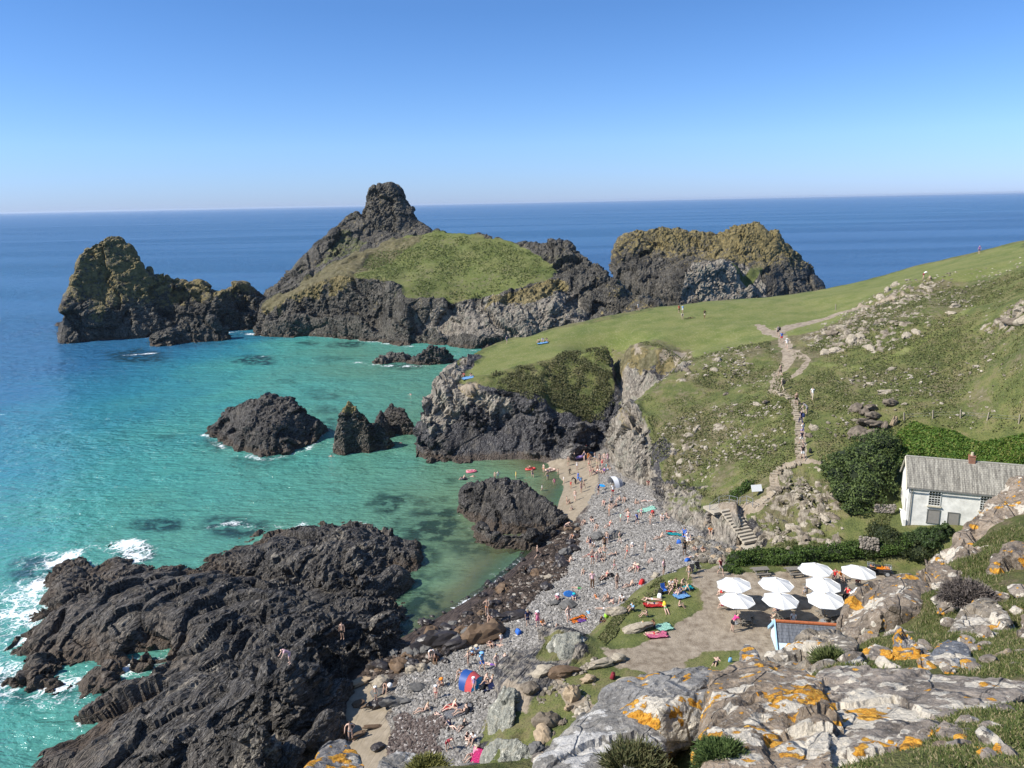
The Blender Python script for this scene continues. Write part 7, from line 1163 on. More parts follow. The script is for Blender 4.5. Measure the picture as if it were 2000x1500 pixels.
def body(pose):
    J = POSE[pose]; keys = list(J); V = [Vector(J[k]) for k in keys]; E = [(keys.index(a), keys.index(b)) for a, b in EDG]; rad = [RAD[k] for k in keys]; own = list(keys)
    def add(p, par, r, tagk): V.append(p); E.append((par, len(V) - 1)); rad.append((r, r)); own.append(tagk); return len(V) - 1
    hd, ht, nk = Vector(J['hd']), Vector(J['ht']), Vector(J['nk']); up = (ht - nk).normalized(); side = Vector((1, 0, 0)); fw = up.cross(side) * -1
    if pose in ('back',): fw = Vector((0, 0, 1))
    add(hd + fw * .105 - up * .015, keys.index('hd'), .017, 'nose')
    for s_ in (-1, 1): add(hd + side * s_ * .1 - up * .01, keys.index('hd'), .016, 'ear')
    for s_ in 'LR':
        w_, e_ = Vector(J['w' + s_]), Vector(J['e' + s_]); d = (w_ - e_).normalized(); sd = d.cross(Vector((0, 1, 0.2))).normalized(); nn = d.cross(sd).normalized(); p = add(w_ + d * .075, keys.index('w' + s_), .03, 'hand')
        for q, ln, sp_ in ((-1.5, .062, .011), (-.5, .075, .011), (.5, .07, .011), (1.5, .055, .011)):
            a = add(w_ + d * (.075 + ln * .55) + nn * q * .019 + sd * .006, p, .0095, 'hand'); add(w_ + d * (.075 + ln) + nn * q * .021 + sd * .026, a, .008, 'hand')
        a = add(w_ + d * .06 + nn * -.045 + sd * .01, p, .011, 'hand'); add(w_ + d * .095 + nn * -.058 + sd * .025, a, .009, 'hand')
    me = bpy.data.meshes.new('b'); me.from_pydata(V, E, []); o = bpy.data.objects.new('b', me); COL.objects.link(o); m = o.modifiers.new('s', 'SKIN'); m.use_smooth_shade = True; m.branch_smoothing = .6
    for i, (v, r) in enumerate(zip(me.skin_vertices[0].data, rad)): v.radius = r; v.use_root = (own[i] == 'pel')
    m2 = o.modifiers.new('u', 'SUBSURF'); m2.levels = 1; m2.render_levels = 1
    dg = bpy.context.evaluated_depsgraph_get(); r = bpy.data.meshes.new_from_object(o.evaluated_get(dg)); bpy.data.objects.remove(o); bpy.data.meshes.remove(me)
    r.name = 'body_' + pose; n = len(r.vertices); co = np.empty(n * 3, np.float32); r.vertices.foreach_get('co', co); co = co.reshape(-1, 3); no = np.empty(n * 3, np.float32); r.vertices.foreach_get('normal', no); no = no.reshape(-1, 3)
    Vn = np.array([list(v) for v in V]); bd = np.full(n, 9.); seg = np.zeros(n, int); tt = np.zeros(n)
    for i, (a, b) in enumerate(E):
        A, Bv = Vn[a], Vn[b]; u = Bv - A; t = np.clip(((co - A) @ u) / (u @ u), 0, 1); d = np.linalg.norm(co - A - t[:, None] * u, axis=1) / (.5 * (rad[a][0] + rad[b][0])) ; mm = d < bd; bd = np.where(mm, d, bd); seg = np.where(mm, i, seg); tt = np.where(mm, t, tt)
    faces = [tuple(p.vertices) for p in r.polygons]; return dict(mesh=r, co=co, no=no, seg=seg, t=tt, E=[(own[a], own[b]) for a, b in E], faces=faces, fw=np.array(fw), up=np.array(up), hd=np.array(hd))
BODY = {}; GARM = {}
def wears(b, kind):
    n = len(b['co']); ok = np.zeros(n, bool)
    for i in range(n):
        a, c = b['E'][b['seg'][i]]; t = b['t'][i]; L = a + '-' + c
        tor = L in ('sp-ch', 'ch-sL', 'ch-sR') or (L == 'pel-sp') or (L == 'ch-nk' and t < .55); pel = L in ('pel-hL', 'pel-hR') or (L == 'pel-sp' and t < .35); th = L[:2] in ('hL', 'hR'); ua = L[:2] in ('sL', 'sR'); fa = L[:2] in ('eL', 'eR'); sh_ = L[:2] in ('kL', 'kR')
        if kind == 'top': ok[i] = tor or (ua and t < .55)
        elif kind == 'long_top': ok[i] = tor or ua or fa
        elif kind == 'vest': ok[i] = tor and not L.startswith('ch-s')
        elif kind == 'bikini_top': ok[i] = (L == 'sp-ch' and t > .55) or (L in ('ch-sL', 'ch-sR') and t < .5)
        elif kind == 'shorts': ok[i] = pel or (th and t < .6)
        elif kind == 'trunks': ok[i] = pel or (th and t < .3)
        elif kind == 'bikini_bottom': ok[i] = pel or (th and t < .1)
        elif kind == 'trousers': ok[i] = pel or th or sh_
        elif kind == 'swimsuit': ok[i] = pel or (tor and L != 'ch-nk') or (th and t < .08)
        elif kind == 'wetsuit': ok[i] = pel or tor or th or sh_ or ua or fa
        elif kind == 'dress': ok[i] = pel or tor or (th and t < .6)
        elif kind == 'shoes': ok[i] = L[:2] in ('aL', 'aR')
        elif kind in ('hair', 'long_hair', 'sun_hat'):
            v = b['co'][i] - b['hd']; h = 'hd' in L or 'ht' in L
            ok[i] = h and L not in ('nk-hd', 'hd-nose') and ((v @ b['fw']) * -1 + (v @ b['up']) * .9 > -.008)
            if kind == 'long_hair': ok[i] |= (L == 'nk-hd' and (v @ b['fw']) < 0)
    return ok
OFFS = dict(dress=.03, shorts=.022, top=.018, hair=.018, long_hair=.03, sun_hat=.02, trousers=.018)
def garment(pose, kind):
    k = (pose, kind)
    if k in GARM: return GARM[k]
    b = BODY[pose]; ok = wears(b, kind); F = [f for f in b['faces'] if all(ok[i] for i in f)]
    if not F: GARM[k] = None; return None
    u = sorted({i for f in F for i in f}); mp = {j: i for i, j in enumerate(u)}; of = OFFS.get(kind, .012); co = b['co'][u] + b['no'][u] * of
    me = bpy.data.meshes.new(kind); me.from_pydata([tuple(c) for c in co], [], [tuple(mp[i] for i in f) for f in F]); bm = bmesh.new(); bm.from_mesh(me)
    if kind == 'sun_hat':
        c = Vector(b['hd'] + b['up'] * .055); q = Vector(b['up']).to_track_quat('Z', 'Y').to_matrix().to_4x4(); v = bmesh.ops.create_cone(bm, cap_ends=True, segments=14, radius1=.21, radius2=.11, depth=.04)['verts']; bmesh.ops.transform(bm, matrix=Matrix.Translation(c) @ q, verts=v)
    bm.to_mesh(me); bm.free(); me.polygons.foreach_set('use_smooth', [True] * len(me.polygons)); me.materials.append(None); GARM[k] = me; return me
COLS = dict(white=(.75, .75, .73), black=(.02, .02, .022), navy=(.02, .03, .09), blue=(.04, .14, .50), sky=(.22, .45, .72), teal=(.02, .38, .42), mint=(.40, .68, .56), red=(.55, .04, .04), maroon=(.22, .03, .04), pink=(.70, .20, .32), pale_pink=(.72, .45, .48), magenta=(.60, .05, .20), orange=(.75, .22, .03), yellow=(.75, .55, .05), lime=(.30, .60, .05), green=(.05, .25, .08), grey=(.22, .22, .23), beige=(.50, .42, .30), purple=(.16, .07, .30), brown=(.14, .08, .045), blond=(.42, .30, .14), dark=(.025, .017, .012), lilac=(.42, .34, .60))
CM = {}
def cmat(c):
    if c not in CM: CM[c] = flat('cloth_' + c, COLS[c], .85, .15)
    return CM[c]
SKIN = [flat('skin_pale', (.68, .46, .36), .6, .3), flat('skin_tan', (.50, .335, .25), .6, .3), flat('skin_brown', (.20, .105, .06), .6, .3)]
def person(x, y, pose, rz, sc, sk, hair, wear, label, z=None, dz=0., group=None):
    if pose not in BODY: BODY[pose] = body(pose); BODY[pose]['mesh'].materials.clear(); BODY[pose]['mesh'].materials.append(None)
    if z is None:
        best = None
        for hf in (LAND,) + tuple(h for h in REEFS):
            q_ = hf.hit(x, y, 30)
            if q_ is not None and q_[2] > -.6 and (best is None or np.linalg.norm(q_ - CP) < np.linalg.norm(best - CP)): best = q_
        q = best
        if q is None or (q[2] < -.05 and y < 1100): q = Z(x, y, -.3)
    else: q = Z(x, y, z)
    o = bpy.data.objects.new('person', BODY[pose]['mesh']); COL.objects.link(o); o.location = (q[0], q[1], q[2] + dz); o.rotation_euler = (0, 0, R(rz)); sc *= 1.1; o.scale = (sc, sc, sc)
    o.material_slots[0].link = 'OBJECT'; o.material_slots[0].material = SKIN[sk]; tag(o, label, 'person', group)
    for kind, c in [((hair.split(':')[0] if ':' in hair else 'hair'), hair.split(':')[-1])] * (hair != '-') + [tuple(k.split(':')) for k in wear.split()]:
        me = garment(pose, kind)
        if me is None: continue
        g = bpy.data.objects.new(kind, me); COL.objects.link(g); g.parent = o; g.material_slots[0].link = 'OBJECT'; g.material_slots[0].material = cmat(c)
    return o
REEFS = [h for h in globals().get('ROCK_HF', [])]
TBL = """
1122 903 stand 150 1 1 dark wetsuit:black | dark-suited adult standing left of the purple ring on the wet sand
1145 884 reach 60 .9 1 brown top:red trunks:navy | child in red at the foot of the black headland
1141 900 hips 120 1 0 blond swimsuit:navy | woman standing between the purple ring and the orange-towelled person
1149 902 stand 200 .95 1 brown dress:orange | person wrapped in orange near the headland foot
1153 930 hips 170 1.05 1 dark bikini_top:pink bikini_bottom:pink | woman in a pink bikini standing in front of the crowded corner
1150 914 walk 80 .85 1 brown trunks:red | boy in red trunks walking through the crowded corner
1171 905 stand 190 1 1 dark trunks:navy | man in navy shorts standing against the grey cliff
1180 905 hips 160 1 0 blond bikini_top:navy bikini_bottom:navy | woman in dark bikini standing by the grey cliff
1187 904 stand 200 1 1 brown dress:pale_pink | woman in a pale pink dress closest to the grey cliff
1159 921 sit 140 1 1 dark trunks:blue | man sitting at the front left of the crowded corner
1165 925 lean 120 1 0 brown bikini_top:red bikini_bottom:red | woman in red bikini leaning back in the crowded corner
1172 923 sit 200 1 1 blond top:white trunks:grey | person in a white top sitting in the crowded corner
1180 922 lean 160 .9 0 dark swimsuit:purple | girl in a purple swimsuit sitting near the cliff
1187 918 sit 220 1 1 brown shorts:sky | man in light blue shorts sitting hard by the cliff
1166 912 stand 100 .8 1 blond trunks:lime | small child in green trunks in the middle of the crowded corner
1070 940 wave 200 1.05 1 dark trunks:blue | man in blue trunks wading in the shallows
1008 938 stand 90 .9 0 blond swimsuit:yellow | girl in yellow wading just behind the flat-topped black rock
967 939 stand 150 .9 1 brown trunks:black | left of two bathers behind the flat-topped black rock
973 938 hips 190 .9 0 blond swimsuit:white | right of two bathers behind the flat-topped black rock
1101 944 stand 100 .7 0 blond top:white trunks:white | small child in white at the edge of the waves
1113 928 walk 120 .75 1 dark wetsuit:black | small dark figure stepping over the breaking ripple
1129 943 walk 100 1.05 1 dark top:blue shorts:blue | man in a blue top beside the bodyboards
1124 946 bend 80 .9 1 brown wetsuit:black | child in a black wetsuit bending beside the man in blue
1134 949 hips 190 .9 1 blond top:sky trunks:blue | child in a light blue top right of the man in blue
1115 954 stand 140 .7 1 brown top:red trunks:orange | toddler in red on the open wet sand
1123 978 walk 160 .95 0 brown bikini_top:white bikini_bottom:white | woman in white bikini walking down the sand
1107 985 stand 100 .75 1 dark trunks:black | small child standing beside the flat-topped rock
1113 983 sit 130 .85 1 blond trunks:orange | child in orange trunks sitting on the sand
1059 962 walk 70 .75 1 dark top:white trunks:grey | child in white behind the flat-topped black rock
1169 967 stand 120 1.05 1 dark top:navy shorts:black | man in dark clothes with the blue bodyboard
1197 969 stand 180 1.05 1 brown top:white shorts:red | man in white top and red shorts below the beach shelter
1194 992 walk 160 1.05 1 dark top:grey shorts:black | man in grey and black walking across the upper shingle
1212 979 sit 100 1 0 blond bikini_top:black bikini_bottom:black | left of a pair sitting on the upper shingle
1221 979 sit 150 1 1 dark trunks:beige | right of a pair sitting on the upper shingle
1227 1022 walk 130 1.05 0 long_hair:brown bikini_top:red bikini_bottom:red | tall woman in a red bikini walking on the shingle
1212 1020 stand 110 .75 1 brown top:mint trunks:mint | child in mint green on the shingle
1244 1024 walk 200 .9 1 dark top:blue shorts:navy | boy in blue walking behind the tall woman
1266 947 sit 170 1 1 dark top:maroon shorts:black | left of two dark-clothed people under the cliff corner
1280 949 sit 190 1 0 dark top:black shorts:black | right of two dark-clothed people under the cliff corner
1203 943 back 80 1 0 brown trunks:orange | person lying in the shade of the beach shelter
1265 980 back 85 1 0 blond trunks:white | pale person lying at the top of the shingle
1274 1008 sit 180 .95 1 sun_hat:red top:red shorts:navy | person with a red hat by the mint blanket
1293 1014 sit 170 1 0 blond top:white shorts:sky | left of a couple sitting by the pale rocks, in white
1303 1012 lean 200 1 1 dark bikini_top:pale_pink bikini_bottom:pale_pink | right of a couple sitting by the pale rocks, in pink
1143 1024 sit 130 1 1 dark trunks:maroon | man in maroon trunks sitting above the tideline
1154 1018 sit 200 1 0 dark top:black trunks:black | person in black sitting behind the man in maroon trunks
1104 1038 bend 250 1.05 1 blond trunks:navy | man bending at the corner of the flat-topped rock
1119 1052 sit 150 1 1 brown bikini_top:orange bikini_bottom:orange | woman in orange bikini sitting on the tideline stones
1181 1074 stand 190 1.05 1 dark top:brown shorts:black | man in brown standing in front of the seat-like boulders
1153 1072 stand 200 .9 0 brown swimsuit:navy | girl in navy swimsuit at the left of the chatting group
1161 1070 crouch 140 1 1 dark top:white trunks:navy | person crouching in the chatting group
1172 1080 sit 180 1 0 blond bikini_top:white bikini_bottom:white | woman in white bikini sitting in the chatting group
1157 1102 stand 10 1.1 1 brown trunks:red | bare-backed man in red trunks facing the sea
1166 1100 hips 200 .9 0 blond bikini_top:pink bikini_bottom:pink | girl in pink beside the man in red trunks
1173 1096 sit 210 1 1 brown trunks:grey | man sitting right of the man in red trunks
1112 1099 lean 120 1 1 dark trunks:orange | man lounging alone at the edge of the dark stones
1050 1092 walk 260 1.1 1 dark shorts:black | man in black shorts stepping out of the water
1026 1122 crouch 200 1 2 dark wetsuit:black | dark-clothed person crouching at the breaking waves
1235 1068 sit 160 .7 0 sun_hat:white top:white | small child in white with a sun hat, mid shingle
1290 1052 lean 110 1 1 brown trunks:green | man lounging left of the deck chairs
1336 1050 seat 160 1 1 brown top:blue shorts:navy | person in blue in the left deck chair
1343 1058 seat 190 1 0 blond top:white shorts:white | person in white in the right deck chair
1337 1084 stand 180 1.05 2 dark top:black shorts:black | man in black standing below the deck chairs
1357 1078 sit 160 1 1 brown trunks:orange | left of two sunburnt people on the boulders edge
1371 1078 sit 190 1 1 blond bikini_top:orange bikini_bottom:orange | right of two sunburnt people on the boulders edge
1355 1090 back 100 1 0 brown top:pale_pink shorts:white | person in pale pink lying in front of two sunburnt people
1387 1040 sit 170 .95 1 blond top:orange shorts:navy | person in orange sitting at the foot of the cobbled wall
1237 1112 lean 130 1 0 brown bikini_top:black bikini_bottom:black | woman in a black bikini left of the one in pink
1247 1114 sit 150 1 1 sun_hat:beige swimsuit:pink | woman in pink with a straw hat on the shingle
1296 1123 stand 230 1.05 1 brown top:pale_pink shorts:grey | man in a pale pink shirt standing above the turf edge
1157 1148 stand 170 1.1 1 blond top:pale_pink trousers:brown | man in pink shirt and brown trousers on the shingle
1184 1128 lean 130 1 1 dark bikini_top:red bikini_bottom:red | woman in a red bikini leaning back on the mid shingle
1231 1146 lean 110 1 1 dark trunks:black | man in black trunks leaning back beside a red bag
1216 1174 sit 150 1.05 1 dark top:white shorts:grey | man in a white shirt sitting at the edge of the turf
1238 1193 sit 110 1.05 1 blond top:sky shorts:navy | man in a light blue shirt sitting on the turf corner
1276 1181 front 265 1.08 1 brown trunks:navy | man in navy trunks lying face down on a red towel
1272 1172 front 265 1 0 blond bikini_top:white bikini_bottom:white | pale woman lying behind the man in navy trunks
1297 1150 sit 200 1 1 dark top:yellow shorts:blue | person in yellow at the left of the picnic circle
1310 1145 sit 170 1 0 blond top:white shorts:white | person in white at the back of the picnic circle
1320 1142 sit 160 1 1 brown trunks:sky | person in light blue trunks in the picnic circle
1332 1144 crouch 200 1 1 dark trunks:white | kneeling boy at the back right of the picnic circle
1316 1160 lean 250 1 1 brown trunks:purple | person lounging at the front of the picnic circle
1330 1160 sit 120 1 0 dark top:navy shorts:black | person in navy at the front right of the picnic circle
1338 1154 lean 90 1 1 blond bikini_top:teal bikini_bottom:teal | woman in teal at the right of the picnic circle
1407 1122 walk 200 1.05 1 brown top:maroon shorts:grey | walker in maroon between the boulders and the left hedge
1090 1172 sit 160 .95 1 sun_hat:white top:pink shorts:pink | person in pink with a white hat left of the blue bodyboard
1121 1170 sit 180 .9 0 sun_hat:teal top:blue shorts:navy | child in a teal hat right of the blue bodyboard
1172 1218 sit 240 1 2 dark top:black shorts:navy | person in black sitting against the rough bank
1031 1223 stand 200 1.05 1 blond top:navy shorts:navy | adult in navy standing beside the pink dress
1050 1224 stand 190 1 0 sun_hat:white dress:pink | woman in a bright pink dress and white hat
1058 1222 sit 210 .95 1 brown top:orange shorts:navy | person in orange sitting behind the pink dress
1279 1226 sit 110 1.08 2 dark shorts:navy | tanned man in navy shorts sitting on the terrace turf
1276 1240 back 260 1 1 dark bikini_top:red bikini_bottom:red | woman in a red bikini lying on a pink towel
1257 1226 sit 140 .9 0 blond top:white shorts:white | fair child left of the tanned man on the turf
1430 1234 bend -60 1.12 1 brown top:magenta shorts:black | man in a bright pink shirt leaning on a picnic table
979 1258 stand 180 .65 0 blond top:white trunks:pale_pink | toddler standing beside the lying sunbather by the brown boulders
969 1262 back 80 1 1 brown trunks:navy | sunbather lying below the brown boulders
957 1262 sit 200 1 1 dark bikini_top:orange bikini_bottom:orange | woman sitting left of the lying sunbather below the brown boulders
933 1274 sit 150 1 0 sun_hat:beige top:sky shorts:white | right of two straw-hatted people behind the blue tent
924 1280 sit 120 1 0 sun_hat:beige top:sky shorts:orange | left of two straw-hatted people behind the blue tent
942 1310 walk 210 1.08 1 sun_hat:sky top:sky shorts:blue | man in blue walking behind the pop-up tent
926 1350 stand 160 .8 0 sun_hat:white top:lilac trunks:pale_pink | child with a white cap in front of the pop-up tent
946 1332 lean 110 1.05 1 dark trunks:black | left of a couple lounging beside the pop-up tent
957 1336 lean 110 1.05 1 long_hair:brown bikini_top:navy bikini_bottom:navy | right of a couple lounging beside the pop-up tent
841 1290 bend 200 1.08 0 dark top:white shorts:beige | person in white bending beside the black pointed boulder
853 1290 sit 170 1 2 dark shorts:grey | person sitting right of the one bending in white
866 1340 sit 120 1 1 sun_hat:orange bikini_top:orange bikini_bottom:orange | sunburnt woman sitting apart left of the pop-up tent
852 1366 stand 160 .8 0 sun_hat:white trunks:red | child in red trunks and white cap on the lower shingle
884 1384 lean 110 1.05 0 blond trunks:white | leftmost of the row of loungers on the lower shingle
896 1388 back 70 1.05 1 dark trunks:navy | middle of the row of loungers on the lower shingle
906 1392 lean 110 1.05 1 long_hair:dark bikini_top:black bikini_bottom:black | rightmost of the row of loungers on the lower shingle
756 1345 sit 170 1 1 dark trunks:brown | person sitting beside the cream boulder with a white ball
685 1447 hips 190 1.08 0 dark bikini_top:pale_pink bikini_bottom:white | pale woman standing on the wet sand with a long shadow
673 1444 stand 160 .8 2 dark trunks:brown | child standing at the side of the pale woman
874 1466 bend 230 .95 1 blond top:maroon shorts:maroon | boy in dark red stooping on the lowest shingle
910 1446 sit 230 1 0 dark swimsuit:black | woman in black sitting at the foot of the green rock
927 1446 sit 150 1.05 1 dark top:white shorts:blue | person in blue shorts raising an arm by the green rock
926 1478 lean 130 1.05 1 sun_hat:beige top:pink shorts:pink | person in pink reclining at the very bottom of the beach
1519 656 walk 170 1.05 1 dark top:grey shorts:black | walker in grey leading the group at the path junction
1526 668 walk 170 1.02 1 brown top:blue shorts:red | walker in a blue top and red shorts on the upper path
1536 682 walk 160 1.02 0 sun_hat:white top:white shorts:beige | walker all in white on the rocky upper path
1524 735 walk 20 1.05 1 dark shorts:black | bare-chested walker in black shorts climbing the rocky path
1527 763 walk 15 1.08 1 sun_hat:beige top:beige trousers:beige | walker in beige with a big black rucksack
1555 790 walk 170 1 1 blond vest:brown shorts:black | woman in a brown vest at the top of the stone steps
1586 781 walk 150 1.03 1 dark top:white trousers:beige | walker in a white shirt on the grass beside the steps
1576 808 bend 40 1 0 sun_hat:grey top:grey shorts:grey | stooping walker in grey just beside the steps
1564 828 walk 10 1.05 1 dark top:navy trousers:navy | walker all in navy in the middle of the stone steps
1567 852 walk 10 1.02 1 brown top:white shorts:lilac | walker in white following the one in navy
1565 868 walk 10 1.02 1 dark top:navy shorts:white | walker in navy top and white shorts low on the steps
1567 897 walk 175 1.08 1 dark top:black shorts:white | man in a black shirt and white shorts at the foot of the steps
1246 607 walk 200 1 1 dark top:white shorts:grey | lone walker at the far edge of the green headland
1326 611 stand 190 1 1 brown top:red shorts:brown | person in red standing behind the bicycles
1333 611 walk 160 1 1 brown top:sky shorts:white | person in light blue beside the one in red
1333 624 bend 160 1 1 blond top:white shorts:grey | person in white bending over the bicycles
1376 622 walk 150 1.05 2 dark top:black shorts:beige | walker in black with a bag right of the bicycles
1391 586 sit 180 1 1 dark top:navy shorts:black | left of two people sitting at the cliff edge by the grey island cliff
1399 586 lean 200 1 1 dark top:white shorts:black | right of two people sitting at the cliff edge by the grey island cliff
1333 592 sit 160 1 2 dark top:black trousers:black | dark figure sitting alone at the far cliff edge
1076 640 stand 120 1 1 brown top:pale_pink shorts:navy | left of a pair standing at the headland rim in front of the island
1090 638 walk 200 1 1 blond top:beige shorts:beige | right of a pair standing at the headland rim in front of the island
1003 658 stand 190 .95 0 sun_hat:sky top:white shorts:sky | left of two standing at the seaward headland tip
1009 657 stand 170 .95 1 blond top:red shorts:red | person in red standing at the seaward headland tip
990 671 walk 160 1 1 dark top:navy shorts:grey | walker below the pair at the seaward headland tip
1033 650 lean 100 1 1 blond top:white shorts:beige | person in white sitting behind the headland picnickers
1053 669 sit 140 1 1 dark top:beige shorts:black | left of three picnickers on the headland lawn
1060 667 sit 180 1 0 brown top:sky shorts:navy | middle of three picnickers on the headland lawn
1067 667 sit 200 1 1 dark top:navy shorts:black | right of three picnickers on the headland lawn
907 736 sit 150 1 1 brown top:red shorts:pink | person in red sitting at the headland's left corner
919 736 sit 210 1 1 blond top:navy shorts:sky | person in navy sitting at the headland's left corner
1912 496 stand 150 1.05 1 brown top:purple shorts:navy | lone person in purple on the skyline of the hill
1803 545 bend -80 1.05 1 brown top:white shorts:maroon | person bending over the crag on the ridge
1818 548 crouch 90 1 1 blond top:beige shorts:brown | person crouching beside the one bending on the ridge crag
"""
for h in REEFS: pass
for ln in TBL.strip().split('\n'):
    a, lb = ln.split(' | '); f = a.split(); person(float(f[0]), float(f[1]), f[2], float(f[3]), float(f[4]), int(f[5]), f[6], ' '.join(f[7:]), lb.strip())
EX = [('wading just off the sand', [(1090, 930), (1083, 950), (1062, 925), (1040, 935)], 0), ('on the wet sand', [(1110, 910), (1127, 918), (1135, 962), (1118, 995), (1140, 955)], 1), ('in the crowded corner under the headland', [(1155, 897), (1162, 902), (1176, 913), (1152, 908), (1168, 918), (1184, 912)], 1),
      ('on the upper shingle', [(1205, 990), (1180, 985), (1240, 985), (1252, 1005), (1190, 1008), (1270, 1025), (1228, 1000)], 2), ('on the shingle before the seat-like boulders', [(1185, 1062), (1210, 1060), (1146, 1060), (1150, 1085), (1180, 1092), (1200, 1085)], 2), ('on the middle shingle', [(1260, 1080), (1225, 1090), (1275, 1098), (1200, 1115), (1140, 1120), (1165, 1170), (1130, 1150), (1205, 1150), (1190, 1172), (1310, 1075)], 2),
      ('on the shingle near the turf corner', [(1180, 1190), (1150, 1200), (1110, 1215), (1085, 1230), (1200, 1180)], 2), ('near the pop-up tent', [(970, 1310), (985, 1290), (900, 1320), (960, 1300), (915, 1300)], 2), ('low on the lower shingle', [(860, 1400), (880, 1420), (830, 1390), (905, 1420)], 2), ('on the terrace turf', [(1300, 1190), (1325, 1185), (1265, 1205), (1345, 1130)], 2)]
ex_ = random.Random(12); WH = ['man', 'woman', 'boy', 'girl']; CC = ['red', 'navy', 'white', 'teal', 'pink', 'black', 'sky', 'orange', 'purple', 'grey', 'green', 'maroon']; used_ = set()
for plc, ps_, md in EX:
    for x, y in ps_:
        po = ex_.choice([['stand', 'walk', 'hips', 'wave'], ['stand', 'walk', 'crouch', 'sit'], ['sit', 'lean', 'sit', 'lean', 'stand', 'walk', 'front', 'hips']][md])
        while True:
            w_, c_ = ex_.choice(WH), ex_.choice(CC)
            if (plc, w_, c_) not in used_ : break
        used_.add((plc, w_, c_)); kid = w_ in ('boy', 'girl'); wr = {'man': 'trunks:' + c_, 'boy': 'trunks:' + c_, 'woman': 'bikini_top:%s bikini_bottom:%s' % (c_, c_), 'girl': 'swimsuit:' + c_}[w_]; wn_ = {'man': c_ + ' trunks', 'boy': c_ + ' trunks', 'woman': c_ + ' bikini', 'girl': c_ + ' swimsuit'}[w_].replace('sky', 'light blue')
        vb = {'stand': 'standing', 'walk': 'walking', 'hips': 'standing', 'wave': 'standing', 'crouch': 'crouching', 'sit': 'sitting', 'lean': 'leaning back', 'front': 'lying face down'}[po]
        person(x, y, po, ex_.uniform(60, 260), ex_.uniform(.75, .88) if kid else ex_.uniform(.95, 1.05), ex_.choice([0, 1, 1]), ex_.choice(['dark', 'brown', 'blond']), wr, w_ + ' in ' + wn_ + ' ' + vb + ' ' + plc.replace('wading', 'in the water'))
def on(h, x, y): q = h.hit(x, y, 30); return q
for x, y, pose, rz, sc, sk, hr, wr, lb, h in ((568, 1305, 'bend', 120, 1.1, 0, 'blond', 'top:pale_pink shorts:pale_pink', 'person in pale pink scrambling on top of the black reef', HREEF), (670, 1256, 'stand', 170, 1.05, 1, 'dark', 'shorts:black', 'bare-chested man in black shorts standing on the reef beside the inlet', HREEF)):
    q = on(h, x, y); person(x, y, pose, rz, sc, sk, hr, wr, lb, z=q[2], dz=.45)
for x, y, pose, rz, z, dz, lb, hr, wr, sk in ((1167, 1044, 'sit', 150, 3.3, .75, 'person perched on the left seat-like boulder', 'dark', 'trunks:black', 1), (1190, 1040, 'lean', 130, 3.3, .8, 'woman perched on the right seat-like boulder', 'brown', 'bikini_top:red bikini_bottom:red', 1), (952, 1216, 'reach', 170, 1.9, .9, 'bather standing high on the tideline boulders with one arm out', 'brown', 'trunks:orange', 1), (958, 1226, 'sit', 170, 1.6, .8, 'bather sitting on the rusty brown boulder', 'dark', 'trunks:orange', 1), (735, 1376, 'stand', 170, 1.4, .5, 'child in teal trunks standing on the dark boulder by the sand pool', 'sun_hat:white', 'trunks:teal', 1),
                                              (1412, 1166, 'seat', 40, 5.6, 0, 'person seated under the left parasol of the middle row', 'brown', 'top:white shorts:red', 0), (1414, 1192, 'seat', 40, 5.6, 0, 'person seated under the left parasol of the front row', 'brown', 'top:sky shorts:maroon', 1), (1574, 1166, 'seat', 0, 5.6, 0, 'person in grey seated left of the right parasol of the middle row', 'dark', 'top:grey shorts:grey', 1), (1513, 1222, 'seat', 30, 5.6, 0, 'person in cream seated behind the left end of the hut ridge', 'dark', 'top:beige shorts:beige', 1), (1549, 1221, 'seat', 150, 5.6, 0, 'person in white seated behind the middle of the hut ridge', 'blond', 'top:white shorts:white', 0),
                                              (1630, 1134, 'seat', 150, 5.7, 0, 'person in red seated between the two back parasols', 'brown', 'top:red shorts:navy', 1), (1641, 1136, 'seat', 190, 5.7, 0, 'person in orange seated between the two back parasols', 'dark', 'top:orange shorts:black', 1), (1674, 1152, 'seat', 180, 5.7, 0, 'person in maroon seated under the right back parasol', 'dark', 'top:maroon trousers:black', 1), (1655, 1170, 'seat', 120, 5.6, 0, 'person with a red bag seated beside the brown boulder', 'dark', 'top:red trousers:black', 1), (1520, 1200, 'seat', 90, 5.6, 0, 'person in pale pink seated under the centre front parasol', 'brown', 'top:pale_pink shorts:navy', 1),
                                              (1398, 1296, 'back', 150, 5.65, 0, 'sunbather lying on the turf behind the near orange-lichened ridge', 'brown', 'shorts:black', 1)):
    person(x, y, pose, rz, 1.03 if lb[:5] != 'child' else .75, sk, hr, wr, lb, z=z, dz=dz)
for x, y, rz, lb, hr in ((641, 891, 90, 'swimmer halfway between the dome rock and the yellow-tipped pillar, nearest the viewer', 'dark'), (650, 867, 60, 'swimmer beside the foot of the yellow-tipped pillar', 'blond'), (803, 772, 200, 'swimmer off the pale end of the headland', 'sun_hat:white'), (798, 844, 150, 'dark-haired swimmer in the shade of the round black rock', 'dark'), (786, 867, 230, 'swimmer nearest the headland tip, below the round black rock', 'dark'), (917, 931, 100, 'swimmer holding the end of the pink airbed', 'brown'), (915, 947, 160, 'swimmer just behind the flat-topped rock', 'dark')):
    person(x, y, 'swim', rz, 1, 1, hr, 'trunks:navy', lb, z=0)
print('people', time.time() - T0)
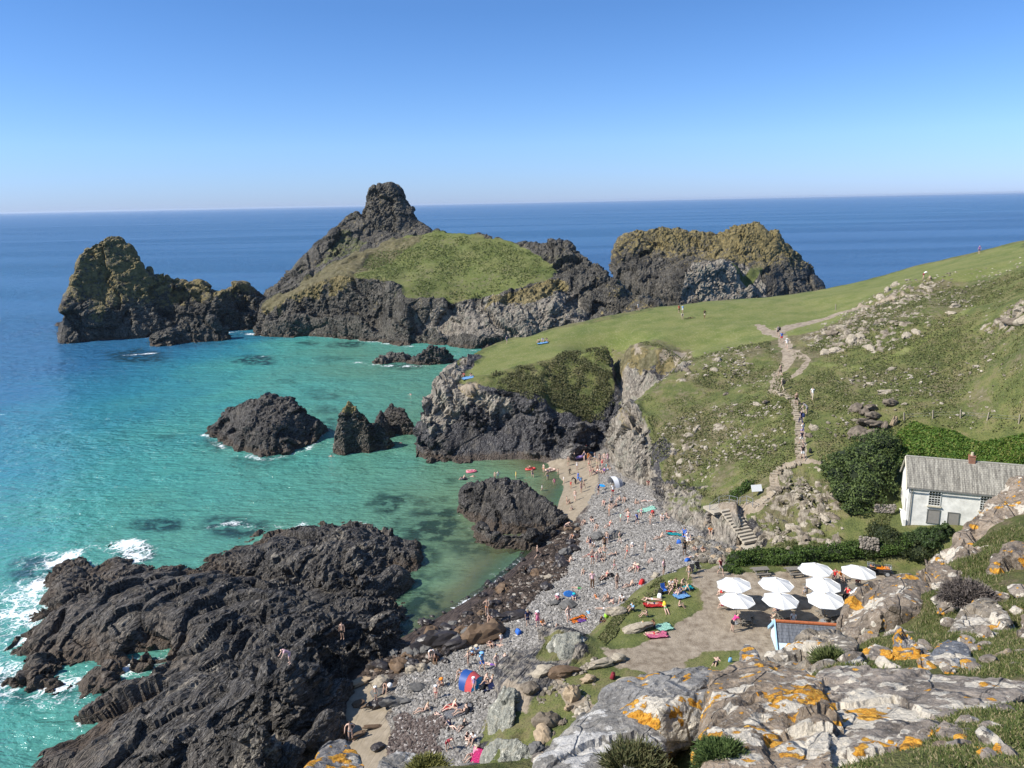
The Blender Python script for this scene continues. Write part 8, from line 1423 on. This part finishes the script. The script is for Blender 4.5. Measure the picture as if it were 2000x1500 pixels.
# ---- things on the beach
def torus_thing(name, label, q, R1, r, mat, cat='ring', tilt=0.):
    o = B(name, lambda bm: _tor(bm, (0, 0, 0), R1, r, 24, 10), mat, None, True); o.rotation_euler = (R(90) - tilt, 0, .3); o.location = (q[0], q[1], q[2] + r * .9 + R1 * math.sin(tilt)); tag(o, label, cat); return o
torus_thing('inflatable_ring', 'big purple inflatable ring on the wet sand', lh(1132, 899), .62, .24, flat('purple_vinyl', (.32, .22, .48), .4, .5), tilt=.5)
q = Z(905, 936, 0); torus_thing('inflatable_ring', 'black inflatable ring with a bather in it', q, .42, .17, flat('black_vinyl', (.03, .03, .035), .4, .5)); person(905, 936, 'lean', 120, .9, 1, 'dark', 'trunks:navy', 'bather sitting in the black inflatable ring', z=0, dz=.02)
def dinghy(px, py, label, mat, rz):
    q = Z(px, py, 0); o = B('inflatable_boat', lambda bm: [_tor2(bm)], mat, None, True); o.location = (q[0], q[1], .12); o.rotation_euler = (0, 0, rz); tag(o, label, 'inflatable'); return o
def _tor2(bm):
    n, m = 24, 8; vs = [[bm.verts.new(((.8 + .17 * math.cos(b)) * math.cos(a) * 1.0, (.42 + .17 * math.cos(b)) * math.sin(a), .17 * math.sin(b))) for b in [2 * math.pi * j / m for j in range(m)]] for a in [2 * math.pi * i / n for i in range(n)]]
    for i in range(n):
        for j in range(m): bm.faces.new((vs[i][j], vs[(i + 1) % n][j], vs[(i + 1) % n][(j + 1) % m], vs[i][(j + 1) % m]))
    bm.faces.new([vs[i][5] for i in range(n)])
dinghy(1036, 917, 'red and white inflatable boat carrying a bather', flat('red_vinyl', (.6, .07, .06), .4, .5), .3); person(1036, 916, 'sit', 120, .9, 1, 'dark', 'trunks:navy', 'bather sitting in the red inflatable boat', z=0, dz=.02)
dinghy(1075, 919, 'pale pink inflatable boat near the sand', flat('pink_vinyl', (.7, .48, .38), .4, .5), .1); person(1075, 918, 'sit', 150, .8, 0, 'blond', 'swimsuit:white', 'child sitting in the pale pink inflatable boat', z=0, dz=.02)
dinghy(921, 922, 'pink and white airbed floating off the headland', flat('airbed_pink', (.72, .2, .24), .4, .5), .2); person(921, 921, 'front', 80, .9, 0, 'brown', 'swimsuit:pink', 'bather in pink lying on the airbed', z=0, dz=.12)
def bodyboard(px, py, label, mat, rz=.5, tilt=.5, dz=.3, s_=1.):
    q = lh(px, py)
    def f(bm):
        v = bmesh.ops.create_uvsphere(bm, u_segments=20, v_segments=10, radius=1)['verts']
        for w_ in v: w_.co = Vector((w_.co.x * .52 * s_, w_.co.y * .28 * s_, math.copysign(abs(w_.co.z) ** .4, w_.co.z) * .035))
    o = B('bodyboard', f, mat, None, True); o.location = (q[0], q[1], q[2] + dz); o.rotation_euler = (tilt, .2, rz); tag(o, label, 'bodyboard'); return o
BB = flat('blue_foam_board', (.05, .22, .62), .4, .4)
bodyboard(1111, 1172, 'blue bodyboard with an orange edge propped on a grey boulder', BB, .4, .9, .75, 1.3); bodyboard(1176, 958, 'bright blue bodyboard beside the man in dark clothes', flat('cyan_foam_board', (.02, .33, .75), .4, .4), .1, .4, .8); bodyboard(1132, 944, 'blue bodyboard carried on the wet sand', BB, .8, 1.1, .8, 1.1); bodyboard(1155, 886, 'pale blue bodyboard at the foot of the headland', flat('pale_foam_board', (.2, .4, .6), .5), .4, .2, .2)
def towel(px, py, w_, l_, c, label, rz=0., cat='towel'):
    q = lh(px, py); c_ = (float(LAND.at(q[0] + .5, q[1])) - float(LAND.at(q[0] - .5, q[1])), float(LAND.at(q[0], q[1] + .5)) - float(LAND.at(q[0], q[1] - .5)))
    def f(bm):
        N_ = 8; V = [[bm.verts.new(((i / N_ - .5) * w_, (j / N_ - .5) * l_, .03 * math.sin(i * 1.7 + j * 1.1))) for j in range(N_ + 1)] for i in range(N_ + 1)]
        for i in range(N_):
            for j in range(N_): bm.faces.new((V[i][j], V[i + 1][j], V[i + 1][j + 1], V[i][j + 1]))
        bmesh.ops.solidify(bm, geom=bm.faces[:], thickness=.015)
    o = B('towel' if cat == 'towel' else cat, f, cmat(c), None, True); o.location = (q[0], q[1], q[2] + .16); o.rotation_euler = (math.atan(c_[1]), -math.atan(c_[0]), rz); tag(o, label, cat); return o
towel(1276, 1183, 2.0, 1.0, 'red', 'red towel under the man in navy trunks'); towel(1296, 1227, 1.6, 1.3, 'mint', 'mint green towel right of the tanned man', .3); towel(1283, 1242, 2.0, 1.1, 'pink', 'pink towel under the woman in a red bikini', .1); towel(1263, 997, 2.6, 1.4, 'mint', 'mint and white striped blanket at the top of the shingle', .2); towel(1330, 1165, 1.6, 1.2, 'sky', 'light blue blanket of the picnic circle', .4); towel(1344, 1150, 1.0, 1.0, 'teal', 'teal towel on the right of the picnic circle', .4)
towel(1319, 1045, 2.2, 1.1, 'teal', 'dark teal blanket beside the deck chairs', -.6); towel(1310, 1040, 1.4, .5, 'red', 'red mat left of the teal blanket', -.6); towel(1184, 1129, 1.8, 1.0, 'black', 'black towel of the woman in a red bikini', .2); towel(1129, 1212, 1.7, 1.1, 'orange', 'orange towel alone on the shingle', .3); towel(1136, 1214, .9, .8, 'purple', 'purple towel heaped on the orange one', .1); towel(895, 1392, 2.6, 1.4, 'grey', 'grey blanket under the row of loungers', .2); towel(880, 1384, 1.2, 1.0, 'red', 'red towel at the left of the row of loungers', .2); towel(958, 1340, 1.8, 1.4, 'navy', 'navy blanket beside the pop-up tent', .3); towel(932, 1484, 1.6, 1.0, 'magenta', 'pink towel at the very bottom of the beach', .9); towel(914, 739, 2.4, 1.2, 'sky', 'pale blue blanket at the headland corner', .2); towel(1060, 671, 2.4, 1.2, 'sky', 'pale blanket of the headland picnickers', .1)
def bag(px, py, c, label, s_=.45, name='bag', h=.5, z=None, dz=0.):
    q = lh(px, py) if z is None else Z(px, py, z)
    def f(bm):
        box(bm, (0, 0, h * .5), (s_, s_ * .65, h), None, .72)
    o = B(name, f, cmat(c), None, True, .06); B('handle', lambda bm: [beam(bm, (-s_ * .25, 0, h), (0, 0, h + .12), .02, 5), beam(bm, (s_ * .25, 0, h), (0, 0, h + .12), .02, 5)], cmat('black'), o); o.location = (q[0], q[1], q[2] + dz); o.rotation_euler = (.15, 0, RG.uniform(0, 3)); tag(o, label, name.replace('_', ' ')); return o
bag(1297, 1184, 'yellow', 'yellow bag at the head of the man in navy trunks', .6); bag(1288, 1168, 'white', 'white bag behind the two people lying on the turf', .5); bag(1290, 1160, 'black', 'black bag at the left of the picnic circle', .6); bag(1012, 1238, 'blue', 'crumpled blue bag left of the adult in navy', .8); bag(1253, 1141, 'red', 'red rucksack beside the man in black trunks', .75, h=.6); bag(1342, 1097, 'blue', 'blue cool box on the shingle below the boulders', .7, 'cool_box', .45); bag(1196, 1324, 'maroon', 'maroon rucksack in the sandy hollow', .6); bag(944, 1346, 'black', 'black bag in front of the couple by the pop-up tent', .55); bag(792, 1304, 'navy', 'navy bag left on the shingle behind the beige boulders', .6)
bag(1186, 1204, 'lime', 'lime green inflatable bag by the terrace corner', .7); bag(1426, 1293, 'sky', 'blue bottle bag on the turf behind the near ridge', .35); bag(1326, 1062, 'blue', 'blue bag between the teal blanket and the deck chairs', .6); bag(913, 1392, 'black', 'black bag at the right of the row of loungers', .6); bag(1247, 1232, 'white', 'white bag on the turf left of the fair child', .4)
for px, py, lb, c in ((1531, 762, 'big black rucksack on the back of the walker in beige', 'black'), (1522, 655, 'dark rucksack of the walker in grey at the path junction', 'black'), (1568, 828, 'navy rucksack on the walker in navy', 'navy'), (1582, 884, 'dark bag set down right of the man in a black shirt', 'black')):
    bag(px, py, c, lb, .42, 'backpack', .55, dz=.95 if 'bag set' not in lb else 0)
q = lh(762, 1347); o = B('ball', lambda bm: bmesh.ops.create_uvsphere(bm, u_segments=16, v_segments=10, radius=.26), cmat('white'), None, True); o.location = (q[0], q[1], q[2] + .45); tag(o, 'plain white ball beside the cream boulder', 'ball')
def chair(px, py, c, label, rz):
    q = lh(px, py); o = empty('folding_chair', tuple(q), R(rz), label, 'chair'); B('seat', lambda bm: box(bm, (0, .1, .38), (.5, .46, .03)), cmat(c), o); B('backrest', lambda bm: box(bm, (0, -.2, .68), (.5, .03, .6), Matrix.Rotation(.3, 3, 'X')), cmat(c), o)
    for sx in (-1, 1):
        B('leg', lambda bm: beam(bm, (sx * .25, -.2, 0), (sx * .25, .32, .38), .015, 5), METAL, o); B('leg', lambda bm: beam(bm, (sx * .25, .32, 0), (sx * .25, -.16, .42), .015, 5), METAL, o); B('armrest', lambda bm: beam(bm, (sx * .27, -.25, .6), (sx * .27, .28, .58), .02, 5), METAL, o)
chair(1350, 1120, 'black', 'left of two empty black folding chairs on the terrace corner', 150); chair(1363, 1115, 'black', 'right of two empty black folding chairs on the terrace corner', 190); chair(1337, 1052, 'blue', 'blue deck chair beside the teal blanket', 160); chair(1344, 1060, 'white', 'white folding chair beside the teal blanket', 190)
chair(1296, 1158, 'blue', 'blue folding chair at the left of the picnic circle', 200)
def bicycle(px, py, label, rz):
    q = lh(px, py); o = empty('bicycle', (q[0], q[1], q[2] + .12), 0, label, 'bicycle'); o.rotation_euler = (R(84), 0, R(rz)); BKm = cmat('black')
    for sx in (-.52, .52): w_ = B('wheel', lambda bm: _tor(bm, (sx, 0, .34), .31, .025, 20, 6), BKm, o, True); B('spokes', lambda bm: [beam(bm, (sx, 0, .34), (sx + .3 * math.cos(a), 0, .34 + .3 * math.sin(a)), .004, 3) for a in [k * math.pi / 5 for k in range(10)]], METAL, w_)
    B('frame', lambda bm: [beam(bm, a, b, .02, 5) for a, b in (((-.52, 0, .34), (-.12, 0, .78)), ((-.52, 0, .34), (-.02, 0, .3)), ((-.02, 0, .3), (-.15, 0, .85)), ((-.02, 0, .3), (.38, 0, .72)), ((-.13, 0, .76), (.36, 0, .8)), ((.52, 0, .34), (.35, 0, .9)))], cmat('maroon'), o); B('saddle', lambda bm: box(bm, (-.16, 0, .9), (.25, .12, .05)), BKm, o); B('handlebar', lambda bm: [beam(bm, (.34, -.28, .95), (.34, .28, .95), .015, 5), beam(bm, (.34, 0, .95), (.35, 0, .88), .015, 5)], BKm, o)
bicycle(1342, 622, 'left of two bicycles lying on the headland lawn', 10); bicycle(1351, 621, 'right of two bicycles lying on the headland lawn', -20)
print('done', time.time() - T0)

# ================================================================ THE AIR
def haze():
    o = B('haze', lambda bm: box(bm, (0, 0, 28.), (79000, 79000, 66)), None); n = NT('sea_air'); v = n.n('ShaderNodeVolumePrincipled'); v.inputs['Density'].default_value = 3e-5; v.inputs['Color'].default_value = (.72, .84, 1, 1); v.inputs['Anisotropy'].default_value = .2
    n.t.links.new(v.outputs[0], n.out.inputs['Volume']); o.data.materials.clear(); o.data.materials.append(n.m); tag(o, kind='stuff')
haze()
